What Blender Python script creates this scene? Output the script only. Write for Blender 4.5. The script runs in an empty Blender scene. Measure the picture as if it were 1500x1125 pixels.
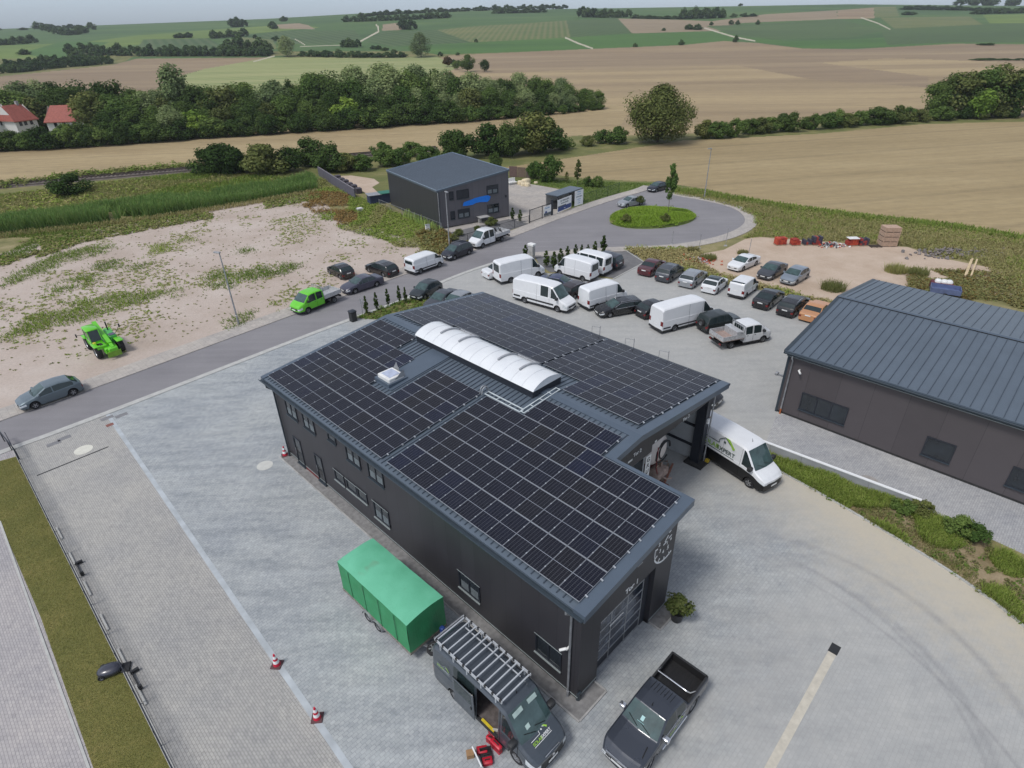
import bpy, math, random
import numpy as np
from mathutils import Vector, Matrix
sc = bpy.context.scene
col = sc.collection
rnd = random.Random(7)
R = math.radians
# ---------------------------------------------------------------- camera geometry (metres, z up, camera above the origin)
FPX, PIT, ROL, H = 878.0, 0.53377365, -0.02017557, 24.85
_c, _s, _cr, _sr = math.cos(PIT), math.sin(PIT), math.cos(ROL), math.sin(ROL)
_fw = np.array([0, _c, -_s]); _up = np.array([0, _s, _c]); _rt = np.array([1.0, 0, 0])
CR = _cr * _rt + _sr * _up
CU = -_sr * _rt + _cr * _up
def RAY(px, py):
    return (px - 750) / FPX * CR - (py - 562.5) / FPX * CU + _fw
def G(px, py, z=0.0):
    d = RAY(px, py); t = (z - H) / d[2]
    return Vector((d[0] * t, d[1] * t, z))
def PXY(P):
    P = np.asarray(P, float) - np.array([0, 0, H])
    d = P @ _fw
    return 750 + FPX * (P @ CR) / d, 562.5 - FPX * (P @ CU) / d
# ---------------------------------------------------------------- terrain height
_RX = np.array([-1.2, -.73, -.343, -.147, 0, .245, .49, .73, 1.2])
_RZ = np.array([44., 45, 53.7, 63, 61.5, 60, 59, 50, 48])
def TZ(x, y):
    x = np.asarray(x, float); y = np.asarray(y, float)
    a = np.clip((y - 240) / 360, 0, 1)
    low = 5.5 * a * a
    zr = np.interp(x / np.maximum(y, 1), _RX, _RZ)
    b = np.clip((y - 600) / 900, 0, 1)
    hill = 5.5 * np.where(y > 600, 1, 0) + (zr - 5.5) * (b * (1.35 - .35 * b)) / 1.0
    hill = hill + 1.6 * np.sin(x * .011 + 1) * np.sin(y * .009) * np.clip(b * 6, 0, 1) * np.clip((1 - b) * 5, 0, 1)
    z = np.where(y > 600, hill, low)
    return np.where(y > 1500, zr - (y - 1500) * .03, z)
def GT(px, py):
    """point of the terrain seen at photo pixel px, py"""
    d = RAY(px, py)
    y = 60.0; prev = y
    while y < 1700:
        t = y / d[1]; x = d[0] * t; z = H + d[2] * t
        if z <= float(TZ(x, y)):
            lo, hi = prev, y
            for _ in range(24):
                m = .5 * (lo + hi); t = m / d[1]
                if H + d[2] * t <= float(TZ(d[0] * t, m)): hi = m
                else: lo = m
            y = .5 * (lo + hi); break
        prev = y; y *= 1.02
    y = min(y, 1500)
    t = y / d[1]; x = d[0] * t
    return Vector((x, y, float(TZ(x, y))))
# ---------------------------------------------------------------- mesh builder
class MB:
    def __init__(s): s.v = []; s.f = []; s.m = []
    def add(s, vs, fs, mi=0, M=None):
        o = len(s.v)
        for p in vs:
            p = Vector(p)
            s.v.append(tuple(M @ p) if M is not None else tuple(p))
        for f in fs: s.f.append(tuple(i + o for i in f)); s.m.append(mi)
        return s
    def box(s, x0, x1, y0, y1, z0, z1, mi=0, M=None):
        vs = [(x0, y0, z0), (x1, y0, z0), (x1, y1, z0), (x0, y1, z0), (x0, y0, z1), (x1, y0, z1), (x1, y1, z1), (x0, y1, z1)]
        return s.add(vs, [(0, 3, 2, 1), (4, 5, 6, 7), (0, 1, 5, 4), (1, 2, 6, 5), (2, 3, 7, 6), (3, 0, 4, 7)], mi, M)
    def bbox(s, x0, x1, y0, y1, z0, z1, b=.03, mi=0, M=None):
        """box with bevelled vertical and top edges"""
        p = [(x0 + b, y0), (x1 - b, y0), (x1, y0 + b), (x1, y1 - b), (x1 - b, y1), (x0 + b, y1), (x0, y1 - b), (x0, y0 + b)]
        q = [(x0 + 2 * b, y0 + b), (x1 - 2 * b, y0 + b), (x1 - b, y0 + 2 * b), (x1 - b, y1 - 2 * b), (x1 - 2 * b, y1 - b), (x0 + 2 * b, y1 - b), (x0 + b, y1 - 2 * b), (x0 + b, y0 + 2 * b)]
        vs = [(a, c, z0) for a, c in p] + [(a, c, z1 - b) for a, c in p] + [(a, c, z1) for a, c in q]
        fs = [tuple(range(7, -1, -1)), tuple(range(16, 24))]
        for k in (0, 8):
            for i in range(8):
                j = (i + 1) % 8; fs.append((k + i, k + j, k + 8 + j, k + 8 + i))
        return s.add(vs, fs, mi, M)
    def quad(s, a, b, c, d, mi=0): return s.add([a, b, c, d], [(0, 1, 2, 3)], mi)
    def prism(s, poly, z0, z1, mi=0, M=None):
        n = len(poly)
        vs = [(p[0], p[1], z0 if len(p) < 3 else p[2] - z0) for p in poly] + [(p[0], p[1], z1 if len(p) < 3 else p[2] + z1) for p in poly]
        fs = [tuple(range(n - 1, -1, -1)), tuple(range(n, 2 * n))] + [(i, (i + 1) % n, n + (i + 1) % n, n + i) for i in range(n)]
        return s.add(vs, fs, mi, M)
    def bar(s, a, b, w, h, mi=0, M=None):
        a, b = Vector(a), Vector(b); d = b - a; L = d.length
        if L < 1e-6: return s
        x = d / L; up = Vector((0, 0, 1)) if abs(x.z) < .95 else Vector((1, 0, 0))
        y = up.cross(x).normalized(); z = x.cross(y)
        vs = [a + y * (i * w / 2) + z * (j * h / 2) for i, j in ((-1, -1), (1, -1), (1, 1), (-1, 1))]
        vs += [p + d for p in vs]
        return s.add(vs, [(3, 2, 1, 0), (4, 5, 6, 7), (0, 1, 5, 4), (1, 2, 6, 5), (2, 3, 7, 6), (3, 0, 4, 7)], mi, M)
    def tube(s, pts, r, n=8, mi=0, M=None, cap=True):
        pts = [Vector(p) for p in pts]; rs = r if isinstance(r, (list, tuple)) else [r] * len(pts)
        vs = []; N = len(pts)
        ref = None
        for i, p in enumerate(pts):
            t = (pts[min(i + 1, N - 1)] - pts[max(i - 1, 0)]).normalized()
            if ref is None: ref = Vector((0, 0, 1)) if abs(t.z) < .9 else Vector((1, 0, 0))
            x = ref.cross(t).normalized(); y = t.cross(x); ref = y if abs(t.z) >= .9 else Vector((0, 0, 1)) if abs(t.z) < .9 else y
            if abs(t.z) >= .9: ref = Vector((1, 0, 0)); x = ref.cross(t).normalized(); y = t.cross(x)
            for k in range(n):
                a = 2 * math.pi * k / n; vs.append(p + x * (rs[i] * math.cos(a)) + y * (rs[i] * math.sin(a)))
        fs = []
        for i in range(N - 1):
            for k in range(n):
                j = (k + 1) % n; fs.append((i * n + k, i * n + j, (i + 1) * n + j, (i + 1) * n + k))
        if cap: fs += [tuple(range(n - 1, -1, -1)), tuple(range((N - 1) * n, N * n))]
        return s.add(vs, fs, mi, M)
    def lathe(s, prof, n=16, mi=0, M=None, axis='z'):
        vs = []
        for r, z in prof:
            for k in range(n):
                a = 2 * math.pi * k / n
                vs.append((r * math.cos(a), r * math.sin(a), z) if axis == 'z' else (r * math.cos(a), z, r * math.sin(a)))
        fs = []
        for i in range(len(prof) - 1):
            for k in range(n):
                j = (k + 1) % n
                q = (i * n + k, i * n + j, (i + 1) * n + j, (i + 1) * n + k)
                fs.append(q if axis == 'z' else q[::-1])
        return s.add(vs, fs, mi, M)
    def build(s, name, mats, parent=None, smooth=None):
        me = bpy.data.meshes.new(name); me.from_pydata(s.v, [], s.f)
        mats = mats if isinstance(mats, (list, tuple)) else [mats]
        for m in mats: me.materials.append(m)
        if len(mats) > 1: me.polygons.foreach_set('material_index', s.m)
        me.validate(); me.update()
        if smooth:
            me.shade_smooth(); me.set_sharp_from_angle(angle=R(smooth))
        o = bpy.data.objects.new(name, me); col.objects.link(o)
        if parent is not None: o.parent = parent
        return o
def npmesh(name, V, Fq, mats, parent=None, mi=None):
    """quads from numpy arrays"""
    me = bpy.data.meshes.new(name); n = len(Fq); k = Fq.shape[1]
    me.vertices.add(len(V)); me.vertices.foreach_set('co', np.asarray(V, np.float32).ravel())
    me.loops.add(n * k); me.loops.foreach_set('vertex_index', np.asarray(Fq, np.int32).ravel())
    me.polygons.add(n); me.polygons.foreach_set('loop_start', np.arange(0, n * k, k, dtype=np.int32))
    for m in (mats if isinstance(mats, (list, tuple)) else [mats]): me.materials.append(m)
    if mi is not None: me.polygons.foreach_set('material_index', np.asarray(mi, np.int32))
    me.update(calc_edges=True)
    o = bpy.data.objects.new(name, me); col.objects.link(o)
    if parent is not None: o.parent = parent
    return o
def tag(o, label, cat, group=None, kind=None):
    if label: o['label'] = label
    if cat: o['category'] = cat
    if group: o['group'] = group
    if kind: o['kind'] = kind
    return o
def thing(name, label, cat, loc=(0, 0, 0), rz=0.0, group=None):
    o = bpy.data.objects.new(name, None); col.objects.link(o)
    o.location = loc; o.rotation_euler = (0, 0, rz); o.empty_display_size = .2
    return tag(o, label, cat, group)
def struct(o): o['kind'] = 'structure'; return o
def dup(root, loc, rz=0.0, sc_=(1, 1, 1), label=None, group=None):
    r = root.copy(); col.objects.link(r); r.location = loc; r.rotation_euler = (0, 0, rz); r.scale = sc_
    if label: r['label'] = label
    if group: r['group'] = group
    for ch in root.children:
        c = ch.copy(); col.objects.link(c); c.parent = r
        for g in ch.children:
            d = g.copy(); col.objects.link(d); d.parent = c
    return r
# ---------------------------------------------------------------- materials
def srgb(r, g, b):
    f = lambda c: (c / 12.92 if c <= .04045 else ((c + .055) / 1.055) ** 2.4)
    return tuple(f(c / 255) for c in (r, g, b))
class NT:
    def __init__(s, name):
        s.m = bpy.data.materials.new(name); s.m.use_nodes = True; s.t = s.m.node_tree; s.n = s.t.nodes; s.l = s.t.links
        s.b = s.n['Principled BSDF']
    def node(s, typ, **kw):
        n = s.n.new(typ)
        for k, v in kw.items(): setattr(n, k, v)
        return n
    def set(s, sock, v):
        if hasattr(v, 'is_linked'): s.l.new(v, sock)
        else: sock.default_value = v
    def pos(s, rot=0.0, scale=(1, 1, 1), obj=False):
        if obj: src = s.node('ShaderNodeTexCoord').outputs['Object']
        else: src = s.node('ShaderNodeNewGeometry').outputs['Position']
        m = s.node('ShaderNodeMapping'); s.l.new(src, m.inputs[0]); m.inputs['Rotation'].default_value = (0, 0, rot); m.inputs['Scale'].default_value = scale
        return m.outputs[0]
    def noise(s, vec, scale, detail=4, rough=.55):
        n = s.node('ShaderNodeTexNoise'); s.l.new(vec, n.inputs['Vector']); n.inputs['Scale'].default_value = scale; n.inputs['Detail'].default_value = detail; n.inputs['Roughness'].default_value = rough
        return n.outputs['Fac']
    def ramp(s, fac, stops, interp='LINEAR'):
        n = s.node('ShaderNodeValToRGB'); s.l.new(fac, n.inputs[0]); e = n.color_ramp.elements; n.color_ramp.interpolation = interp
        while len(e) > 1: e.remove(e[-1])
        e[0].position = stops[0][0]; e[0].color = (*stops[0][1], 1) if hasattr(stops[0][1], '__len__') else (stops[0][1],) * 3 + (1,)
        for p, c in stops[1:]:
            x = e.new(p); x.color = (*c, 1) if hasattr(c, '__len__') else (c,) * 3 + (1,)
        return n.outputs[0]
    def mix(s, fac, a, b, mode='MIX'):
        n = s.node('ShaderNodeMix', data_type='RGBA', blend_type=mode)
        s.set(n.inputs[0], fac)
        for k, v in ((6, a), (7, b)):
            s.set(n.inputs[k], v if hasattr(v, 'is_linked') else (*v, 1) if len(v) == 3 else v)
        return n.outputs[2]
    def math(s, op, a, b=0.0, c=None):
        n = s.node('ShaderNodeMath', operation=op); s.set(n.inputs[0], a); s.set(n.inputs[1], b)
        if c is not None: s.set(n.inputs[2], c)
        return n.outputs[0]
    def bump(s, h, strength=.3, dist=.02):
        n = s.node('ShaderNodeBump'); s.l.new(h, n.inputs['Height']); n.inputs['Strength'].default_value = strength; n.inputs['Distance'].default_value = dist
        s.l.new(n.outputs[0], s.b.inputs['Normal'])
    def done(s, colr=None, rough=.6, metal=0.0, spec=None, coat=None):
        if colr is not None: s.set(s.b.inputs['Base Color'], colr if hasattr(colr, 'is_linked') else (*colr, 1))
        s.set(s.b.inputs['Roughness'], rough); s.set(s.b.inputs['Metallic'], metal)
        if spec is not None: s.b.inputs['Specular IOR Level'].default_value = spec
        if coat is not None: s.b.inputs['Coat Weight'].default_value = coat; s.b.inputs['Coat Roughness'].default_value = .06
        return s.m
def plain(name, c, rough=.6, metal=0.0, var=.18, scale=3.0, coat=None, spec=None, obj=True):
    t = NT(name); p = t.pos(obj=obj)
    n = t.noise(p, scale, 5)
    c1 = tuple(x * (1 - var) for x in c); c2 = tuple(min(x * (1 + var), .95) for x in c)
    return t.done(t.ramp(n, [(.3, c1), (.7, c2)]), rough, metal, spec, coat)
def paint(name, c, rough=.32, metal=0.0):
    t = NT(name); p = t.pos(obj=True)
    n = t.noise(p, 2.2, 6, .65)
    d = t.ramp(n, [(.35, 1.0), (.8, .93)])
    cc = t.mix(1.0, c, d, 'MULTIPLY')
    rr = t.ramp(n, [(.3, rough), (.8, min(1, rough + .18))])
    return t.done(cc, rr, metal, coat=.6)
M = {}
M['glass'] = plain('vehicle_glass', (.022, .034, .036), .06, var=.15, spec=.6)
M['wscreen'] = plain('windscreen_glass', (.05, .085, .085), .07, var=.3, scale=2, spec=.6)
M['bglass'] = plain('window_glass', (.02, .026, .032), .05, var=.35, scale=1.2, spec=.7)
M['tyre'] = plain('tyre_rubber', (.018, .018, .02), .85)
M['rim'] = plain('alloy_rim', (.42, .43, .45), .35, .7)
M['steel'] = plain('steel_rim', (.12, .125, .13), .5, .4)
M['blackpl'] = plain('black_plastic', (.022, .023, .025), .6)
M['under'] = plain('underbody_black', (.008, .008, .009), .9)
M['lamp'] = plain('headlamp_lens', (.62, .66, .68), .12, coat=.5)
M['tail'] = plain('tail_lamp_lens', (.17, .010, .012), .2, coat=.4)
M['chrome'] = plain('chrome_trim', (.7, .71, .73), .18, .9, var=.05)
M['plate'] = plain('number_plate_white', (.72, .73, .72), .4)
M['alu'] = plain('aluminium_boards', (.5, .51, .52), .45, .35, var=.22, scale=5)
M['galv'] = plain('galvanised_steel', (.36, .37, .385), .5, .5, var=.25, scale=4)
M['whitepl'] = plain('white_plastic', (.72, .72, .7), .45, var=.1)
M['concrete'] = plain('concrete_grey', (.36, .355, .345), .85, var=.22, scale=1.5)
M['wood'] = plain('weathered_wood', (.30, .235, .165), .85, var=.3, scale=6)
M['red'] = plain('red_plastic', (.42, .02, .03), .4, var=.2)
M['blue'] = plain('blue_plastic', (.03, .07, .28), .4)
M['bark'] = plain('tree_bark', (.10, .08, .06), .9, var=.35, scale=5)
M['white'] = plain('white_lettering', (.78, .79, .79), .5, var=.04)
M['greenlet'] = plain('green_lettering', (.30, .52, .06), .5, var=.08)
# ================================================================ ground, roads, fields
YAW = R(-45.1627)                      # direction of the industrial estate's grid
BO = Vector((-15.99, 33.31, 0))        # main hall: back left roof corner on the ground
bu = Vector((math.cos(YAW), math.sin(YAW), 0)); bv = Vector((-math.sin(YAW), math.cos(YAW), 0))
def BL(a, b, z=0.0): return BO + bu * a + bv * b + Vector((0, 0, z))

def paver(name, c1, c2, mort, bw, bh, rot, streak=None, stain=None, extra=None):
    t = NT(name); p = t.pos(rot=rot)
    b = t.node('ShaderNodeTexBrick'); t.l.new(p, b.inputs['Vector'])
    b.inputs['Scale'].default_value = 1; b.inputs['Brick Width'].default_value = bw; b.inputs['Row Height'].default_value = bh
    b.inputs['Mortar Size'].default_value = .011; b.inputs['Mortar Smooth'].default_value = .3; b.inputs['Bias'].default_value = -.1
    b.inputs['Color1'].default_value = (*c1, 1); b.inputs['Color2'].default_value = (*c2, 1); b.inputs['Mortar'].default_value = (*mort, 1)
    c = b.outputs['Color']
    if streak:
        ps = t.pos(rot=rot, scale=(.35, 1.7, 1))
        n = t.noise(ps, .75, 4, .6)
        c = t.mix(1.0, c, t.ramp(n, [(.30, streak[0]), (.5, (1, 1, 1)), (.72, streak[1])]), 'MULTIPLY')
    g = t.pos(); n2 = t.noise(g, .22, 5, .65); n3 = t.noise(g, 3.5, 5, .7)
    c = t.mix(1.0, c, t.ramp(n2, [(.3, (.84, .85, .88)), (.7, (1.10, 1.08, 1.05))]), 'MULTIPLY')
    c = t.mix(.7, c, t.ramp(n3, [(.28, (.72, .72, .74)), (.5, (1, 1, 1)), (.75, (1.10, 1.10, 1.10))]), 'MULTIPLY')
    if stain:
        ns = t.noise(t.pos(rot=rot, scale=(.5, 1.4, 1)), 1.3, 3, .6)
        c = t.mix(t.ramp(ns, [(.70, 0), (.76, .55)]), c, stain)
    if extra: c = extra(t, c)
    t.bump(b.outputs['Fac'], .25, .01)
    t.b.inputs['Normal'].links and None
    return t.done(c, .85)
def soil(name, stops, scale, fine=9.0, extra=None, bump=.4, fstr=.6):
    t = NT(name); p = t.pos()
    n = t.noise(p, scale, 8, .62); f = t.noise(p, fine, 5, .7)
    c = t.ramp(n, stops)
    c = t.mix(fstr, c, t.ramp(f, [(.25, (.6, .6, .6)), (.5, (1, 1, 1)), (.75, (1.25, 1.25, 1.25))]), 'MULTIPLY')
    if extra: c = extra(t, c)
    t.bump(f, bump, .05)
    return t.done(c, .95)
def circ3(a, b, c):
    ax, ay, bx, by, cx, cy = a.x, a.y, b.x, b.y, c.x, c.y
    d = 2 * (ax * (by - cy) + bx * (cy - ay) + cx * (ay - by))
    ux = ((ax**2 + ay**2) * (by - cy) + (bx**2 + by**2) * (cy - ay) + (cx**2 + cy**2) * (ay - by)) / d
    uy = ((ax**2 + ay**2) * (cx - bx) + (bx**2 + by**2) * (ax - cx) + (cx**2 + cy**2) * (bx - ax)) / d
    return ux, uy, math.hypot(ax - ux, ay - uy)
ARCS = [(circ3(G(1338.7, 880), G(1441, 971), G(1500, 1047)), .13), (circ3(G(1265, 880), G(1397, 1006), G(1459, 1123)), .13),
        (circ3(G(1290, 905), G(1385, 1010), G(1440, 1110)), .07), (circ3(G(1180, 850), G(1380, 1000), G(1480, 1110)), .06)]
def yard_extra(t, c):
    g = t.node('ShaderNodeNewGeometry').outputs['Position']
    wob = t.noise(t.pos(), .5, 3)
    near = t.noise(t.pos(), 1.6, 4, .7)
    s = t.node('ShaderNodeSeparateXYZ'); t.l.new(g, s.inputs[0])
    # pale sand washed in along the verge (distance to the verge line)
    a, b = G(1140, 690), G(1500, 915); d = (b - a).normalized(); nx, ny = d.y, -d.x
    dist = t.math('ADD', t.math('MULTIPLY', s.outputs[0], nx), t.math('MULTIPLY', s.outputs[1], ny))
    dist = t.math('ADD', dist, -(a.x * nx + a.y * ny))
    dist = t.math('ADD', t.math('ABSOLUTE', dist), t.math('MULTIPLY', t.math('SUBTRACT', near, .5), 6.0))
    xr = t.math('ADD', s.outputs[0], 0.0)
    m = t.ramp(t.math('MULTIPLY', dist, .09), [(.03, .85), (.50, 0)])
    mx = t.ramp(t.math('MULTIPLY', t.math('ADD', s.outputs[0], -11.0), .09), [(0, 0), (.75, 1)])
    my = t.ramp(t.math('MULTIPLY', s.outputs[1], .02), [(.60, 1), (.72, 0)])
    # dust: the driven yard before and right of the hall is paler and warmer
    dl = lambda a, o: t.math('ADD', t.math('ADD', t.math('MULTIPLY', s.outputs[0], a.x), t.math('MULTIPLY', s.outputs[1], a.y)), -(o.x * a.x + o.y * a.y))
    uu, vv = dl(bu, BO), dl(bv, BO)
    k2 = t.math('MAXIMUM', t.math('ADD', uu, -26.0), t.math('ADD', vv, -13.0))
    k2 = t.ramp(t.math('ADD', t.math('MULTIPLY', k2, .1), t.math('MULTIPLY', t.math('SUBTRACT', wob, .5), .8)), [(0, 0), (.55, .62)])
    c = t.mix(k2, c, t.ramp(t.noise(t.pos(), .9, 6, .7), [(.3, srgb(163, 162, 158)), (.55, srgb(172, 170, 165)), (.75, srgb(180, 177, 170))]))
    c = t.mix(t.math('MULTIPLY', t.math('MULTIPLY', m, mx), my), c, srgb(188, 179, 160))
    for (ux, uy, rr), w in ARCS:
        v = t.node('ShaderNodeVectorMath', operation='DISTANCE'); t.l.new(g, v.inputs[0]); v.inputs[1].default_value = (ux, uy, 0)
        q = t.math('ABSOLUTE', t.math('SUBTRACT', v.outputs['Value'], rr))
        q = t.math('ADD', q, t.math('MULTIPLY', t.math('SUBTRACT', wob, .5), .12))
        k = t.math('MULTIPLY', t.ramp(q, [(w * .4, .36), (w * 2.4, 0)]), t.math('MULTIPLY', t.math('MULTIPLY', mx, my), t.ramp(near, [(.3, .45), (.65, 1)])))
        c = t.mix(k, c, srgb(118, 118, 120))
    return c
yr = -YAW + R(90)                      # paver rows run across the hall
MG = {}
MG['yard'] = paver('grey_block_paving', srgb(156, 161, 163), srgb(170, 174, 175), srgb(142, 146, 147), .24, .16, yr, ((.78, .80, .82), (1.14, 1.14, 1.135)), srgb(104, 107, 110), yard_extra)
MG['drive'] = paver('warm_block_paving', srgb(162, 161, 157), srgb(174, 172, 167), srgb(136, 135, 132), .22, .11, -YAW, None, None)
MG['outer'] = paver('pink_grey_block_paving', srgb(166, 162, 162), srgb(178, 174, 172), srgb(140, 137, 137), .22, .11, -YAW, None, None)
MG['court'] = paver('pale_block_paving', srgb(162, 163, 164), srgb(176, 176, 176), srgb(144, 145, 146), .20, .12, yr, ((.90, .905, .91), (1.07, 1.07, 1.06)), None)
MG['pave'] = paver('pavement_slabs', srgb(168, 162, 155), srgb(180, 174, 166), srgb(146, 141, 136), .5, .5, -YAW, None, None)
MG['kerb'] = plain('kerb_concrete', srgb(176, 176, 172), .85, var=.12, scale=2, obj=False)
def asph_extra(t, c):
    n = t.noise(t.pos(rot=-YAW - R(92), scale=(.06, 1.2, 1)), 1.0, 4, .6)
    return t.mix(.8, c, t.ramp(n, [(.3, (.92, .92, .92)), (.7, (1.08, 1.08, 1.08))]), 'MULTIPLY')
MG['asphalt'] = soil('road_asphalt', [(.3, srgb(122, 120, 123)), (.7, srgb(136, 134, 136))], .12, 14, asph_extra, .15, .3)
MG['darkasph'] = soil('dark_gravel', [(.3, srgb(96, 96, 98)), (.7, srgb(120, 119, 119))], .8, 16, None, .3, .7)
def lot_extra(t, c):
    p = t.pos(); n = t.noise(p, .42, 6, .7); n2 = t.noise(p, 2.2, 6, .75)
    c = t.mix(t.ramp(n2, [(.58, 0), (.66, .6)]), c, srgb(164, 148, 128))
    c = t.mix(t.ramp(t.noise(p, 5.5, 5, .8), [(.63, 0), (.68, .7)]), c, srgb(128, 122, 92))
    return t.mix(t.ramp(n, [(.60, 0), (.70, .55)]), c, srgb(150, 146, 118))
MG['lot'] = soil('pink_gravel_soil', [(.3, srgb(166, 151, 138)), (.5, srgb(179, 165, 154)), (.7, srgb(188, 176, 166))], .16, 4.5, lot_extra, .5, .45)
def dirt_extra(t, c):
    p = t.pos(); n = t.noise(p, .5, 6, .7)
    return t.mix(t.ramp(n, [(.62, 0), (.72, .45)]), c, srgb(140, 130, 96))
MG['dirt'] = soil('beige_sand_soil', [(.3, srgb(172, 152, 132)), (.7, srgb(192, 174, 156))], .3, 6, dirt_extra, .4, .4)
MG['weedy'] = soil('weedy_soil', [(.3, srgb(104, 104, 62)), (.5, srgb(128, 122, 80)), (.7, srgb(152, 140, 104))], .35, 5, None, .5, .7)
MG['verge'] = soil('verge_earth', [(.3, srgb(112, 100, 68)), (.5, srgb(142, 126, 98)), (.7, srgb(166, 150, 124))], .5, 7, None, .5, .6)
MG['lawn'] = soil('mown_lawn', [(.3, srgb(96, 98, 48)), (.55, srgb(116, 112, 60)), (.72, srgb(136, 124, 76))], .5, 7, None, .5, .5)
MG['grass'] = soil('rough_grass', [(.3, srgb(78, 96, 40)), (.6, srgb(98, 112, 52)), (.75, srgb(128, 126, 70))], .4, 5, None, .5, .6)
MG['ballast'] = soil('railway_ballast', [(.3, srgb(92, 84, 80)), (.7, srgb(126, 116, 108))], .6, 8, None, .4, .6)

def fieldm(name, stops, rot, stretch, scale, fine=2.0, fstr=.35, stripe=None, tram=None):
    t = NT(name); p = t.pos(rot=rot, scale=(stretch, 1, 1)); n = t.noise(p, scale, 6, .6)
    c = t.ramp(n, [(p_, tuple(v * .88 for v in q_)) for p_, q_ in stops])
    f = t.noise(t.pos(rot=rot, scale=(.35, 1, 1)), fine, 5, .75)
    c = t.mix(fstr, c, t.ramp(f, [(.28, (.62, .62, .6)), (.5, (1, 1, 1)), (.72, (1.3, 1.3, 1.3))]), 'MULTIPLY')
    if stripe:
        per, srot, dark, amt = stripe
        w = t.node('ShaderNodeTexWave', wave_type='BANDS', bands_direction='X'); t.l.new(t.pos(rot=srot), w.inputs['Vector'])
        w.inputs['Scale'].default_value = 6.283 / per / 20 * 1.0; w.inputs['Distortion'].default_value = .4; w.inputs['Detail'].default_value = 2; w.inputs['Detail Scale'].default_value = .02
        c = t.mix(t.math('MULTIPLY', w.outputs['Fac'], amt), c, dark)
    for per, lo, hi, amt in ((tram, .975, .995, .16), (3.1 if tram else None, .3, .9, .07)):
        if per:
            w = t.node('ShaderNodeTexWave', wave_type='BANDS', bands_direction='Y'); t.l.new(t.pos(rot=rot), w.inputs['Vector']); w.inputs['Scale'].default_value = 6.283 / per / 20; w.inputs['Distortion'].default_value = .25; w.inputs['Detail'].default_value = 2; w.inputs['Detail Scale'].default_value = .01
            c = t.mix(t.math('MULTIPLY', t.ramp(w.outputs['Fac'], [(lo, 0), (hi, 1)]), amt), c, (.06, .05, .03))
    t.bump(f, .3, .2)
    return t.done(c, .95)
S = srgb
MF = {
 'stubble_field': fieldm('stubble', [(.3, S(150, 130, 94)), (.5, S(168, 148, 110)), (.7, S(180, 160, 120))], R(-9), .25, .05, .9, .55, tram=16),
 'harvested_field': fieldm('harvested', [(.3, S(146, 126, 96)), (.42, S(156, 136, 104)), (.55, S(172, 151, 114)), (.7, S(178, 157, 118))], R(14), .10, .022, .5, .42, tram=24),
 'ploughed_field': fieldm('ploughed', [(.3, S(136, 116, 92)), (.5, S(150, 130, 102)), (.7, S(164, 144, 112))], R(6), .12, .03, .3, .3, tram=24),
 'tan_field': fieldm('tan_field', [(.3, S(146, 128, 92)), (.5, S(162, 143, 105)), (.7, S(174, 155, 116))], R(-14), .22, .06, 1.1, .5, tram=18),
 'hay_meadow': fieldm('hay_meadow', [(.3, S(116, 132, 76)), (.5, S(140, 148, 92)), (.7, S(158, 158, 108))], R(20), .12, .05, .4, .3, (14, R(62), S(168, 166, 116), .35)),
 'vineyard': fieldm('vineyard', [(.3, S(64, 92, 44)), (.5, S(78, 108, 50)), (.7, S(98, 122, 58))], R(15), .4, .012, .12, .5, (9, R(75), S(54, 82, 50), .55)),
 'dark_vineyard': fieldm('dark_vineyard', [(.3, S(54, 82, 40)), (.6, S(68, 96, 46)), (.75, S(86, 110, 52))], R(15), .3, .012, .12, .5, (10, R(-28), S(104, 112, 78), .4)),
 'striped_vineyard': fieldm('striped_vineyard', [(.35, S(74, 100, 48)), (.65, S(110, 118, 66))], R(15), .4, .02, .2, .4, (6.5, R(4), S(132, 122, 88), .45)),
 'bright_vineyard': fieldm('bright_vineyard', [(.3, S(62, 96, 38)), (.6, S(76, 112, 44)), (.75, S(100, 126, 56))], R(5), .1, .03, .12, .4, (8, R(84), S(66, 100, 50), .4)),
 'fallow_field': fieldm('fallow', [(.3, S(136, 122, 98)), (.7, S(158, 140, 114))], R(8), .2, .02, .15, .4),
 'hill_meadow': fieldm('hill_meadow', [(.3, S(90, 114, 50)), (.6, S(110, 130, 58)), (.75, S(136, 140, 76))], R(10), .3, .02, .12, .4),
 'farm_track': fieldm('farm_track', [(.3, S(176, 168, 146)), (.7, S(198, 190, 168))], 0, 1, .1, .5, .2),
 'meadow': fieldm('meadow', [(.3, S(90, 100, 48)), (.5, S(112, 114, 62)), (.7, S(142, 132, 88))], 0, .8, .12, 1.6, .7),
}
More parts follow.
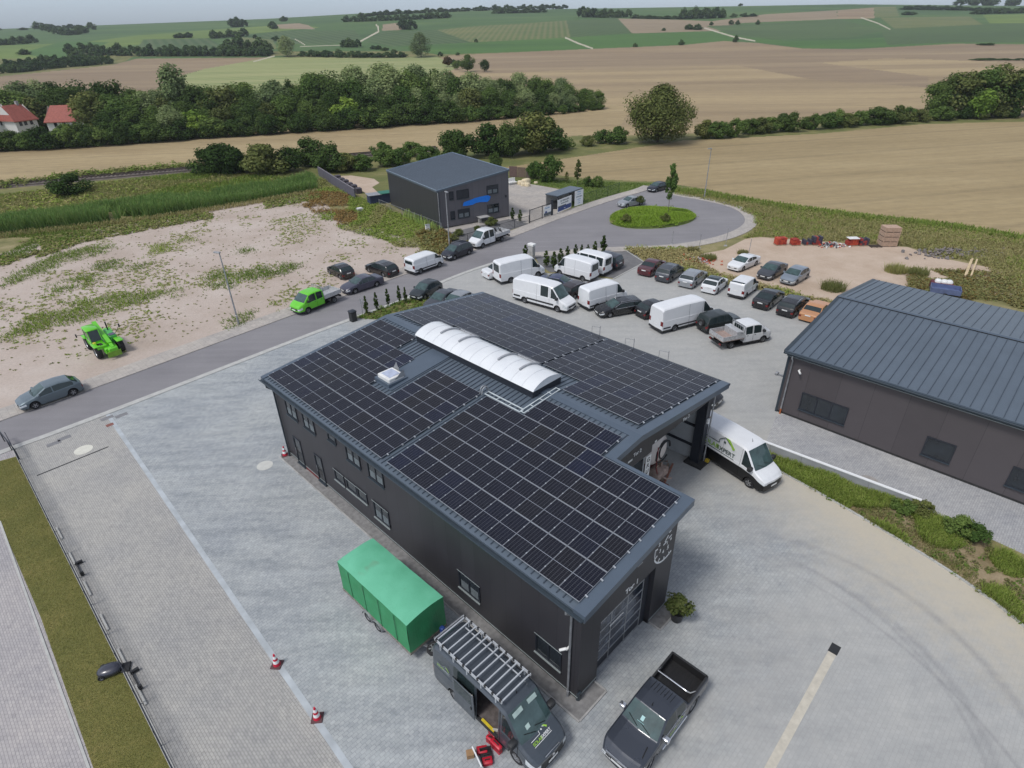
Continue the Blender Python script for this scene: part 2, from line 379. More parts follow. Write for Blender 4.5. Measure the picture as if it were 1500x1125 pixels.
# regions of the land, as outlined in the photograph; each is laid on the terrain
REG = [
 ('vineyard', [(-400, 75), (-400, -60), (1900, -60), (1900, 75)]),
 ('hill_meadow', [(-400, 68), (30, 66), (120, 62), (200, 52), (330, 42), (420, 36), (470, 40), (300, 56), (160, 70), (90, 84), (-400, 96)]),
 ('bright_vineyard', [(30, 78), (95, 60), (160, 62), (140, 70), (100, 90)]),
 ('dark_vineyard', [(200, 72), (210, 58), (305, 56), (330, 70), (322, 78), (205, 78)]),
 ('dark_vineyard', [(370, 56), (400, 46), (520, 44), (530, 58), (480, 66), (380, 62)]),
 ('striped_vineyard', [(330, 60), (350, 54), (400, 58), (405, 72), (340, 74)]),
 ('fallow_field', [(405, 36), (438, 34), (452, 37), (462, 43), (410, 42)]),
 ('fallow_field', [(560, 36), (586, 33), (590, 44), (560, 45)]),
 ('dark_vineyard', [(535, 62), (562, 46), (690, 42), (700, 62), (578, 68)]),
 ('striped_vineyard', [(640, 44), (700, 38), (760, 35), (830, 30), (836, 55), (690, 62)]),
 ('dark_vineyard', [(830, 30), (905, 26), (926, 48), (836, 55)]),
 ('bright_vineyard', [(578, 68), (700, 62), (830, 55), (866, 71), (790, 75), (640, 80)]),
 ('bright_vineyard', [(832, 55), (930, 49), (1080, 44), (1076, 61), (1000, 66), (868, 71)]),
 ('fallow_field', [(905, 27), (1000, 29), (1040, 31), (1075, 36), (1060, 45), (926, 49)]),
 ('fallow_field', [(1005, 36), (1120, 21), (1225, 15), (1228, 28), (1100, 33), (1010, 39)]),
 ('ploughed_field', [(1226, 15), (1280, 11), (1281, 27), (1228, 28)]),
 ('striped_vineyard', [(1280, 10), (1312, 10), (1318, 24), (1282, 26)]),
 ('dark_vineyard', [(1034, 38), (1100, 36), (1230, 29), (1300, 44), (1250, 55), (1140, 58), (1070, 50)]),
 ('bright_vineyard', [(1078, 54), (1150, 60), (1250, 58), (1400, 48), (1500, 34), (1900, 20), (1900, 66), (1500, 63), (1400, 63), (1250, 71), (1180, 71), (1110, 62)]),
 ('dark_vineyard', [(1290, 44), (1340, 36), (1500, 34), (1900, 26), (1900, 60), (1500, 62), (1400, 62), (1300, 66)]),
 ('striped_vineyard', [(1290, 26), (1420, 24), (1440, 36), (1310, 42)]),
 ('hill_meadow', [(1440, 22), (1900, 14), (1900, 30), (1450, 34)]),
 ('vineyard', [(195, 83), (420, 82), (412, 88), (180, 92)]),
 ('harvested_field', [(560, 105), (650, 88), (660, 81), (790, 75), (1000, 66), (1060, 60), (1110, 63), (1175, 71), (1250, 72), (1400, 64), (1500, 65), (1900, 62), (1900, 185), (1500, 172), (1350, 168), (1180, 180), (1030, 195), (880, 200), (700, 190)]),
 ('ploughed_field', [(600, 95), (660, 81), (790, 75), (1000, 66), (1060, 60), (1110, 63), (1175, 71), (1250, 72), (1400, 64), (1500, 65), (1900, 62), (1900, 100), (1500, 92), (1300, 85), (1200, 92), (1360, 112), (1360, 128), (1200, 118), (1080, 96), (900, 100), (700, 108)]),
 ('ploughed_field', [(-400, 150), (0, 112), (60, 106), (165, 95), (200, 86), (400, 84), (300, 101), (250, 115), (200, 150), (0, 190), (-400, 240)]),
 ('hay_meadow', [(240, 150), (250, 116), (300, 101), (395, 84), (640, 83), (672, 98), (600, 130), (480, 160)]),
 ('stubble_field', [(-400, 262), (0, 214), (200, 200), (450, 186), (700, 170), (890, 152), (925, 158), (905, 192), (780, 206), (640, 221), (500, 232), (300, 245), (0, 266), (-400, 300)]),
 ('tan_field', [(735, 246), (830, 232), (1000, 206), (1200, 196), (1350, 182), (1500, 178), (1900, 172), (1900, 420), (1500, 348), (1400, 327), (1250, 311), (1130, 296), (1030, 276), (960, 266), (860, 262)]),
]
TRACKS = [([(552, 36), (555, 46), (540, 54), (527, 61)], 3.0), ([(828, 55), (846, 63), (868, 71)], 3.2), ([(1032, 41), (1075, 54), (1106, 60)], 3.0), ([(1262, 26), (1286, 34), (1304, 43)], 2.4),
          ([(372, 90), (402, 82)], 2.5), ([(432, 57), (447, 66)], 1.6), ([(655, 83), (676, 96)], 2.2), ([(440, 68), (500, 66)], 1.2)]
def inpoly(px, py, poly):
    r = np.zeros(px.shape, bool); n = len(poly); j = n - 1
    for i in range(n):
        xi, yi = poly[i]; xj, yj = poly[j]
        c = ((yi > py) != (yj > py)) & (px < (xj - xi) * (py - yi) / ((yj - yi) or 1e-9) + xi)
        r ^= c; j = i
    return r
def terrain():
    ys = [110.0]
    while ys[-1] < 1500:                                  # rows about one picture line apart
        y = ys[-1]; step = y * y / 29443 * .9 if y < 560 else max(2.2, y * y / 29443 * .11)
        ys.append(y + min(step, 14))
    ys += [1520, 1600, 1700, 1900]
    ts = np.concatenate([[-4, -2.5, -1.8, -1.4], np.linspace(-1.12, 1.12, 1150), [1.4, 1.8, 2.5, 4]])
    Y, T = np.meshgrid(np.array(ys), ts, indexing='ij'); X = T * Y; Z = TZ(X, Y)
    nr, nc = Y.shape
    V = np.stack([X, Y, Z], -1).reshape(-1, 3)
    idx = np.arange(nr * nc).reshape(nr, nc)
    Fq = np.stack([idx[:-1, :-1], idx[:-1, 1:], idx[1:, 1:], idx[1:, :-1]], -1).reshape(-1, 4)
    C = V[Fq].mean(1)
    px, py = PXY(C)
    names = ['meadow']; reg = np.zeros(len(Fq), int)
    for nm, poly in REG:
        if nm not in names: names.append(nm)
        reg[inpoly(px, py, poly)] = names.index(nm)
    names.append('farm_track')
    for pts, w in TRACKS:
        for a, b in zip(pts, pts[1:]):
            d = np.array(b, float) - a; L2 = d @ d
            k = np.clip(((px - a[0]) * d[0] + (py - a[1]) * d[1]) / L2, 0, 1)
            q = np.hypot(px - a[0] - k * d[0], py - a[1] - k * d[1]); reg[q < w / 2.9] = names.index('farm_track')
    for i, nm in enumerate(names):
        sel = Fq[reg == i]
        if not len(sel): continue
        used, inv = np.unique(sel.ravel(), return_inverse=True)
        o = npmesh(nm if nm != 'meadow' else 'terrain', V[used], inv.reshape(-1, 4), MF[nm]); struct(o)
        o.data.shade_smooth()
terrain()
def sheet(name, pts, z, mat, stuff=False):
    """flat sheet; pts are photo pixels (tuples) or ground points (Vectors)"""
    P = [(G(*p) if not isinstance(p, Vector) else p) for p in pts]
    me = bpy.data.meshes.new(name); me.from_pydata([(p.x, p.y, z) for p in P], [], [tuple(range(len(P)))])
    me.materials.append(mat); me.update()
    if me.polygons[0].normal.z < 0: me.flip_normals()
    o = bpy.data.objects.new(name, me); col.objects.link(o); return struct(o)
mb = MB(); mb.quad((-460, -60, 0), (460, -60, 0), (460, 110, 0), (-460, 110, 0)); struct(mb.build('ground', MG['weedy']))
def smoothline(pts, k=3):
    P = [G(*p) for p in pts]
    for _ in range(k):
        Q = [P[0]]
        for a, b in zip(P, P[1:]): Q += [a.lerp(b, .25), a.lerp(b, .75)]
        P = Q + [P[-1]]
    return P
# outlines of the road
top_edge = [(-260, 718), (0, 617), (120, 576), (250, 528), (432, 461), (540, 421), (653, 382), (748, 349), (806, 325.8), (855, 308), (906, 290.6), (944, 280.6), (958, 274)]
bot_edge = [(-260, 765), (0, 660), (80, 632), (260, 563), (450, 489.5), (514, 466), (589, 438.7), (636, 416), (680, 398), (727, 382.7), (755, 374), (787, 369.9), (851, 365), (915, 361.7), (960, 360.5), (1000, 357.3), (1047, 348.5), (1077, 338), (1093, 326), (1088, 313.3), (1068, 302), (1024, 292.5), (989, 287), (972, 281), (975, 274)]
TE, BE = smoothline(top_edge, 2), smoothline(bot_edge, 2)
sheet('dirt_lot', [(-260, 712), (0, 611), (120, 570), (250, 522), (432, 457), (540, 417), (653, 378), (600, 352), (560, 338), (520, 330), (492, 318), (480, 300), (452, 284), (405, 282), (300, 306), (180, 328), (90, 345), (0, 372), (-260, 420)], .004, MG['lot'])
sheet('road', TE + BE[::-1], .012, MG['asphalt'])
def band(name, line, w, z0, z1, mat, side=1):
    """raised strip beside a line"""
    mb = MB(); P = line; N = len(P); off = []
    for i in range(N):
        t = (P[min(i + 1, N - 1)] - P[max(i - 1, 0)]); t.normalize(); off.append(P[i] + Vector((-t.y, t.x, 0)) * w * side)
    for i in range(N - 1):
        a, b, c, d = P[i], P[i + 1], off[i + 1], off[i]
        if side < 0: a, b, c, d = b, a, d, c
        vs = [(p.x, p.y, z1) for p in (a, b, c, d)] + [(p.x, p.y, z0) for p in (a, b, c, d)]
        mb.add(vs, [(0, 1, 2, 3), (0, 4, 5, 1), (2, 6, 7, 3)])
    return struct(mb.build(name, mat))
band('pavement', TE, 2.1, 0, .07, MG['pave'], 1)
i0 = min(range(len(BE)), key=lambda i: (BE[i] - G(720, 384)).length)
band('kerb', BE[:i0 + 1], .55, 0, .05, MG['kerb'], -1)
band('pavement', BE[i0:], 1.75, 0, .07, MG['pave'], -1)
# paved yard of the hall and its car park
yard = [(157, 606), (260, 566), (450, 493), (590, 441), (680, 400.5), (727, 386), (745, 381), (770, 380), (800, 398), (860, 402), (900, 409), (944, 384.5), (1000, 410), (1060, 431), (1112, 424), (1188, 443), (1290, 480), (1420, 560)]
yard = [(157, 606), (260, 566), (450, 493), (590, 441), (680, 400.5), (727, 386), (772, 386), (800, 400), (900, 409), (944, 384.5), (1010, 404), (1062, 418), (1112, 426), (1188, 443), (1300, 490)]
ver = smoothline([(1110, 672), (1140, 690), (1200, 722), (1300, 781), (1400, 842), (1500, 915), (1640, 1050), (1760, 1250)], 2)
sheet('yard', [G(*p) for p in yard] + [Vector((44, 44, 0)), Vector((19.4, 36.6, 0)), G(1117, 660)] + ver[6:] + [Vector((20, -12, 0)), Vector((14, -12, 0)), G(640, 1300), G(509, 1122), G(310, 858)], .008, MG['yard'])
dl0, dl1 = G(157, 606), G(509, 1122); dd = (dl1 - dl0).normalized()
dl1 = dl1 + dd * 18
fen0, fen1 = G(17, 652), G(250, 1120); fd = (fen1 - fen0).normalized(); fen1 = fen1 + fd * 14
kb0 = G(70, 637)
sheet('driveway', [fen0 + fd * .3, G(70, 637), G(157, 604), dl1, fen1], .010, MG['drive'])
lawn_b = [G(0, 764), G(60, 905), G(135, 1120)]
ld = (lawn_b[2] - lawn_b[1]).normalized()
sheet('lawn', [G(-60, 692), fen0 + fd * 1.9, fen1, lawn_b[2] + ld * 14, lawn_b[2], lawn_b[1], lawn_b[0], G(-60, 730)], .014, MG['lawn'])
sheet('pavement', [G(-160, 720), lawn_b[0], lawn_b[1], lawn_b[2], lawn_b[2] + ld * 14, Vector((-40, -6, 0)), Vector((-60, 14, 0))], .009, MG['outer'])
sheet('pavement', [G(-160, 722), G(0, 662), G(20, 653), G(24, 676), G(-60, 690)], .011, MG['outer'])
def strip(name, a, b, w, z0, z1, mat):
    d = (b - a).normalized(); n = Vector((-d.y, d.x, 0)) * w / 2
    mb = MB(); mb.prism([(p.x, p.y) for p in (a - n, b - n, b + n, a + n)], z0, z1); return struct(mb.build(name, mat))
strip('kerb', lawn_b[0], lawn_b[2] + ld * 14, .10, 0, .045, MG['kerb'])
strip('drain_channel', dl0, dl1, .27, .009, .016, plain('channel_concrete', S(172, 178, 182), .8, var=.16, scale=1.2, obj=False))
strip('drain_channel', G(54, 697), G(159, 654.5), .12, .011, .017, M['blackpl'])
strip('drain_channel', G(1219, 957), G(1129, 1123) + (G(1129, 1123) - G(1219, 957)) * .5, .34, .009, .018, plain('slot_drain_concrete', S(190, 184, 170), .8, var=.12, obj=False))
strip('drain_channel', G(1225.5, 945), G(1219, 957), .40, .009, .020, M['blackpl'])
fe = [G(*p) for p in [(960, 266), (1030, 276), (1130, 296), (1250, 311), (1400, 327), (1500, 348), (1900, 420)]]
k_ = next(i for i, p in enumerate(fe) if p.y < 110); a_, b_ = fe[k_ - 1], fe[k_]
sheet('tan_field', [a_.lerp(b_, (a_.y - 110) / (a_.y - b_.y))] + fe[k_:] + [Vector((400, 70, 0)), Vector((400, 110, 0))], .005, MF['tan_field'])
# gravel bed, car park edge, dirt areas
sheet('gravel_bed', [(783, 375), (800, 371.5), (850, 370), (915, 366), (930, 372), (944, 384), (900, 408), (860, 400), (806, 399), (790, 388)], .010, MG['darkasph'])
strip('kerb', G(898, 409), G(944, 384.5), .14, 0, .05, MG['kerb'])
strip('kerb', G(915, 366), G(944, 384.5), .12, 0, .05, MG['kerb'])
for a, b in zip(yard[9:], yard[10:]): strip('kerb', G(*a), G(*b), .14, 0, .06, MG['kerb'])
sheet('sand_lot', [(1010, 375), (1060, 366), (1092, 350), (1110, 347), (1180, 352), (1250, 357), (1330, 362), (1370, 376), (1450, 392), (1500, 406), (1500, 440), (1420, 430), (1330, 430), (1290, 455), (1190, 436), (1110, 418), (1062, 408), (1020, 398), (985, 385)], .005, MG['dirt'])
sheet('courtyard', [Vector((22, 40, 0)), Vector((17.5, 38, 0)), Vector((15.4, 33.6, 0)), G(1117, 657), G(1345, 741), G(1500, 812), G(1700, 930), G(2400, 1500), Vector((38, 18, 0)), Vector((34.5, 24, 0))], .006, MG['court'])
mbv = MB(); n = len(ver)
for a, b in zip(ver, ver[1:]): mbv.bar((a.x, a.y, .04), (b.x, b.y, .04), .12, .1)
struct(mbv.build('kerb', MG['kerb']))
# grounds of the far house
sheet('forecourt', [(742, 338), (776, 327), (810, 315), (835, 305), (830, 285), (818, 277), (770, 268), (744, 271), (700, 285), (646, 338), (660, 350)], .006, MG['pave'])
sheet('lawn', [(744, 266), (770, 262), (960, 268), (930, 277), (856, 299), (838, 305), (832, 284), (820, 276), (772, 269)], .008, MG['grass'])
sheet('gravel_bed', [(656, 358), (648, 343), (745, 321), (752, 322), (775, 328), (745, 338), (735, 341)], .014, MG['darkasph'])
sheet('sand_lot', [(490, 258), (515, 257), (548, 262), (556, 268), (545, 274), (556, 284), (566, 298), (545, 290), (520, 272)], .006, MG['dirt'])
# traffic island
ic = (G(891, 328) + G(1020, 317.7) + G(960, 303) + G(948, 336)) / 4
def island():
    a = G(891, 328); b = G(1020, 317.7); mb = MB()
    P = [G(891, 327), (G(896, 316)), G(915, 309), G(940, 305), G(968, 303), G(1000, 306), G(1018, 313), G(1020, 321), G(1005, 329), G(975, 334), G(945, 336), G(912, 334)]
    for _ in range(2):
        Q = []
        for i in range(len(P)): a, b = P[i], P[(i + 1) % len(P)]; Q += [a.lerp(b, .25), a.lerp(b, .75)]
        P = Q
    N = len(P); rings = [(1.0, .0), (.97, .12), (.8, .35), (.5, .6), (.2, .7)]
    vs = [(*(ic.lerp(p, s).xy), h + (.06 * math.sin(p.x * 3) if 0 < h else 0)) for s, h in rings for p in P] + [(ic.x, ic.y, .72)]
    fs = [(r * N + i, r * N + (i + 1) % N, (r + 1) * N + (i + 1) % N, (r + 1) * N + i) for r in range(4) for i in range(N)]
    fs += [(4 * N + i, 4 * N + (i + 1) % N, 5 * N) for i in range(N)]
    mb.add(vs, fs); o = struct(mb.build('traffic_island', MG['grass'], smooth=60)); return P
ISL = island()
# railway
def railway():
    a, b = G(-160, 287), G(640, 218.5); d = (b - a).normalized(); n = Vector((-d.y, d.x, 0)); a = a - d * 120
    r = thing('railway_track', 'single railway track on dark ballast between the reeds and the stubble field', 'railway', a, math.atan2(d.y, d.x)); L = (b - a).length
    mb = MB(); mb.prism([(0, -2.6), (L, -2.6), (L, 2.6), (0, 2.6)], 0, .05); mb.prism([(0, -1.7), (L, -1.7), (L, 1.7), (0, 1.7)], .05, .35); mb.build('ballast', MG['ballast'], r)
    for s in (-1, 1): MB().box(0, L, s * .75 - .06, s * .75 + .06, .48, .66).build('rail', plain('rusty_rail', (.07, .05, .04), .5, .4), r)
    mb = MB()
    for i in range(int(L / .8)): mb.box(i * .8, i * .8 + .26, -1.25, 1.25, .35, .48)
    mb.build('sleepers', plain('sleepers', (.13, .11, .10), .9), r)['kind'] = 'stuff'
railway()
# ================================================================ buildings
def cladding(name, c, seam_w, vert=True, rough=.5):
    """panel cladding: faint panel joints and slight differences from panel to panel"""
    t = NT(name); tc = t.node('ShaderNodeTexCoord'); s = t.node('ShaderNodeSeparateXYZ'); t.l.new(tc.outputs['Object'], s.inputs[0])
    sx = t.math('ADD', s.outputs[0], s.outputs[1])
    q = t.math('DIVIDE', sx, seam_w); fr = t.math('FRACT', q)
    line = t.math('LESS_THAN', t.math('MINIMUM', fr, t.math('SUBTRACT', 1.0, fr)), .012 / seam_w)
    w = t.node('ShaderNodeTexWhiteNoise', noise_dimensions='1D'); t.l.new(t.math('FLOOR', q), w.inputs['W'])
    n = t.noise(t.pos(obj=True), .8, 5, .6)
    v = t.math('ADD', t.math('MULTIPLY', w.outputs['Value'], .14), t.math('MULTIPLY', n, .2))
    cc = t.ramp(v, [(.05, tuple(x * .88 for x in c)), (.3, tuple(x * 1.12 for x in c))])
    cc = t.mix(line, cc, tuple(x * .55 for x in c))
    return t.done(cc, rough, spec=.5)
M['clad'] = cladding('anthracite_cladding', S(53, 52, 56), 1.0)
M['clad2'] = cladding('taupe_grey_cladding', S(80, 75, 77), 2.05)
M['clad3'] = cladding('grey_cladding', S(92, 90, 95), 1.0)
M['clad4'] = cladding('dark_cladding', S(55, 56, 59), .33)
M['roofm'] = plain('bluegrey_roof_sheet', S(92, 103, 114), .42, .15, var=.07, scale=.6)
M['roofd'] = plain('bluegrey_flashing', S(86, 98, 111), .38, .15, var=.06, scale=1.0)
M['seam'] = plain('roof_seam', S(58, 68, 80), .5, .1, var=.05)
M['gutter'] = plain('dark_gutter', S(62, 72, 80), .35, .3, var=.08)
M['trim'] = plain('pale_drip_edge', S(150, 158, 158), .5, .3, var=.05)
M['frame'] = plain('dark_window_frame', S(40, 44, 52), .45, var=.08)
M['dark'] = plain('dark_void', (.012, .012, .013), .9)
M['plinth'] = plain('dark_plinth', (.03, .03, .03), .8)
def text(body, size, mat, parent, Mx, ext=.004, name='lettering', align='CENTER'):
    cu = bpy.data.curves.new(name, 'FONT'); cu.body = body; cu.size = size; cu.extrude = ext; cu.align_x = align; cu.offset = size * .018
    cu.materials.append(mat); tmp = bpy.data.objects.new(name, cu); col.objects.link(tmp)
    bpy.context.view_layer.update()
    me = bpy.data.meshes.new_from_object(tmp.evaluated_get(bpy.context.evaluated_depsgraph_get()))
    col.objects.unlink(tmp); bpy.data.objects.remove(tmp)
    me.name = name
    o = bpy.data.objects.new(name, me); col.objects.link(o)
    if parent is not None: o.parent = parent
    o.matrix_local = Mx; return o
def basis(x, y, z, o):
    m = Matrix.Identity(4)
    for i, a in enumerate((x, y, z)):
        for k in range(3): m[k][i] = a[k]
    for k in range(3): m[k][3] = o[k]
    return m
def window(root, org, ax, nrm, x0, x1, z0, z1, panes=2, name='window', blind=0, depth=.10, curtain=False, trim=False):
    """window in a wall: org + ax * x, outward normal nrm"""
    ax, nrm, org = Vector(ax), Vector(nrm), Vector(org); Mx = basis(ax, nrm, Vector((0, 0, 1)), org)
    if ax.cross(nrm).z < 0: Mx = basis(ax, nrm, Vector((0, 0, 1)), org)
    f = .075; mb = MB()
    mb.box(x0, x1, -.02, .055, z0, z0 + f, 0, Mx); mb.box(x0, x1, -.02, .055, z1 - f, z1, 0, Mx)
    mb.box(x0, x0 + f, -.02, .055, z0 + f, z1 - f, 0, Mx); mb.box(x1 - f, x1, -.02, .055, z0 + f, z1 - f, 0, Mx)
    w = (x1 - x0 - 2 * f) / panes
    for i in range(1, panes): mb.box(x0 + f + w * i - f * .6, x0 + f + w * i + f * .6, -.02, .045, z0 + f, z1 - f, 0, Mx)
    mb.box(x0 - .03, x1 + .03, .055, .12, z0 - .04, z0 + .01, 1, Mx)
    if trim: mb.box(x0 - .05, x1 + .05, .055, .075, z1, z1 + .03, 1, Mx)
    o = mb.build(name, [M['frame'], M['gutter'] if not trim else M['trim']], root)
    p = MB(); p.box(x0 + f, x1 - f, .004, .012, z0 + f, z1 - f, 0, Mx); p.build('pane', M['bglass'], o)
    if blind:
        b = MB(); b.box(x0 + f, x1 - f, .013, .03, z1 - f - blind, z1 - f, 0, Mx); b.build('blind', M['frame'], o)
    if curtain:
        b = MB()
        for i in range(panes):
            a = x0 + f + w * i + w * .12; b.box(a, a + w * .76, .0135, .016, z0 + f + .03, z0 + f + (z1 - z0) * .45, 0, Mx)
        b.build('curtain', plain('grey_curtain', S(104, 112, 116), .7), o)
    return o
X, Yv, Z = Vector((1, 0, 0)), Vector((0, 1, 0)), Vector((0, 0, 1))
# ---------------------------------------------------------------- main hall
L1, L2, VR, ZR, VE, VS, EZ = 26.25, 22.02, 9.81, 1.037, 19.3, 7.61, 6.05
def roofz(v): return EZ + (ZR * v / VR if v <= VR else ZR * (VE - v) / (VE - VR) + .0)
hall = thing('warehouse', 'anthracite clad warehouse with solar panels and a white barrel skylight on its blue grey roof', 'warehouse', BO, YAW)
def main_hall():
    r = hall; T = .30
    W0, WB, WF, WR, WF2 = .34, .55, L1 - .36, VE - .5, L2 - .62   # wall planes
    # walls
    def wall(pts, name, mat, th=.0): pass
    mb = MB()
    # left long wall
    mb.quad((WB, W0, .28), (WF, W0, .28), (WF, W0, EZ - .12), (WB, W0, EZ - .12))
    mb.build('wall', M['clad'], r)
    mb = MB(); zt = lambda v: roofz(v) - T
    # front gable of the projecting bay, with the gate opening
    g0, g1, gz = 1.66, 5.72, 3.90
    yl, yr_ = W0, VS - .42
    mb.add([(WF, yl, .28), (WF, g0, .28), (WF, g0, zt(g0)), (WF, yl, zt(yl))], [(0, 1, 2, 3)])
    mb.add([(WF, g0, gz), (WF, g1, gz), (WF, g1, zt(g1)), (WF, g0, zt(g0))], [(0, 1, 2, 3)])
    mb.add([(WF, g1, .28), (WF, yr_, .28), (WF, yr_, zt(yr_)), (WF, g1, zt(g1))], [(0, 1, 2, 3)])
    # return wall of the bay towards the canopy
    mb.quad((WF, yr_, .0), (WF2 - 6, yr_, .0), (WF2 - 6, yr_, zt(yr_)), (WF, yr_, zt(yr_)))
    # reveal of the gate
    mb.quad((WF, g0, .02), (WF - .35, g0, .02), (WF - .35, g0, gz), (WF, g0, gz)); mb.quad((WF - .35, g1, .02), (WF, g1, .02), (WF, g1, gz), (WF - .35, g1, gz)); mb.quad((WF - .35, g0, gz), (WF - .35, g1, gz), (WF, g1, gz), (WF, g0, gz))
    mb.build('wall', M['clad'], r)
    # fascia above the open bay and the long right wall, back wall
    mb = MB(); b0, b1 = yr_ + .02, WR; zo = 5.0
    ys = [b0, VR, b1]
    mb.add([(WF2, b0, 4.55), (WF2, 12.1, 4.55), (WF2, 12.1, zo), (WF2, b1, zo), (WF2, b1, zt(b1)), (WF2, VR, zt(VR)), (WF2, b0, zt(b0))], [(0, 1, 2, 3, 4, 5, 6)])
    mb.quad((WF2, b0, zo), (WF2, b1, zo), (WF2 - .25, b1, zo), (WF2 - .25, b0, zo))
    # pier with a doorway left of the bay
    mb.quad((WF2, b0, .02), (WF2, 8.9, .02), (WF2, 8.9, 4.55), (WF2, b0, 4.55))
    mb.build('wall', M['clad'], r)
    mb = MB(); mb.quad((WF2 - .02, WR, .02), (WB, WR, .02), (WB, WR, zt(WR)), (WF2 - .02, WR, zt(WR)))
    mb.add([(WB, W0, .02), (WB, WR, .02), (WB, WR, zt(WR)), (WB, VR, zt(VR)), (WB, W0, zt(W0))], [(4, 3, 2, 1, 0)])
    mb.build('wall', M['clad'], r)
    # inside of the bay
    mb = MB(); iw = plain('interior_panel_wall', S(172, 176, 178), .6, var=.06)
    xi = WF2 - 7.5
    mb.quad((xi, b0, .02), (xi, WR - .2, .02), (xi, WR - .2, zo + .6), (xi, b0, zo + .6)); mb.quad((xi, WR - .2, .02), (WF2 - .02, WR - .2, .02), (WF2 - .02, WR - .2, zo + .3), (xi, WR - .2, zo + .3))
    mb.quad((xi, b0, zo + .6), (xi, WR - .2, zo + .6), (WF2 - .26, WR - .2, zo + .6), (WF2 - .26, b0, zo + .6))
    mb.quad((WF2 - .02, 8.9, .02), (xi, 9.0, .02), (xi, 9.0, zo + .5), (WF2 - .02, 8.9, zo + .5))
    mb.box(xi, WF2 - .4, 12.0, 12.15, .02, zo + .5)
    mb.build('inner_wall', iw, r)
    mb = MB()
    for z in (1.2, 2.7, 4.1): mb.bar((xi, WR - .27, z), (WF2 - .3, WR - .27, z), .12, .14)
    mb.bar((WF2 - 3.6, WR - .3, 0), (WF2 - 3.6, WR - .3, zo + .4), .2, .2)
    mb.build('wall_rail', M['frame'], r)
    # plinth and drip edges
    mb = MB(); mb.box(WB, WF, W0 + .06, W0 + .3, 0, .28); mb.box(WF - .3, WF - .06, W0 + .06, g0, 0, .28); mb.box(WF - .3, WF - .06, g1, yr_ - .06, 0, .28); mb.build('plinth', M['plinth'], r)
    mb = MB(); mb.box(WB, WF + .03, W0 - .03, W0 + .05, .255, .285); mb.box(WF - .02, WF + .03, W0, g0, .255, .285); mb.box(WF - .02, WF + .03, g1, yr_, .255, .285); mb.build('drip_edge', M['trim'], r)
    # splash strip of setts and kerb round the foot
    mb = MB(); mb.prism([(WB - .2, W0 - .62), (WF + .62, W0 - .62), (WF + .62, g0 - .1), (WF - .06, g0 - .1), (WF - .06, W0 + .06), (WB - .2, W0 + .06)], 0, .03)
    mb.prism([(WF - .06, g1 + .12), (WF + .62, g1 + .12), (WF + .62, yr_ + .1), (WF - .06, yr_ + .1)], 0, .03); mb.build('gravel_strip', plain('setts_grey', S(126, 125, 124), .85, var=.25, scale=4), r)
    mb = MB(); mb.bar((WB - .2, W0 - .65, .03), (WF + .65, W0 - .65, .03), .08, .08); mb.bar((WF + .65, W0 - .6, .03), (WF + .65, g0 - .1, .03), .08, .08); mb.bar((WF + .65, g1 + .1, .03), (WF + .65, yr_ + .1, .03), .08, .08)
    mb.bar((WF, g1 + .1, .03), (WF + .61, g1 + .1, .03), .08, .08); mb.bar((WF, g0 - .1, .03), (WF + .61, g0 - .1, .03), .08, .08)
    mb.build('kerb_edge', M['concrete'], r)
    # roof: two slabs
    left = [(0, 0), (L1, 0), (L1, VS), (L2, VS), (L2, VR), (0, VR)]; right = [(0, VR), (L2, VR), (L2, VE), (0, VE)]
    mb = MB()
    for poly in (left, right):
        n = len(poly); vs = [(a, b, roofz(b)) for a, b in poly] + [(a, b, roofz(b) - T) for a, b in poly]
        mb.add(vs, [tuple(range(n)), tuple(range(2 * n - 1, n - 1, -1))], 0)
        for i in range(n):
            j = (i + 1) % n
            if abs(poly[i][1] - VR) < 1e-6 and abs(poly[j][1] - VR) < 1e-6: continue
            mb.add([vs[i], vs[j], vs[n + j], vs[n + i]], [(3, 2, 1, 0)], 0)
    pit = .3345
    for i in range(1, int(L1 / pit)):
        a = i * pit
        v1 = VS - .25 if a > L2 - .4 else VR - .30
        if a < L1 - .4: mb.bar((a, .12, roofz(.12) + .012), (a, v1, roofz(v1) + .012), .045, .05, 1)
        if a < L2 - .4: mb.bar((a, VR + .30, roofz(VR + .3) + .012), (a, VE - .08, roofz(VE - .08) + .012), .045, .05, 1)
    mb.build('roof', [M['roofm'], M['seam']], r)
    # flashings: back and front verges, step, ridge
    mb = MB(); e = .05
    def flash(a0, a1, v0, v1):
        vs = [(a, v, roofz(v) + e) for a, v in ((a0, v0), (a1, v0), (a1, v1), (a0, v1))]; lo = [(x, y, z - .36) for x, y, z in vs]
        mb.add(vs + lo, [(0, 1, 2, 3), (0, 4, 5, 1), (1, 5, 6, 2), (2, 6, 7, 3), (3, 7, 4, 0)])
    flash(-.03, .34, -.02, VR); flash(-.03, .34, VR, VE + .02)
    flash(L1 - .52, L1 + .03, -.02, VS + .03); flash(L2 - .5, L2 + .03, VS + .42, VR); flash(L2 - .5, L2 + .03, VR, VE + .02)
    flash(L2 - .5, L1 - .52, VS - .17, VS + .03); flash(L2 - .5, L2 + .03, VS + .03, VS + .42)
    flash(.34, L2 - .5, VR - .36, VR); flash(.34, L2 - .5, VR, VR + .36)
    mb.build('verge_flashing', M['roofd'], r)
    # flat sheet tray between skylight and hatch
    mb = MB()
    vs = [(a, v, roofz(v) + .055) for a, v in ((6.52, 4.25), (8.22, 4.25), (8.22, VR - .36), (6.52, VR - .36))]; mb.add(vs + [(x, y, z - .06) for x, y, z in vs], [(0, 1, 2, 3), (0, 4, 5, 1), (1, 5, 6, 2), (3, 7, 4, 0)])
    mb.build('flat_tray', M['roofd'], r)
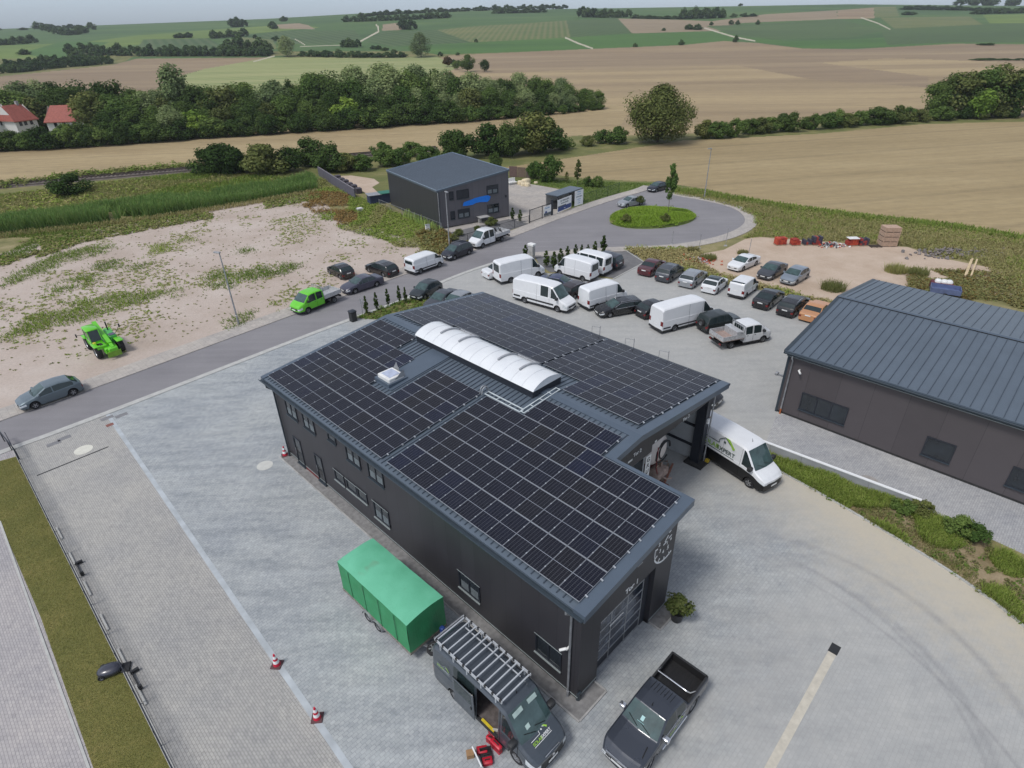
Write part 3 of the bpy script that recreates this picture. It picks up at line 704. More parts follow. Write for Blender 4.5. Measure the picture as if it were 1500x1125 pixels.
    # gutters and downpipes
    def gut(y, sgn):
        a1 = L1 if sgn < 0 else L2; g = MB(); N = 8
        pr = [(y + .10 * math.cos(math.pi + math.pi * k / N) , EZ - .10 + .12 * math.sin(math.pi + math.pi * k / N)) for k in range(N + 1)]
        for k in range(N): g.quad((0, *pr[k]), (a1, *pr[k]), (a1, *pr[k + 1]), (0, *pr[k + 1]))
        g.tube([(0, y + sgn * .1, EZ - .09), (a1, y + sgn * .1, EZ - .09)], .02, 6)
        g.box(0, a1, y - .09, y + .09, EZ - .17, EZ - .15)
        return g.build('gutter', M['gutter'], r, smooth=50)
    gut(-.11, -1); gut(VE + .11, 1)
    mb = MB(); mb.box(WB, L1, W0 - .34, W0 - .3, EZ - .36, EZ - .33); mb.build('drip_edge', M['trim'], r)
    mb = MB(); mb.box(.1, L1 - .1, -.0, W0, EZ - .34, EZ - .30); mb.build('soffit', M['frame'], r)
    for a, z0 in ((25.45, .35), (.75, .1)):
        mb = MB(); mb.tube([(a, -.11, EZ - .2), (a, -.11, EZ - .4), (a, W0 - .1, EZ - .75), (a, W0 - .1, z0)], .052, 10); mb.tube([(a, W0 - .1, .4), (a, W0 - .1, 0)], .065, 10)
        mb.build('downpipe', M['galv'] if a > 5 else M['gutter'], r, smooth=50)
    mb = MB(); mb.tube([(WF2 + .1, WR + .05, zt(WR)), (WF2 + .1, WR + .05, .15)], .05, 8); mb.build('downpipe', M['galv'], r, smooth=50)
    mb = MB(); mb.tube([(WF - .02, W0 + .1, 0), (WF - .02, W0 + .1, .55)], .11, 10); mb.build('bollard_foot', M['gutter'], r, smooth=50)
    # corner column of the bay with its base
    mb = MB(); cx, cy = WF2 - .35, WR - .3
    mb.box(cx - .28, cx + .28, cy - .22, cy - .19, .02, zo + .5); mb.box(cx - .28, cx + .28, cy + .19, cy + .22, .02, zo + .5); mb.box(cx - .05, cx + .05, cy - .19, cy + .19, .02, zo + .5)
    mb.box(cx + .3, cx + .36, cy - .22, cy + .3, .02, zo + 1.2)
    mb.build('corner_column', M['frame'], r)
    mb = MB(); mb.box(cx - .5, cx + .75, cy - .55, cy + .55, 0, .16); mb.build('column_base', M['plinth'], r)
    mb = MB(); mb.box(cx + .55, cx + .8, cy + .3, cy + .5, .16, .34); mb.build('bumper_block', plain('yellow_paint', (.5, .36, .03), .5), r)
    mb = MB(); mb.bbox(cx + .36, cx + .5, cy - .1, cy + .1, 3.3, 3.6, .02); mb.build('outdoor_lamp', M['whitepl'], r)
    # windows and doors of the long wall
    o, ax, nr = (0, W0, 0), (1, 0, 0), (0, -1, 0)
    for a, b, c, d, p, cu in [(2.0, 3.4, 4.02, 5.15, 2, 1), (4.15, 5.55, 4.05, 5.12, 2, 1), (7.13, 8.02, 4.55, 5.1, 1, 0), (9.03, 10.45, 4.12, 5.12, 2, 1), (11.2, 12.65, 4.08, 5.15, 2, 1),
                              (7.0, 8.1, 1.53, 2.34, 1, 0), (8.32, 9.42, 1.58, 2.35, 1, 0), (9.5, 10.5, 1.6, 2.38, 1, 0), (11.12, 12.6, 1.15, 2.35, 2, 1), (18.4, 19.92, 1.2, 2.36, 2, 1), (23.5, 24.98, 1.15, 2.36, 2, 0)]:
        window(r, o, ax, nr, a, b, c, d, p, curtain=bool(cu), trim=c < 3)
    for a, b in ((1.9, 2.86), (4.6, 5.5)):
        d = window(r, o, ax, nr, a, b, .12, 2.26, 1, 'door'); mb = MB(); mb.bar((a + .15, W0 - .07, .9), (a + .15, W0 - .07, 1.4), .03, .03); mb.build('handle', M['chrome'], d)
    mb = MB(); mb.box(2.95, 4.5, W0 - .03, W0 - .008, .05, .22); mb.build('red_wall_strip', plain('dull_red_paint', (.16, .03, .03), .6), r)
    # sectional gate "Tor 1"
    mb = MB(); xg = WF - .3
    g = MB(); g.box(xg - .05, xg, g0, g1 - .42, .02, gz - .05, 0)
    rows = 6; hh = (gz - .08) / rows
    for i in range(rows + 1):
        z = .05 + i * hh; g.box(xg, xg + .03, g0, g1 - .42, z - .035, z + .035, 1)
    for i in range(4):
        y = g0 + (g1 - .42 - g0) * i / 3; g.box(xg, xg + .028, y - .03, y + .03, .05, gz - .08, 1)
    gate = g.build('sectional_gate', [M['frame'], M['galv']], r)
    p = MB()
    for i in range(1, rows):
        for j in range(3):
            y0 = g0 + (g1 - .42 - g0) * j / 3 + .04; y1 = g0 + (g1 - .42 - g0) * (j + 1) / 3 - .04
            p.box(xg + .004, xg + .012, y0, y1, .05 + i * hh + .04, .05 + (i + 1) * hh - .04)
    gl = NT('gate_glazing'); nn = gl.noise(gl.pos(obj=True), 1.1, 3)
    p.build('gate_pane', gl.done(gl.ramp(nn, [(.40, S(92, 98, 108)), (.5, S(70, 76, 88)), (.62, S(34, 40, 54))]), .12), gate)
    mb = MB(); mb.bar((xg + .06, 2.75, 2.42), (xg + .06, 3.75, 2.42), .03, .05); mb.build('gate_lamp', M['whitepl'], r)
    mb = MB(); mb.bar((xg + .03, g1 - .2, .05), (xg + .03, g1 - .2, gz), .36, .06); mb.build('gate_side_panel', M['frame'], r)
    mb = MB(); mb.bar((WF + .03, 4.0, 5.30), (WF + .03, 4.38, 5.30), .05, .05); mb.build('wall_lamp', M['galv'], r)
    fr = lambda v, z, d=.012: basis(Yv, Z, X, (WF + d, v, z))
    text('Tor 1', .42, M['white'], r, fr(3.8, 4.12))
    # painted dial on the gable: half clock face, ticks, numerals and a hand
    d = MB(); cy0, cz0, rad = 6.42, 4.92, 1.02
    def arc(r0, a0, a1, w, n=20):
        for i in range(n):
            t0, t1 = a0 + (a1 - a0) * i / n, a0 + (a1 - a0) * (i + 1) / n
            if cy0 + r0 * math.cos(t1) > yr_ - .06 or cy0 + r0 * math.cos(t0) > yr_ - .06: continue
            d.bar((WF + .006, cy0 + r0 * math.cos(t0), cz0 + r0 * math.sin(t0)), (WF + .006, cy0 + r0 * math.cos(t1), cz0 + r0 * math.sin(t1)), .012, w)
    arc(rad, R(168), R(300), .085)
    for k in (168, 200, 232, 262, 288): d.bar((WF + .006, cy0 + rad * math.cos(R(k)), cz0 + rad * math.sin(R(k))), (WF + .006, cy0 + .78 * rad * math.cos(R(k)), cz0 + .78 * rad * math.sin(R(k))), .012, .075)
    d.bar((WF + .006, 6.2, 5.1), (WF + .006, 6.45, 5.35), .012, .075); d.bar((WF + .006, 6.1, 4.98), (WF + .006, 6.35, 5.02), .012, .07)
    d.bar((WF + .006, 6.5, 5.12), (WF + .006, 6.76, 5.16), .012, .06); d.bar((WF + .006, 6.42, 4.8), (WF + .006, 6.42, 5.02), .012, .05)
    d.bar((WF + .006, 6.48, 5.5), (WF + .006, 6.62, 5.56), .012, .13); d.bar((WF + .006, 6.66, 5.6), (WF + .006, 6.8, 5.66), .012, .09)
    d.build('dial_emblem', M['white'], r)
    for ch, v, z, s in (('2', 5.72, 5.2, .3), ('3', 5.86, 4.72, .3), ('4', 6.15, 4.45, .3), ('5', 6.55, 4.42, .34), ('6', 6.72, 4.86, .26)): text(ch, s, M['white'], r, fr(v, z), name='numeral')
    fr2 = lambda v, z: basis(Yv, Z, X, (WF2 + .012, v, z))
    text('Tor 3', .32, M['white'], r, fr2(15.6, 4.98)); text('Tor 2', .32, M['white'], r, fr2(10.6, 5.2))
    mb = MB()
    for v, w in ((9.2, .25), (9.75, .4), (12.3, .2)): mb.box(WF2 + .003, WF2 + .02, v, v + w, 5.05, 5.16)
    mb.build('wall_lamp', M['whitepl'], r)
    # sign panel standing at the doorway
    mb = MB(); mb.box(WF2 + .02, WF2 + .06, 11.5, 12.0, 2.7, 4.5); sg = mb.build('sign_panel', M['whitepl'], r)
    for k, ch in enumerate('GRUB'): text(ch, .42, M['frame'], sg, basis(Yv, Z, X, (WF2 + .064, 11.75, 4.08 - k * .42)))
    # security camera
    mb = MB(); mb.tube([(25.37, W0 - .02, 3.2), (25.37, W0 - .22, 3.2)], .05, 8); mb.tube([(25.34, W0 - .18, 3.2), (25.12, W0 - .34, 3.05)], .06, 10); mb.build('security_camera', M['whitepl'], r, smooth=50)
    # barrel skylight
    s0, s1, va, vb = 4.85, 15.45, 8.82, 11.22; zb = roofz(VR) + .34
    mb = MB(); mb.box(s0, s1, va, vb, roofz(va) - .05, zb); sk = mb.build('barrel_skylight', M['frame'], r)
    dome = NT('opal_polycarbonate'); nn = dome.noise(dome.pos(obj=True), .9, 5); dm = dome.done(dome.ramp(nn, [(.3, (.66, .68, .70)), (.7, (.74, .76, .77))]), .28, spec=.5)
    d = MB(); n = 22; mid = (va + vb) / 2; hw = (vb - va) / 2 + .05; rise = .44
    def arcp(k, ex=0): t = -1 + 2 * k / n; return (mid + (hw + ex) * t, zb + .02 + (rise + ex) * (1 - t * t) ** .75 if abs(t) < 1 else zb + .02)
    N = 12
    for i in range(N):
        a, b = s0 - .06 + (s1 - s0 + .12) * i / N, s0 - .06 + (s1 - s0 + .12) * (i + 1) / N
        for k in range(n): d.quad((a, *arcp(k)), (b, *arcp(k)), (b, *arcp(k + 1)), (a, *arcp(k + 1)))
    for a in (s0 - .06, s1 + .06):
        P = [(a, *arcp(k)) for k in range(n + 1)]; d.add(P, [tuple(range(n + 1)) if a > s0 else tuple(range(n, -1, -1))])
    d.build('glazing', dm, sk, smooth=30)
    rb = MB()
    for i in range(N + 1):
        a = s0 - .06 + (s1 - s0 + .12) * i / N
        for k in range(n): rb.bar((a, *arcp(k, .004)), (a, *arcp(k + 1, .004)), .03, .022)
    rb.build('glazing_bar', plain('opal_bar', S(204, 207, 210), .4), sk)
    for i0_, i1_ in ((2, 4), (8, 10)):
        fl = MB()
        for ii in (i0_, i1_):
            a = s0 - .06 + (s1 - s0 + .12) * ii / N
            for k in range(n // 2 - 4, n): fl.bar((a, *arcp(k, .05)), (a, *arcp(k + 1, .05)), .11, .14)
        y, z = arcp(n - 1, .07); a0, a1 = s0 - .06 + (s1 - s0 + .12) * i0_ / N, s0 - .06 + (s1 - s0 + .12) * i1_ / N
        fl.bar((a0, y, z), (a1, y, z), .1, .1); fl.build('vent_flap', plain('vent_flap_grey', S(160, 162, 166), .5), sk)
    # smoke hatch
    zc = roofz(5.25); hx, hy = 7.22, 5.0
    mb = MB(); mb.box(hx - .75, hx + .75, hy - .7, hy + .7, zc - .1, zc + .18); h = mb.build('roof_hatch', M['roofd'], r)
    mb = MB(); mb.bbox(hx - .6, hx + .6, hy - .55, hy + .55, zc + .18, zc + .42, .03); mb.build('hatch_curb', M['whitepl'], h)
    mb = MB(); mb.box(hx - .42, hx + .42, hy - .38, hy + .38, zc + .42, zc + .45); mb.build('hatch_pane', plain('hatch_glazing', S(176, 184, 204), .15), h)
    mb = MB(); mb.add([(hx - .62, hy + .6, zc + .3), (hx + .1, hy + .6, zc + .3), (hx - .2, hy + .62, zc + .9)], [(0, 1, 2), (2, 1, 0)]); mb.add([(hx + .66, hy - .2, zc + .3), (hx + .66, hy + .6, zc + .3), (hx + .64, hy + .5, zc + .75)], [(0, 1, 2), (2, 1, 0)]); mb.build('hatch_wing', M['galv'], h)
    # cable trays and the cable loops at their end
    mb = MB()
    def tray(a, va_, b, vb_):
        d_ = Vector((b - a, vb_ - va_, 0)).normalized(); nn = Vector((-d_.y, d_.x, 0)) * .14
        for s in (-1, 1): mb.bar((a + nn.x * s, va_ + nn.y * s, roofz(va_ + nn.y * s) + .13), (b + nn.x * s, vb_ + nn.y * s, roofz(vb_ + nn.y * s) + .13), .055, .05)
        m = int(math.hypot(b - a, vb_ - va_) / .7)
        for i in range(m + 1): t = i / max(m, 1); q = Vector((a + (b - a) * t, va_ + (vb_ - va_) * t, 0)); mb.bar((q.x - nn.x, q.y - nn.y, roofz(q.y) + .12), (q.x + nn.x, q.y + nn.y, roofz(q.y) + .12), .04, .03)
    tray(13.05, 7.5, 15.85, 7.5); tray(15.95, 7.45, 15.95, 10.4)
    mb.build('cable_tray', plain('white_conduit', S(196, 204, 206), .4), r)
    for k in (0, .16):
        mb = MB(); zc = roofz(7.6); mb.tube([(12.85 + k, 7.45 + .28 * math.cos(t), zc + .1 + .42 * math.sin(t)) for t in [math.pi * i / 8 for i in range(9)]], .035, 8); mb.build('cable_loop', M['galv'], r, smooth=60)
    # little brackets standing at the far eave
    for a in (12.0, 14.9, 17.6):
        mb = MB(); mb.bar((a, VE + .25, EZ - .2), (a, VE + .25, EZ + .6), .03, .03); mb.bar((a, VE + .25, EZ + .5), (a - .7, VE + .25, EZ + .4), .02, .02); mb.bar((a - .7, VE + .25, EZ + .4), (a - .7, VE + .25, EZ - .1), .02, .02)
        mb.build('eave_bracket', M['galv'], r)
main_hall()
# ---------------------------------------------------------------- solar panels
def pv_materials():
    t = NT('pv_cells'); tc = t.node('ShaderNodeTexCoord'); s = t.node('ShaderNodeSeparateXYZ'); t.l.new(tc.outputs['Object'], s.inputs[0])
    oi = t.node('ShaderNodeObjectInfo')
    def grid(sock, pitch, w):
        f = t.math('FRACT', t.math('DIVIDE', t.math('ADD', sock, 50 * pitch), pitch)); return t.math('LESS_THAN', t.math('MINIMUM', f, t.math('SUBTRACT', 1.0, f)), w / pitch / 2)
    gx = grid(s.outputs[0], .165, .012); gy = grid(s.outputs[1], .0825, .007); bb = grid(s.outputs[0], .033, .003)
    base = t.ramp(oi.outputs['Random'], [(0, (.0055, .007, .016)), (.4, (.0065, .007, .013)), (.65, (.0065, .0075, .015)), (.85, (.0085, .0082, .0105)), (.93, (.005, .008, .026)), (1, (.006, .007, .014))])
    n = t.noise(t.pos(obj=True), 1.5, 3); base = t.mix(1.0, base, t.ramp(n, [(.3, .75), (.7, 1.25)]), 'MULTIPLY')
    c = t.mix(t.math('MULTIPLY', bb, .35), base, (.10, .105, .12)); c = t.mix(t.math('MULTIPLY', gy, .5), c, (.10, .105, .125)); c = t.mix(t.math('MULTIPLY', gx, .8), c, (.13, .135, .15))
    return t.done(c, .10, spec=.24)
M['pv'] = pv_materials()
M['pvframe'] = plain('pv_frame_aluminium', S(158, 163, 170), .4, .3, var=.06)
M['pvline'] = plain('pv_half_cut_line', S(150, 156, 166), .4, .1, var=.05)
PU, PW = 1.0376, 1.022
def pv_mesh(plen):
    mb = MB(); hx, hy = PW / 2, plen / 2; f = .009; e = .022
    mb.box(-hx, hx, -hy, hy, 0, .03, 1)
    mb.box(-hx + f, hx - f, -hy + e, -.011, .03, .034, 0); mb.box(-hx + f, hx - f, .011, hy - e, .03, .034, 0)
    mb.box(-hx + f, hx - f, -.011, .011, .03, .0335, 2)
    return mb
PVM = {}
for k, pl in (('L', 1.742), ('R', 1.683)):
    o = pv_mesh(pl).build('solar_panel', [M['pv'], M['pvframe'], M['pvline']]); PVM[k] = o.data; bpy.data.objects.remove(o)
cm = MB(); cm.box(-.022, .022, -.03, .03, .03, .045); _c = cm.build('clamp', plain('pv_clamp', S(190, 194, 198), .35, .5)); CLM = _c.data; bpy.data.objects.remove(_c)
em = MB(); em.box(-.02, .10, -.035, .035, -.03, .045); _c = em.build('end_clamp', M['pvframe']); ECM = _c.data; bpy.data.objects.remove(_c)
def pv_array(label, side, rows):
    """rows: list of (row index, first column position, number of columns)"""
    pl, pitch = (1.742, 1.7635) if side == 'L' else (1.683, 1.7035)
    ang = math.atan2(ZR, VR) * (1 if side == 'L' else -1)
    v0 = .285 if side == 'L' else VR + .74
    root = thing('solar_array', label, 'solar array', BO, YAW, 'solar arrays on the warehouse roof')
    rl = MB(); cl = MB()
    cs = math.cos(ang)
    for row, u0, n in rows:
        vc = v0 + (row + .5) * pitch * (cs if side == 'L' else 1); zc = roofz(vc) + .10
        for i in range(n):
            o = bpy.data.objects.new('solar_panel', PVM[side]); col.objects.link(o); o.parent = root
            o.location = (u0 + (i + .5) * PU, vc, zc); o.rotation_euler = (ang, 0, 0)
        for q in (-.27, .27):
            vv = vc + q * pitch; z = roofz(vv)
            rl.bar((u0 - .05, vv, z + .08), (u0 + n * PU + .07, vv, z + .08), .04, .04)
            Mx = Matrix.Rotation(ang, 4, 'X')
            for i in range(n + 1):
                m = Matrix.Translation((u0 + i * PU, vv, z + .10)) @ Mx
                w = .022 if 0 < i < n else .03
                cl.box(-w, w, -.03, .03, .03, .047, 0, m)
                if i == n: cl.box(0, .09, -.03, .03, -.02, .03, 0, m)
    rl.build('mounting_rail', M['pvframe'], root); cl.build('clamps', plain('pv_clamp', S(196, 200, 204), .35, .4), root)['kind'] = 'stuff'
    return root
pv_array('large solar array on the near roof slope, running to the front gable above the gate', 'L', [(i, 13.3, 12) for i in range(4)] + [(4, 16.17, 5)])
pv_array('solar array at the road end of the near slope, cut away around the smoke hatch', 'L', [(0, .38, 12), (1, .38, 12), (2, .38, 6), (3, .38, 6), (4, .38, 4)])
pv_array('small solar array of eight panels between smoke hatch and cable tray', 'L', [(2, 8.68, 4), (3, 8.68, 4)])
pv_array('solar array on the far roof slope at the road end, behind the white skylight', 'R', [(0, .50, 4)] + [(i, .50, 12) for i in (1, 2, 3, 4)])
pv_array('solar array on the far roof slope above the open bay with the white tank', 'R', [(0, 16.15, 5)] + [(i, 13.12, 8) for i in (1, 2, 3, 4)])
# ---------------------------------------------------------------- neighbour hall on the right
nb = thing('industrial_hall', 'long taupe grey hall with ribbed blue grey gable roof at the right edge', 'industrial hall', (19.31, 37.2, 0), R(-45.0155))
def right_hall():
    r = nb; Lh, hw, rise, ez = 46.0, 9.3, 1.225, 5.16; W0 = .28; T = .22
    rz = lambda v: ez + rise * (v / hw if v <= hw else (2 * hw - v) / hw)
    mb = MB(); mb.quad((.15, W0, .18), (Lh, W0, .18), (Lh, W0, ez - .1), (.15, W0, ez - .1)); mb.build('wall', M['clad2'], r)
    mb = MB(); mb.add([(.15, W0, .02), (.15, 2 * hw - W0, .02), (.15, 2 * hw - W0, ez - .1), (.15, hw, rz(hw) - T), (.15, W0, ez - .1)], [(4, 3, 2, 1, 0)]); mb.quad((Lh, 2 * hw - W0, .02), (.15, 2 * hw - W0, .02), (.15, 2 * hw - W0, ez - .1), (Lh, 2 * hw - W0, ez - .1)); mb.build('wall', M['clad4'], r)
    mb = MB(); mb.box(.2, Lh, W0 + .04, W0 + .3, 0, .18); mb.build('plinth', M['plinth'], r)
    mb = MB()
    for v0, v1 in ((0, hw), (hw, 2 * hw)):
        mb.add([(-.12, v0, rz(v0)), (Lh, v0, rz(v0)), (Lh, v1, rz(v1)), (-.12, v1, rz(v1)), (-.12, v0, rz(v0) - T), (Lh, v0, rz(v0) - T), (Lh, v1, rz(v1) - T), (-.12, v1, rz(v1) - T)], [(0, 1, 2, 3), (7, 6, 5, 4), (4, 0, 3, 7)] + ([(0, 4, 5, 1)] if v0 == 0 else [(3, 2, 6, 7)]), 0)
    for i in range(1, int(Lh / .55)):
        a = -.12 + i * .55
        mb.bar((a, .06, rz(.06) + .014), (a, hw - .2, rz(hw - .2) + .014), .035, .05, 1); mb.bar((a, hw + .2, rz(hw + .2) + .014), (a, 2 * hw - .06, rz(.06) + .014), .035, .05, 1)
    mb.build('roof', [M['roofm'], M['seam']], r)
    mb = MB()
    mb.add([(-.12, hw - .22, rz(hw - .22) + .05), (Lh, hw - .22, rz(hw - .22) + .05), (Lh, hw, rz(hw) + .055), (-.12, hw, rz(hw) + .055), (Lh, hw + .22, rz(hw - .22) + .05), (-.12, hw + .22, rz(hw - .22) + .05)], [(0, 1, 2, 3), (3, 2, 4, 5)])
    mb.build('ridge_cap', M['roofd'], r)
    mb = MB(); mb.box(-.12, Lh, hw - .26, hw - .22, rz(hw - .25), rz(hw - .22) + .045); mb.build('ridge_gap', M['dark'], r)
    mb = MB()
    for v0, v1 in ((0, hw), (hw, 2 * hw)): mb.add([(-.16, v0, rz(v0) + .03), (.10, v0, rz(v0) + .03), (.10, v1, rz(v1) + .03), (-.16, v1, rz(v1) + .03), (-.16, v0, rz(v0) - .3), (-.16, v1, rz(v1) - .3)], [(0, 1, 2, 3), (4, 0, 3, 5)])
    mb.build('verge_flashing', M['gutter'], r)
    g = MB(); N = 8; pr = [(-.11 + .11 * math.cos(math.pi + math.pi * k / N), ez - .09 + .13 * math.sin(math.pi + math.pi * k / N)) for k in range(N + 1)]
    for k in range(N): g.quad((-.1, *pr[k]), (Lh, *pr[k]), (Lh, *pr[k + 1]), (-.1, *pr[k + 1]))
    g.box(-.1, Lh, -.2, .0, ez - .19, ez - .17); g.build('gutter', M['gutter'], r, smooth=50)
    mb = MB(); mb.box(.1, Lh, W0 - .32, W0 - .26, ez - .36, ez - .32); mb.build('drip_edge', M['trim'], r)
    mb = MB(); mb.box(.1, Lh, 0, W0, ez - .32, ez - .28); mb.build('soffit', M['frame'], r)
    mb = MB(); mb.tube([(.52, -.1, ez - .2), (.52, -.1, ez - .45), (.52, W0 - .1, ez - .7), (.52, W0 - .1, .45)], .055, 10); mb.build('downpipe', M['galv'], r, smooth=50)
    mb = MB(); mb.tube([(.52, W0 - .1, .45), (.52, W0 - .1, 0)], .065, 10); mb.build('downpipe_foot', plain('orange_drain_pipe', (.40, .12, .04), .6), r, smooth=50)
    mb = MB(); mb.box(.1, .26, W0 - .03, W0 + .4, .02, ez - .1); mb.build('corner_trim', M['gutter'], r)
    for a, b, p in ((1.66, 4.8, 3), (9.48, 11.08, 1), (13.93, 15.5, 1), (20, 21.6, 1), (26, 27.6, 1)):
        window(r, (0, W0, 0), (1, 0, 0), (0, -1, 0), a, b, .9, 2.3, p)
    mb = MB(); mb.tube([(1.1, W0 - .02, 3.9), (1.1, W0 - .2, 3.9)], .05, 8); mb.tube([(1.08, W0 - .16, 3.9), (1.3, W0 - .36, 3.78)], .07, 8); mb.build('security_camera', M['whitepl'], r, smooth=50)
    mb = MB(); mb.bar((.12, 1.0, 2.6), (-.55, 1.0, 2.6), .12, .12); mb.bbox(-.7, -.5, .85, 1.15, 2.55, 2.75, .02); mb.build('wall_lamp', M['galv'], r)
right_hall()
# ---------------------------------------------------------------- far two storey house
fb = thing('office_building', 'grey two storey flat-roofed office building with an added bright blue board, beyond the road', 'office building', (-10.07, 86.43, 0), R(32.263))
def far_building():
    r = fb; Lb, Wb, z0, z1 = 12.19, 18.16, 5.52, 6.97
    rz = lambda a: z0 + (z1 - z0) * a / Lb
    mb = MB(); mb.add([(.08, .15, .15), (Lb - .08, .15, .15), (Lb - .08, .15, rz(Lb) - .2), (.08, .15, rz(0) - .2)], [(0, 1, 2, 3)]); mb.build('wall', M['clad3'], r)
    mb = MB(); mb.quad((.1, Wb - .1, .02), (.1, .15, .02), (.1, .15, rz(0) - .2), (.1, Wb - .1, rz(0) - .2)); mb.build('wall', M['clad4'], r)
    mb = MB(); mb.quad((Lb - .1, .15, .02), (Lb - .1, Wb - .1, .02), (Lb - .1, Wb - .1, rz(Lb) - .2), (Lb - .1, .15, rz(Lb) - .2)); mb.quad((Lb - .1, Wb - .1, .02), (.1, Wb - .1, .02), (.1, Wb - .1, rz(0) - .2), (Lb - .1, Wb - .1, rz(Lb) - .2)); mb.build('wall', M['clad3'], r)
    mb = MB(); mb.add([(0, 0, z0), (Lb, 0, z1), (Lb, Wb, z1), (0, Wb, z0), (0, 0, z0 - .24), (Lb, 0, z1 - .24), (Lb, Wb, z1 - .24), (0, Wb, z0 - .24)], [(0, 1, 2, 3), (0, 4, 5, 1), (1, 5, 6, 2), (2, 6, 7, 3), (3, 7, 4, 0), (7, 6, 5, 4)], 0)
    for i in range(1, int(Wb / .5)): mb.bar((.1, i * .5, rz(.1) + .012), (Lb - .1, i * .5, rz(Lb - .1) + .012), .045, .05, 1)
    mb.build('roof', [M['roofm'], M['seam']], r)
    mb = MB(); e = .05; w = .1
    for a, b in (((0, 0, z0), (Lb, 0, z1)), ((0, Wb, z0), (Lb, Wb, z1)), ((0, 0, z0), (0, Wb, z0)), ((Lb, 0, z1), (Lb, Wb, z1))): mb.bar(Vector(a) + Vector((0, 0, e)), Vector(b) + Vector((0, 0, e)), w, .09)
    mb.build('roof_edge', plain('pale_roof_edge', S(128, 144, 160), .4, .2), r)
    o, ax, nr = (0, .15, 0), (1, 0, 0), (0, -1, 0)
    for a, b, c, d, p, bl, cu in [(1.98, 2.72, 3.9, 5.1, 1, .9, 0), (3.2, 5.22, 3.82, 5.12, 2, 1.1, 0), (8.23, 10.25, 3.82, 5.1, 2, .5, 1), (2.0, 2.74, 1.08, 2.33, 1, 1.0, 0), (3.22, 5.22, 1.08, 2.38, 2, .55, 1), (8.25, 10.28, 1.02, 2.33, 2, 0, 1)]:
        window(r, o, ax, nr, a, b, c, d, p, blind=bl, curtain=bool(cu))
    P = [(4.1, 2.8), (4.3, 3.3), (5.0, 3.42), (5.6, 3.5), (6.1, 3.62), (7.0, 3.7), (8.4, 3.74), (8.85, 3.5), (8.7, 3.05), (8.3, 2.78), (7.6, 2.86), (7.0, 2.94), (6.3, 2.9), (5.8, 2.74), (4.9, 2.72)]
    mb = MB(); n = len(P); mb.add([(a, .10, z) for a, z in P] + [(a, .14, z) for a, z in P], [tuple(range(n)), tuple(range(2 * n - 1, n - 1, -1))] + [(i, n + i, n + (i + 1) % n, (i + 1) % n) for i in range(n)])
    mb.build('added_blue_patch_board', plain('bright_blue_patch', S(8, 122, 226), .5, var=.04), r)  # added blue board in the outline of a scribble over the company sign
    mb = MB(); mb.bbox(11.4, 11.65, .02, .14, 3.0, 3.35, .02); mb.build('wall_lamp', M['frame'], r)
    mb = MB(); mb.tube([(.15, -.02, z0 - .3), (.15, -.02, .1)], .06, 8); mb.build('downpipe', M['galv'], r, smooth=50)
    mb = MB(); mb.bar((.3, .14, .2), (.3, .14, z0 - .25), .35, .06); mb.build('corner_trim', M['gutter'], r)
    mb = MB(); mb.box(6.3, 8.0, -1.1, .14, 2.45 - 1.6, 2.52 - 1.6); mb.box(6.5, 6.9, -.4, .1, 0, .85); mb.build('entrance_shelter', M['concrete'], r)
far_building()
# ================================================================ vehicles
def wheel_data(r, w, rim):
    key = (round(r, 3), round(w, 3), rim)
    if key in wheel_data.c: return wheel_data.c[key]
    h = w / 2; mb = MB()
    mb.lathe([(r * .60, -h * .9), (r * .72, -h), (r * .93, -h), (r, -h * .7), (r, h * .7), (r * .93, h), (r * .72, h), (r * .60, h * .9)], 20, 0, None, 'y')
    t = mb.build('tyre', M['tyre'], smooth=40); td = t.data; bpy.data.objects.remove(t)
    mb = MB(); y = h * .72
    mb.lathe([(r * .66, h * .92), (r * .60, h * .80), (r * .58, y - .03)], 20, 0, None, 'y')
    mb.lathe([(r * .60, y - .05), (.0, y - .05)], 20, 1, None, 'y')
    if rim == 'alloy':
        for k in range(5):
            a = 2 * math.pi * k / 5
            for s in (-.16, .16):
                mb.bar((.04 * math.cos(a), y, .04 * math.sin(a)), (r * .6 * math.cos(a + s), y + .005, r * .6 * math.sin(a + s)), .045, .03, 0)
        mb.lathe([(r * .16, y - .02), (r * .16, y + .02), (0, y + .025)], 12, 0, None, 'y')
    else:
        mb.lathe([(r * .58, y - .02), (r * .42, y + .0), (r * .30, y - .03), (r * .2, y - .0), (0, y + .01)], 16, 2, None, 'y')
    t = mb.build('rim', [M['rim'], M['under'], M['steel']], smooth=40); rd = t.data; bpy.data.objects.remove(t)
    wheel_data.c[key] = (td, rd); return td, rd
wheel_data.c = {}
def add_wheel(root, x, y, r, w, rim, steer=0):
    td, rd = wheel_data(r, w, rim)
    o = bpy.data.objects.new('wheel', td); col.objects.link(o); o.parent = root
    o.location = (x, y, r); o.rotation_euler = (0, 0, steer + (0 if y > 0 else math.pi))
    c = bpy.data.objects.new('rim', rd); col.objects.link(c); c.parent = o

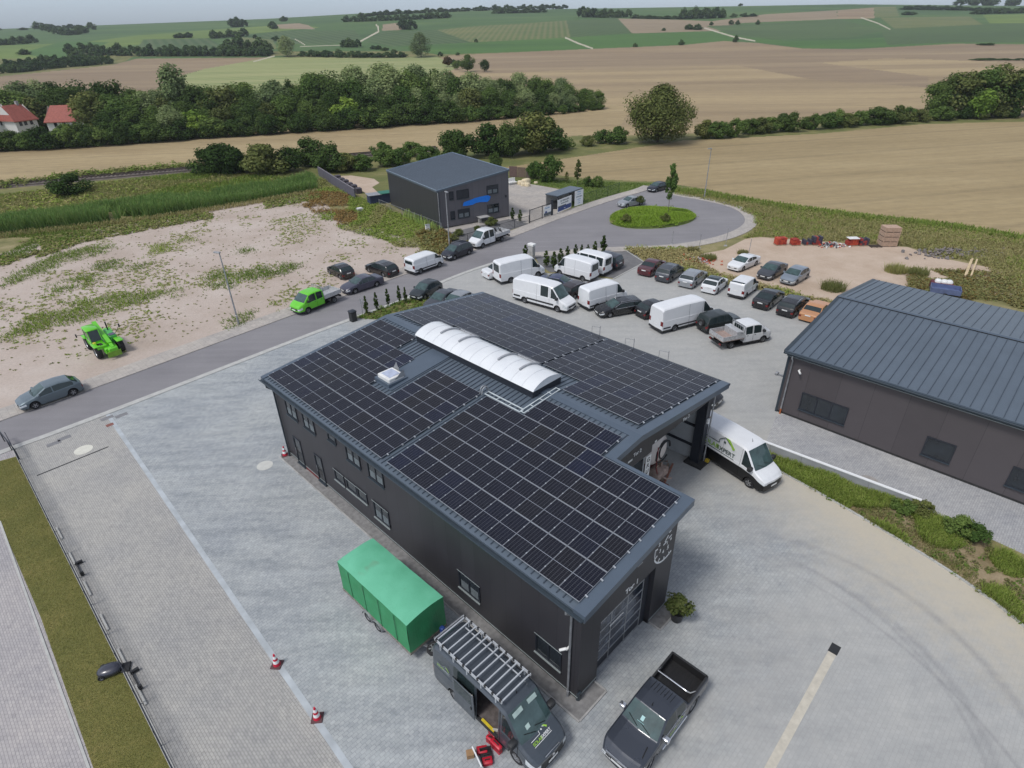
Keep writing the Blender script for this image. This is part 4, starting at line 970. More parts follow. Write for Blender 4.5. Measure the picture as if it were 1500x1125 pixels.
def vehicle(s, root):
    """lofted body shell; s describes side profile, plan width, glazing and trim (metres, x forward)"""
    W2 = s['W'] / 2; xr, xf = s['xr'], s['xf']; wb = s['wb']; wr = s.get('r', .31); gc = s.get('gc', .2)
    ax_f, ax_r = s.get('axf', wb / 2), s.get('axr', -wb / 2)
    top = s['top']; tx = [p[0] for p in top]; tz = [p[1] for p in top]
    belt = s['belt']; bx = [p[0] for p in belt]; bz = [p[1] for p in belt]
    lean = s.get('lean', .26); sm = s.get('sm', .05)
    Ra = wr + s.get('arch', .065)
    def topz(x): return float(np.mean([np.interp(np.clip(x + d, xr, xf), tx, tz) for d in (-sm, -sm / 2, 0, sm / 2, sm)]))
    fr, rr = s.get('fround', .55), s.get('rround', .35); fn, rn = s.get('fnar', .80), s.get('rnar', .90)
    def wid(x):
        f = 1.0
        if x > xf - fr: t = (x - xf + fr) / fr; f = 1 - (1 - fn) * t ** 2.2
        if x < xr + rr: t = (xr + rr - x) / rr; f = min(f, 1 - (1 - rn) * t ** 2.2)
        return W2 * f
    arches = [a for a in (ax_f, ax_r) if xr < a < xf]
    def sect(x):
        w = wid(x); T = topz(x); B = min(float(np.interp(x, bx, bz)), T - .07)
        zb = gc + (.10 * ((x - xf + .5) / .5) if x > xf - .5 else 0) * s.get('nose_up', .5)
        for a in arches:
            d = abs(x - a)
            if d < Ra: zb = max(zb, wr + math.sqrt(Ra * Ra - d * d))
        z0 = zb; z1 = max(gc + .16, z0 + .015); z2 = max(gc + (B - gc) * s.get('midk', .55), z1 + .02); z3 = max(B - .05, z2 + .02); z4 = max(B, z3 + .01)
        T = max(T, z4 + .03)
        dz = T - z4; e = min(s.get('edge', .09), .6 * dz)
        y5 = w * .965 - lean * max(dz - e, 0); y6 = y5 - min(.075, .2 + dz) * s.get('edgew', 1)
        return [(w * .95, z0), (w * .99, z1), (w, z2), (w * .985, z3), (w * .965, z4), (y5, T - e), (y6, T - e * .28), (y6 * .62, T - e * .04), (0, T)]
    xs = set([xr, xf] + [p[0] for p in top] + list(np.arange(xr, xf, .16)))
    for a in arches:
        for k in range(-6, 7): xs.add(a + Ra * math.sin(k / 6 * math.pi / 2) * .999)
        xs.add(a - Ra - .01); xs.add(a + Ra + .01)
    for g in ('doors', 'sidewin', 'wscreen', 'rearwin', 'sunroof', 'bed', 'open'):
        for v in s.get(g, []) or []:
            if isinstance(v, (tuple, list)): xs.update(v[:2])
            else: xs.add(v)
    for v in (xf - .03, xf - .10, xf - .2, xf - .32, xr + .02, xr + .07, xr + .14, xf - .42): xs.add(v)
    xs = sorted(x for x in xs if xr <= x <= xf); X_ = [xs[0]]
    for x in xs[1:]:
        if x - X_[-1] > .012: X_.append(x)
    X_[-1] = xf
    SX = [sect(x) for x in X_]
    bow, x_b = s.get('bow', .13), s.get('wscreen', (0, 0))[0] - .25
    def BW(x, y, z):
        t = min(max((x - x_b) / max(xf - x_b, .1), 0), 1); q = 1 - min(1, (y / W2) ** 2); k = bow * q * min(1, t * 2.2)
        if x < xr + .25 and not s.get('bed') and s.get('rbow', .05): k -= s.get('rbow', .05) * q * (xr + .25 - x) / .25
        return (x + k, y, z)
    parts = {}
    def P(name, side=0):
        return parts.setdefault((name, side), MB())
    def inr(x, r): return r and r[0] < x < r[1]
    def cls(i, row, xm):
        """(part, material index) of the face between rows row and row+1 at xm"""
        tzm, bm = topz(xm), min(float(np.interp(xm, bx, bz)), topz(xm) - .07)
        lo = s.get('low', 0)
        if row == 4 and tzm - bm > .16:
            for k, w in enumerate(s.get('sidewin', [])):
                if inr(xm, w): return ('side_window', k), None
        if row >= 6:
            if inr(xm, s.get('wscreen')): return ('windscreen', 0), None
            if inr(xm, s.get('rearwin')): return ('rear_window', 0), None
            if inr(xm, s.get('sunroof')): return ('sunroof', 0), None
            if inr(xm, s.get('bed')): return None, None
        for o in [s['open']] if s.get('open') else []:
            if inr(xm, o[:2]) and 1 <= row <= 4 and o[2] != 0: return ('OPEN', o[2]), None
        if row == 2 and xm > xf - s.get('hl', .34): return ('headlight', 0), None
        if row == 2 and xm < xr + s.get('tl', .08) : return ('tail_light', 0), None
        if 1 <= row <= 3:
            for k, d in enumerate(s.get('doors', [])):
                if inr(xm, d): return ('door', k), 1 if row < lo else 0
        if row < lo: return ('body', 0), 1
        return ('body', 0), 0
    for i in range(len(X_) - 1):
        xm = .5 * (X_[i] + X_[i + 1])
        for row in range(8):
            c, mi = cls(i, row, xm)
            if c is None: continue
            for sd in (1, -1):
                if c[0] == 'OPEN' and sd == c[1]: continue
                cc = ('body', 0) if c[0] == 'OPEN' else c
                mi_ = (mi or 0) if c[0] != 'OPEN' else 0
                single = cc[0] in ('body', 'windscreen', 'rear_window', 'sunroof')
                mb = P(cc[0] if single else cc[0], 0 if single else (sd, cc[1]))
                a, b = SX[i][row], SX[i + 1][row]; d, c_ = SX[i][row + 1], SX[i + 1][row + 1]
                vs = [BW(X_[i], sd * a[0], a[1]), BW(X_[i + 1], sd * b[0], b[1]), BW(X_[i + 1], sd * c_[0], c_[1]), BW(X_[i], sd * d[0], d[1])]
                if sd > 0: vs = vs[::-1]
                mb.add(vs, [(0, 1, 2, 3)], mi_)
    # end caps
    for x, S_, front in ((X_[0], SX[0], False), (X_[-1], SX[-1], True)):
        for row in range(8):
            (y0, z0), (y1, z1) = S_[row], S_[row + 1]
            for k, (f0, f1) in enumerate(((-1, -.74), (-.74, 0), (0, .74), (.74, 1))):
                outer = k in (0, 3); c = ('body', 0); mi = 1 if row < s.get('low', 0) or (row == 0 and s.get('dark_bumper')) else 0
                if front:
                    if row == 2: c = ('headlight', (1 if k == 3 else -1, 0)) if outer else ('grille', 0)
                    elif row == 1 and not outer and s.get('grille_low'): c = ('grille', 0)
                else:
                    if row == 2 and outer: c = ('tail_light', (1 if k == 3 else -1, 0))
                    if row == 4 and s.get('rear_panes') and not False: c = ('rear_window', (k // 2, 7)) if abs(f0 + f1) < 1.7 else c
                vs = [BW(x, f0 * y0, z0), BW(x, f1 * y0, z0), BW(x, f1 * y1, z1), BW(x, f0 * y1, z1)]
                if not front: vs = vs[::-1]
                P(c[0], c[1]).add(vs, [(0, 1, 2, 3)], mi if c[0] == 'body' else 0)
    pm = s['paint']; low = s.get('lowmat', M['blackpl'])
    matmap = {'body': [pm, low], 'door': [pm, low], 'windscreen': [M['wscreen']], 'rear_window': [M['glass']], 'side_window': [M['glass']], 'sunroof': [M['glass']], 'headlight': [M['lamp']], 'tail_light': [M['tail']], 'grille': [M['blackpl']]}
    body = None
    for (nm, sd), mb in parts.items():
        if not mb.f: continue
        mb.build(nm, matmap[nm], root, smooth=38 if nm != 'grille' else None)
    # underside and inner mass behind the glass
    mb = MB(); bt = min(bz) - .08
    mb.box(xr + .12, xf - .15, -W2 + .26, W2 - .26, gc - .02, gc + .30 if s.get('hollow') else bt - .05)
    for a0, a1 in ((xr + .1, ax_r - Ra - .02), (ax_r + Ra + .02, ax_f - Ra - .02), (ax_f + Ra + .02, xf - .18)):
        if a1 > a0: mb.box(a0, a1, -W2 * .93, W2 * .93, gc + .005, gc + .05)
    mb.build('underbody', M['under'], root)
    for a, st in ((ax_f, s.get('steer', 0)), (ax_r, 0)):
        for sd in (1, -1): add_wheel(root, a, sd * (W2 - s.get('ww', .2) / 2 - .035), wr, s.get('ww', .2), s.get('rim', 'alloy'), st)
    # mirrors
    mx, mz = s['mirror']
    for sd in (1, -1):
        mb = MB(); w = wid(mx); big = s.get('mir', 1.0)
        mb.bbox(mx - .07 * big, mx + .09 * big, min(sd * (w * .93), sd * (w * .93 + .22 * big)), max(sd * (w * .93), sd * (w * .93 + .22 * big)), mz - .07 * big, mz + .10 * big, .03); mb.build('mirror', s.get('mirmat', pm), root, smooth=40)
    # number plates
    for x, on in ((xf + bow + .004, True), (xr - s.get('rbow', .05) - .004, s.get('rplate', True))):
        if on:
            z = gc + .24 if x > 0 else s.get('pz', gc + .50); mb = MB(); mb.box(min(x, x + (.012 if x > 0 else -.012)), max(x, x + (.012 if x > 0 else -.012)), -.26, .26, z, z + .11); mb.build('number_plate', M['plate'], root)
    # bumper, handles, wipers, rails
    if s.get('bumper'):
        for x0, x1, w in ((xf + .0, xf + .11, wid(xf) * .90), (xr - .05, xr + .06, wid(xr) * .98)):
            mb = MB(); mb.bbox(x0, x1, -w, w, gc + .02, gc + .24, .025); mb.build('bumper', M['blackpl'], root, smooth=40)
    hz = float(np.interp(0, bx, bz)) - .10
    for d in s.get('doors', []):
        for sd in (1, -1):
            xh = d[0] + .12; mb = MB(); y = wid(xh) * .985; mb.box(xh, xh + .16, min(sd * y, sd * (y + .03)), max(sd * y, sd * (y + .03)), hz - .02, hz + .015); mb.build('handle', s.get('handle', pm), root)
    for x in s.get('seams', []):
        for sd in (1, -1):
            S0 = sect(x); mb = MB(); pts = [Vector((x, sd * (p[0] + .004), p[1])) for p in S0[1:6]]
            for a, b in zip(pts, pts[1:]): mb.bar(a, b, .018, .006)
            mb.build('panel_gap', M['under'], root)
    if s.get('rails'):
        a, b = s['rails']
        for sd in (1, -1):
            pts = [Vector((x, sd * sect(x)[6][0], sect(x)[6][1] + .045)) for x in np.linspace(a, b, 7)]; mb = MB()
            mb.tube([pts[0] - Vector((0, 0, .05))] + pts + [pts[-1] - Vector((0, 0, .05))], .016, 6); mb.build('roof_rail', s.get('railmat', M['chrome']), root, smooth=60)
    if s.get('strip'):
        a, b, z, h = s['strip']
        for sd in (1, -1):
            mb = MB(); n = 14
            for k in range(n):
                x0, x1 = a + (b - a) * k / n, a + (b - a) * (k + 1) / n
                if any(abs(.5 * (x0 + x1) - q) < Ra for q in arches) and z < wr + Ra: continue
                y = max(wid(x0), wid(x1)); mb.box(x0, x1, min(sd * (y - .01), sd * (y + .015)), max(sd * (y - .01), sd * (y + .015)), z, z + h)
            mb.build('side_moulding', M['blackpl'], root)
    if s.get('wiper', True) and s.get('wscreen'):
        xc = s['wscreen'][1]; mb = MB()
        for y0 in (-.1, .45): mb.bar(Vector(BW(xc - .03, y0, topz(xc - .03))) + Vector((0, 0, .02)), Vector(BW(xc - .16, y0 - .5, topz(xc - .16))) + Vector((0, 0, .02)), .018, .018)
        mb.build('wipers', M['under'], root)
    if s.get('antenna'):
        x = s['antenna']; mb = MB(); mb.tube([(x, 0, topz(x)), (x - .06, 0, topz(x) + .22)], [.02, .006], 6); mb.build('antenna', M['under'], root)
    def surf(x, y):
        x0 = x
        for _ in range(4): x0 = x - (BW(x0, y, 0)[0] - x0)
        return topz(x0)
    if s.get('trim'):
        a, b = s['trim']
        for sd in (1, -1):
            mb = MB(); xs_ = np.linspace(a, b, 10)
            for q in (4, 5): mb.tube([(x, sd * (sect(x)[q][0] + .01), sect(x)[q][1]) for x in xs_], .018, 6)
            mb.build('window_trim', M['chrome'], root, smooth=60)
    return (lambda x: surf(x, 0)), sect, surf

def spec(kind, **kw):
    if kind == 'hatch':
        s = dict(W=1.75, wb=2.55, xf=2.10, xr=-2.03, top=[(-2.03, .66), (-2.0, .92), (-1.85, 1.0), (-1.38, 1.36), (-.6, 1.46), (.25, 1.42), (1.10, .98), (1.75, .84), (2.10, .64)],
                 belt=[(-2.1, .95), (-1.5, .95), (1.1, .86), (2.1, .6)], sidewin=[(-1.42, -.78), (-.72, .02), (.08, .88)], wscreen=(.28, 1.08), rearwin=(-1.83, -1.40), doors=[(-.75, .05), (.05, 1.02)], mirror=(.86, .98))
    elif kind == 'estate':
        s = dict(W=1.80, wb=2.78, xf=2.30, xr=-2.42, top=[(-2.42, .68), (-2.38, .95), (-2.27, 1.02), (-1.90, 1.38), (-.8, 1.47), (.30, 1.43), (1.18, .98), (1.95, .83), (2.30, .63)],
                 belt=[(-2.4, .95), (-1.8, .93), (1.15, .86), (2.3, .6)], sidewin=[(-1.95, -1.2), (-1.12, -.42), (-.34, .42), (.48, .95)], wscreen=(.33, 1.15), rearwin=(-2.25, -1.93), doors=[(-1.15, -.38), (-.38, .95)], mirror=(.9, .98), rails=(-1.75, .2))
    elif kind == 'sedan':
        s = dict(W=1.80, wb=2.75, xf=2.28, xr=-2.38, top=[(-2.38, .72), (-2.34, .98), (-1.62, 1.02), (-.95, 1.38), (-.4, 1.44), (.25, 1.41), (1.12, .97), (1.92, .83), (2.28, .63)],
                 belt=[(-2.4, .93), (-1.6, .93), (1.1, .86), (2.3, .6)], sidewin=[(-1.3, -.42), (-.36, .32), (.38, .9)], wscreen=(.28, 1.10), rearwin=(-1.58, -.98), doors=[(-1.1, -.39), (-.39, .92)], mirror=(.86, .97))
    elif kind == 'mpv':
        s = dict(W=1.82, wb=2.7, xf=2.18, xr=-2.22, top=[(-2.22, .7), (-2.19, 1.0), (-2.08, 1.1), (-1.8, 1.55), (-.6, 1.65), (.45, 1.58), (1.35, 1.06), (1.85, .9), (2.18, .66)],
                 belt=[(-2.3, 1.02), (-1.6, 1.0), (1.3, .93), (2.2, .62)], sidewin=[(-1.88, -1.2), (-1.12, -.3), (-.22, .6), (.66, 1.05)], wscreen=(.48, 1.32), rearwin=(-2.06, -1.83), doors=[(-1.1, -.26), (-.26, .95)], mirror=(1.0, 1.05), rails=(-1.6, .2))
    elif kind == 'suv':
        s = dict(W=1.84, wb=2.6, xf=2.08, xr=-2.12, r=.36, ww=.23, gc=.3, top=[(-2.12, .8), (-2.1, 1.1), (-2.03, 1.18), (-1.86, 1.66), (-.6, 1.74), (.35, 1.70), (.95, 1.16), (1.75, 1.06), (2.08, .8)],
                 belt=[(-2.2, 1.1), (.9, 1.05), (2.1, .75)], sidewin=[(-1.9, -1.1), (-1.02, -.25), (-.17, .5), (.55, .72)], wscreen=(.38, .93), rearwin=(-2.01, -1.88), doors=[(-1.05, -.2), (-.2, .72)], mirror=(.72, 1.15), low=1)
    elif kind == 'van':      # large high-roof delivery van
        s = dict(W=2.0, wb=3.64, xf=2.82, xr=-3.12, r=.345, ww=.24, gc=.24, top=[(-3.12, 2.32), (-3.0, 2.50), (-1, 2.60), (.85, 2.58), (1.25, 2.50), (2.08, 1.34), (2.62, 1.12), (2.82, .9)],
                 belt=[(-3.2, 1.34), (1.3, 1.34), (2.1, 1.22), (2.82, .82)], sidewin=[(1.12, 1.86)], wscreen=(1.30, 2.05), doors=[(.98, 1.98), (-.35, .95)], mirror=(1.82, 1.45), mir=1.5, mirmat=M['blackpl'], lean=.07, edge=.14, edgew=1.3, rim='steel',
                 low=1, bumper=True, axf=1.86, axr=-1.78, rnar=.97, fround=.5, hl=.42, tl=.05, seams=[-.40, 1.0, 1.98], fnar=.87, rround=.15, pz=.8, sm=.08)
    elif kind == 'transit':  # older medium van
        s = dict(W=1.94, wb=3.3, xf=2.45, xr=-2.62, r=.33, ww=.22, gc=.24, top=[(-2.62, 2.12), (-2.52, 2.32), (-.8, 2.40), (.85, 2.38), (1.2, 2.28), (1.82, 1.32), (2.3, 1.08), (2.45, .88)],
                 belt=[(-2.7, 1.26), (1.2, 1.26), (1.85, 1.18), (2.45, .8)], sidewin=[(.98, 1.62)], wscreen=(1.24, 1.80), doors=[(.86, 1.74), (-.45, .84)], mirror=(1.6, 1.38), mir=1.4, mirmat=M['blackpl'], lean=.10, edge=.13, edgew=1.3, rim='steel',
                 low=1, bumper=True, axf=1.6, axr=-1.62, rnar=.96, rround=.15, hl=.36, tl=.05, seams=[-.5, .86, 1.74], strip=(-2.5, 1.7, .52, .14), pz=.8, sm=.08)
    elif kind == 'smallvan':
        s = dict(W=1.80, wb=2.7, xf=2.05, xr=-2.2, top=[(-2.2, 1.55), (-2.12, 1.76), (-.5, 1.83), (.45, 1.80), (.72, 1.70), (1.28, 1.1), (1.85, .93), (2.05, .7)],
                 belt=[(-2.3, 1.06), (1.1, 1.02), (1.3, .98), (2.05, .65)], sidewin=[(.2, .98)], wscreen=(.75, 1.25), doors=[(.12, 1.1), (-.8, .08)], mirror=(.95, 1.15), mir=1.1, mirmat=M['blackpl'], lean=.12, edge=.1, rim='steel', low=1, bumper=True, rnar=.95, rround=.15, tl=.06, seams=[.1, 1.1], pz=.85)
    elif kind == 'cab':      # crew cab of a flatbed truck, xr is the back wall of the cab
        s = dict(W=1.9, wb=3.4, xf=2.62, xr=-.42, r=.335, ww=.22, gc=.26, top=[(-.42, 1.85), (-.36, 1.93), (.4, 1.97), (1.0, 1.95), (1.3, 1.88), (2.0, 1.24), (2.48, 1.04), (2.62, .84)],
                 belt=[(-.5, 1.14), (1.9, 1.10), (2.1, 1.04), (2.62, .76)], sidewin=[(-.28, .42), (.56, 1.36)], wscreen=(1.32, 1.97), doors=[(-.3, .48), (.50, 1.62)], mirror=(1.55, 1.28), mir=1.25, mirmat=M['blackpl'], lean=.16, edge=.11, rim='steel',
                 low=1, bumper=False, dark_bumper=True, axf=1.72, axr=-1.68, rnar=1.0, rround=.05, rbow=0, hl=.36, tl=0, seams=[.49, -.32, 1.62], rplate=False, rear_panes=True, handle=M['blackpl'])
    elif kind == 'pickup':
        s = dict(W=1.86, wb=3.2, xf=2.45, xr=-2.75, r=.39, ww=.26, gc=.36, top=[(-2.75, 1.10), (-2.7, 1.14), (-1.12, 1.14), (-1.06, 1.16), (-.78, 1.68), (-.1, 1.80), (.45, 1.76), (1.12, 1.20), (1.4, 1.15), (2.15, 1.06), (2.45, .78)],
                 belt=[(-2.8, 1.10), (-1.05, 1.10), (1.1, 1.05), (2.2, .95), (2.45, .72)], sidewin=[(-.85, -.25), (-.17, .78)], wscreen=(.48, 1.09), rearwin=(-1.03, -.80), doors=[(-.9, -.2), (-.2, .9)], mirror=(.8, 1.2), mir=1.25, bed=(-2.66, -1.13), lean=.22, low=1, rnar=.97, rround=.2, hl=.40, tl=.1, arch=.08,
                 axf=1.58, axr=-1.62, sm=.03)
    s.update(kw); return s
def stretch(s, k):
    """lengthen a vehicle: every x scaled"""
    f = lambda v: v * k
    for a in ('xf', 'xr', 'wb', 'axf', 'axr', 'antenna'):
        if a in s: s[a] = f(s[a])
    s['top'] = [(f(a), b) for a, b in s['top']]; s['belt'] = [(f(a), b) for a, b in s['belt']]
    for a in ('sidewin', 'doors'): s[a] = [(f(p), f(q)) for p, q in s.get(a, [])]
    for a in ('wscreen', 'rearwin', 'rails', 'bed', 'sunroof'):
        if s.get(a): s[a] = tuple(f(p) for p in s[a])
    if s.get('seams'): s['seams'] = [f(p) for p in s['seams']]
    if s.get('strip'): s['strip'] = (f(s['strip'][0]), f(s['strip'][1])) + tuple(s['strip'][2:])
    s['mirror'] = (f(s['mirror'][0]), s['mirror'][1]); return s
def from_wheels(f, r, side, W, mid=0.0):
    """centre and heading from the ground contact pixels of the front and rear wheel on the visible side"""
    a, b = G(*f), G(*r); d = (a - b).normalized(); left = Vector((-d.y, d.x, 0)); off = W / 2 - .13
    c = (a + b) / 2 + left * (-off if side == 'L' else off); return c - d * mid, math.atan2(d.y, d.x)
def from_rear(r, head, side, W, axr):
    d = Vector((math.cos(head), math.sin(head), 0)); left = Vector((-d.y, d.x, 0)); off = W / 2 - .13
    return G(*r) - d * axr + left * (-off if side == 'L' else off), head
CARS = {}
def put(kind, name, label, cat, place, group, color, k=1.0, **kw):
    s = spec(kind, **kw)
    if k != 1: stretch(s, k)
    s['paint'] = color
    W = s['W']; af, ar = s.get('axf', s['wb'] / 2), s.get('axr', -s['wb'] / 2)
    m = place[0]
    if m == 'w': c, h = from_wheels(place[1], place[2], place[3], W, (af + ar) / 2)
    elif m == 'r': c, h = from_rear(place[1], R(place[2]), place[3], W, ar)
    else: c, h = Vector(place[1]), R(place[2])
    root = thing(name, label, cat, (c.x, c.y, place[4] if len(place) > 4 else 0.012), h, group)
    tp = vehicle(s, root); return root, s, tp
C_ = {k: paint(k + '_paint', v, r_, m_) for k, v, r_, m_ in [
    ('white', (.70, .715, .73), .35, 0), ('van_white', (.74, .755, .77), .38, 0), ('black', (.008, .008, .010), .22, 0), ('navy', (.012, .014, .024), .25, 0), ('blue', (.022, .03, .085), .25, .1), ('maroon', (.075, .012, .018), .28, 0),
    ('grey', (.06, .066, .078), .3, .3), ('silver', (.36, .38, .40), .32, .5), ('bluesilver', (.27, .31, .36), .32, .5), ('steelblue', (.135, .175, .20), .3, .4), ('violet', (.055, .055, .085), .3, .2), ('teal', (.018, .026, .03), .25, .1),
    ('orange', (.52, .25, .11), .4, 0), ('lime', (.13, .56, .015), .38, 0), ('vangrey', (.055, .068, .084), .3, .15), ('darkgreen', (.014, .022, .022), .35, 0), ('darkplum', (.022, .012, .014), .28, 0)]}
GR1, GR2, GR3, GR4 = 'vehicles parked along the road', 'cars in the car park row', 'vans and cars in the yard', 'cars on the sand lot'
# --- along the road
put('hatch', 'parked_car', 'steel blue three door hatchback parked alone, half on the pavement across from the driveway', 'car', ('w', (56, 598.7), (108, 580.3), 'L', .06), GR1, C_['steelblue'], 1.02, doors=[(-.1, 1.02)], sidewin=[(-1.5, -.15), (-.08, .88)])
put('sedan', 'parked_car', 'grey violet older saloon parked behind the lime green flatbed truck', 'car', ('w', (519.7, 430.8), (552.8, 420.1), 'L', .04), GR1, C_['violet'], 1.02, edge=.06)
put('hatch', 'parked_car', 'small black hatchback standing off the road among weeds beside the grey violet saloon', 'car', ('w', (484, 402), (499.5, 409.5), 'L'), GR1, C_['black'], .95)
put('estate', 'parked_car', 'black estate car nosed into the dirt lot, rear to the road beside the white van', 'car', ('w', (540.5, 398.8), (563.5, 406.3), 'L'), GR1, C_['black'], .96)
rv, s_, _ = put('transit', 'delivery_van', 'low roofed white van with dark rear panes parked on the far side of the road', 'van', ('w', (643.5, 391.6), (616, 401.5), 'R', .04), GR1, C_['van_white'], .93, rear_panes=True, top=[(-2.62, 1.72), (-2.52, 1.92), (-.8, 1.99), (.85, 1.97), (1.2, 1.90), (1.82, 1.26), (2.3, 1.06), (2.45, .86)])
put('mpv', 'parked_car', 'black high roofed people carrier facing the white low roofed van', 'car', ('w', (664.7, 381.6), (687.7, 372.9), 'L', .04), GR1, C_['navy'], .98, mirmat=M['blackpl'])
put('hatch', 'parked_car', 'dark teal grey small hatchback, leftmost of three cars behind the warehouse gable', 'car', ('c', G(625, 432), -124), GR3, C_['teal'], .93, top=[(-2.03, .66), (-2.0, .92), (-1.85, 1.0), (-1.38, 1.42), (-.6, 1.52), (.25, 1.48), (1.10, 1.0), (1.75, .84), (2.10, .64)])
put('sedan', 'parked_car', 'black saloon half hidden by the roof edge, middle of three cars behind the warehouse gable', 'car', ('c', G(648, 437, .7), -124), GR3, C_['grey'], .98)
put('hatch', 'parked_car', 'pale silver car mostly hidden by the roof edge, nearest the vans of the three', 'car', ('c', G(669.5, 436, 1.0), -124), GR3, C_['silver'], .98)
put('sedan', 'parked_car', 'silver two door saloon driving round the traffic island', 'car', ('w', (916.4, 304.5), (939.9, 300.6), 'L'), None, C_['silver'], .97, doors=[(-.1, .95)], sidewin=[(-1.2, -.15), (-.08, .9)])
put('hatch', 'parked_car', 'dark blue grey hatchback standing at the track behind the island tree', 'car', ('w', (960.4, 282), (975, 278.2), 'L'), None, C_['navy'], 1.0)
# --- car park row, tails towards the yard
put('sedan', 'parked_car', 'dark red older saloon, first of the car park row', 'car', ('r', (956.7, 403.7), 52, 'R'), GR2, C_['maroon'], .98)
put('mpv', 'parked_car', 'dark grey people carrier with roof rails, between dark red saloon and silver estate', 'car', ('r', (982.3, 413.3), 51, 'R'), GR2, C_['grey'], .98)
put('estate', 'parked_car', 'silver estate car with grey roof rails, beside the white hatchback', 'car', ('r', (1017.5, 420.8), 52, 'R'), GR2, C_['silver'], .97)
put('hatch', 'parked_car', 'white small hatchback with a black roof', 'car', ('r', (1049.5, 430.4), 51, 'R'), GR2, C_['white'], .93, sunroof=(-1.1, .2))
put('smallvan', 'delivery_van', 'white compact van in the car park row with dark strip on its rear roof edge', 'van', ('r', (1091, 436.8), 48, 'R'), GR2, C_['white'], .98, sunroof=(-2.1, -1.78))
put('sedan', 'parked_car', 'black fastback saloon between white compact van and black estate', 'car', ('r', (1128.2, 452.4), 47, 'R'), GR2, C_['black'], 1.0, top=[(-2.38, .72), (-2.34, 1.0), (-1.95, 1.04), (-.95, 1.39), (-.4, 1.46), (.25, 1.42), (1.12, .97), (1.92, .83), (2.28, .63)], rearwin=(-1.88, -.98))
put('estate', 'parked_car', 'black estate with chrome roof rails and pale number plate, beside the orange classic', 'car', ('r', (1164.8, 463.2), 46, 'R'), GR2, C_['black'], 1.02)
oc, _, _ = put('sedan', 'parked_car', 'orange classic saloon partly hidden by the ribbed hall roof', 'car', ('r', (1198, 471.5), 47, 'R'), GR2, C_['orange'], .97, edge=.05, lowmat=M['chrome'], top=[(-2.38, .78), (-2.34, .9), (-1.5, .93), (-.95, 1.30), (-.4, 1.36), (.25, 1.34), (.85, .93), (1.92, .88), (2.28, .7)], wscreen=(.27, .84), rearwin=(-1.46, -.98), lean=.2)
# --- on the sand lot, noses towards the car park
put('sedan', 'parked_car', 'white fastback coupe on the sand behind the weeds', 'car', ('c', G(1088, 391), -140), GR4, C_['white'], 1.0, top=[(-2.38, .72), (-2.34, .98), (-1.95, 1.02), (-.95, 1.33), (-.4, 1.39), (.25, 1.36), (1.12, .95), (1.92, .82), (2.28, .63)], rearwin=(-1.88, -.98))
put('sedan', 'parked_car', 'dark grey saloon on the sand, between white coupe and silver blue hatchback', 'car', ('c', G(1129.5, 403), -136), GR4, C_['grey'], .98)
put('hatch', 'parked_car', 'silver blue hatchback on the sand, nearest the weeds by the hall', 'car', ('c', G(1163, 410.5), -137), GR4, C_['bluesilver'], 1.02)
# --- vans and cars in the yard
h12, s12, _ = put('van', 'delivery_van', 'tall white van at the kerb by the gravel bed, rear towards the road', 'van', ('c', G(733, 418.3) + Vector((math.cos(R(28)), math.sin(R(28)), 0)) * 3.1 + Vector((-math.sin(R(28)), math.cos(R(28)), 0)) * .95, 28), GR3, C_['van_white'], .98, rear_panes=True)
put('sedan', 'parked_car', 'white saloon hidden behind the tall white van, only its tail showing', 'car', ('r', (726.7, 408.7), 33, 'R'), GR3, C_['white'], .98)
h13, s13, _ = put('van', 'delivery_van', 'white crew van with black side moulding and square side window, nose to the right', 'van', ('w', (816.8, 457.2), (768.8, 443.9), 'R'), GR3, C_['van_white'], 1.13, sidewin=[(1.12, 1.86), (.02, .85)], strip=(-3.0, 2.2, .62, .17), rim='steel')
put('sedan', 'parked_car', 'dark blue saloon squeezed between two white vans, nose to the right', 'car', ('c', G(819, 412, .8), -24), GR3, C_['blue'], .98)
put('estate', 'parked_car', 'dark plum estate car, tail out beside the nose of the white crew van', 'car', ('r', (841, 438.5), 40, 'R'), GR3, C_['darkplum'], .95)
put('transit', 'delivery_van', 'white van with faint side lettering beside the black estate with chrome trim', 'van', ('r', (872.9, 453.8), 31, 'R'), GR3, C_['van_white'], 1.02)
h17, s17, _ = put('transit', 'delivery_van', 'older white van with two small rear door panes, nose to the gravel bed', 'van', ('w', (821, 403.5), (853, 412), 'L'), GR3, C_['van_white'], 1.0, rear_panes=True, strip=None)
d = Vector((math.cos(R(139)), math.sin(R(139)), 0))
rt17 = Vector((d.y, -d.x, 0))
put('transit', 'delivery_van', 'white minibus with one wide dark rear window, between older white van and navy car', 'van', ('c', h17.location + rt17 * 2.55 - d * .2, 139), GR3, C_['van_white'], .98, rear_panes=True, strip=None, sidewin=[(.98, 1.62), (-.3, .8), (-1.4, -.4), (-2.4, -1.5)])
put('suv', 'parked_car', 'navy estate wagon with a white plate parked beside the white minibus, gravel bed behind', 'car', ('c', h17.location + rt17 * 5.0 - d * .7, 139), GR3, C_['navy'], 1.05)
put('estate', 'parked_car', 'black estate with chrome window trim and alloy wheels standing across the yard', 'car', ('w', (892.8, 465.7), (930.7, 459.4), 'L'), GR3, C_['black'], 1.04, railmat=M['chrome'], trim=(-1.9, .95))
put('hatch', 'parked_car', 'black small hatchback wedged between the chrome trimmed estate and a long white van', 'car', ('r', (952, 467.5), 30, 'R'), GR3, C_['black'], .97)
h22, s22, _ = put('van', 'delivery_van', 'long white van with black lower sill, parallel to the dark off-roader', 'van', ('r', (986.7, 485.3), 26, 'R'), GR3, C_['van_white'], 1.15, strip=(-3.0, 2.2, .55, .13))
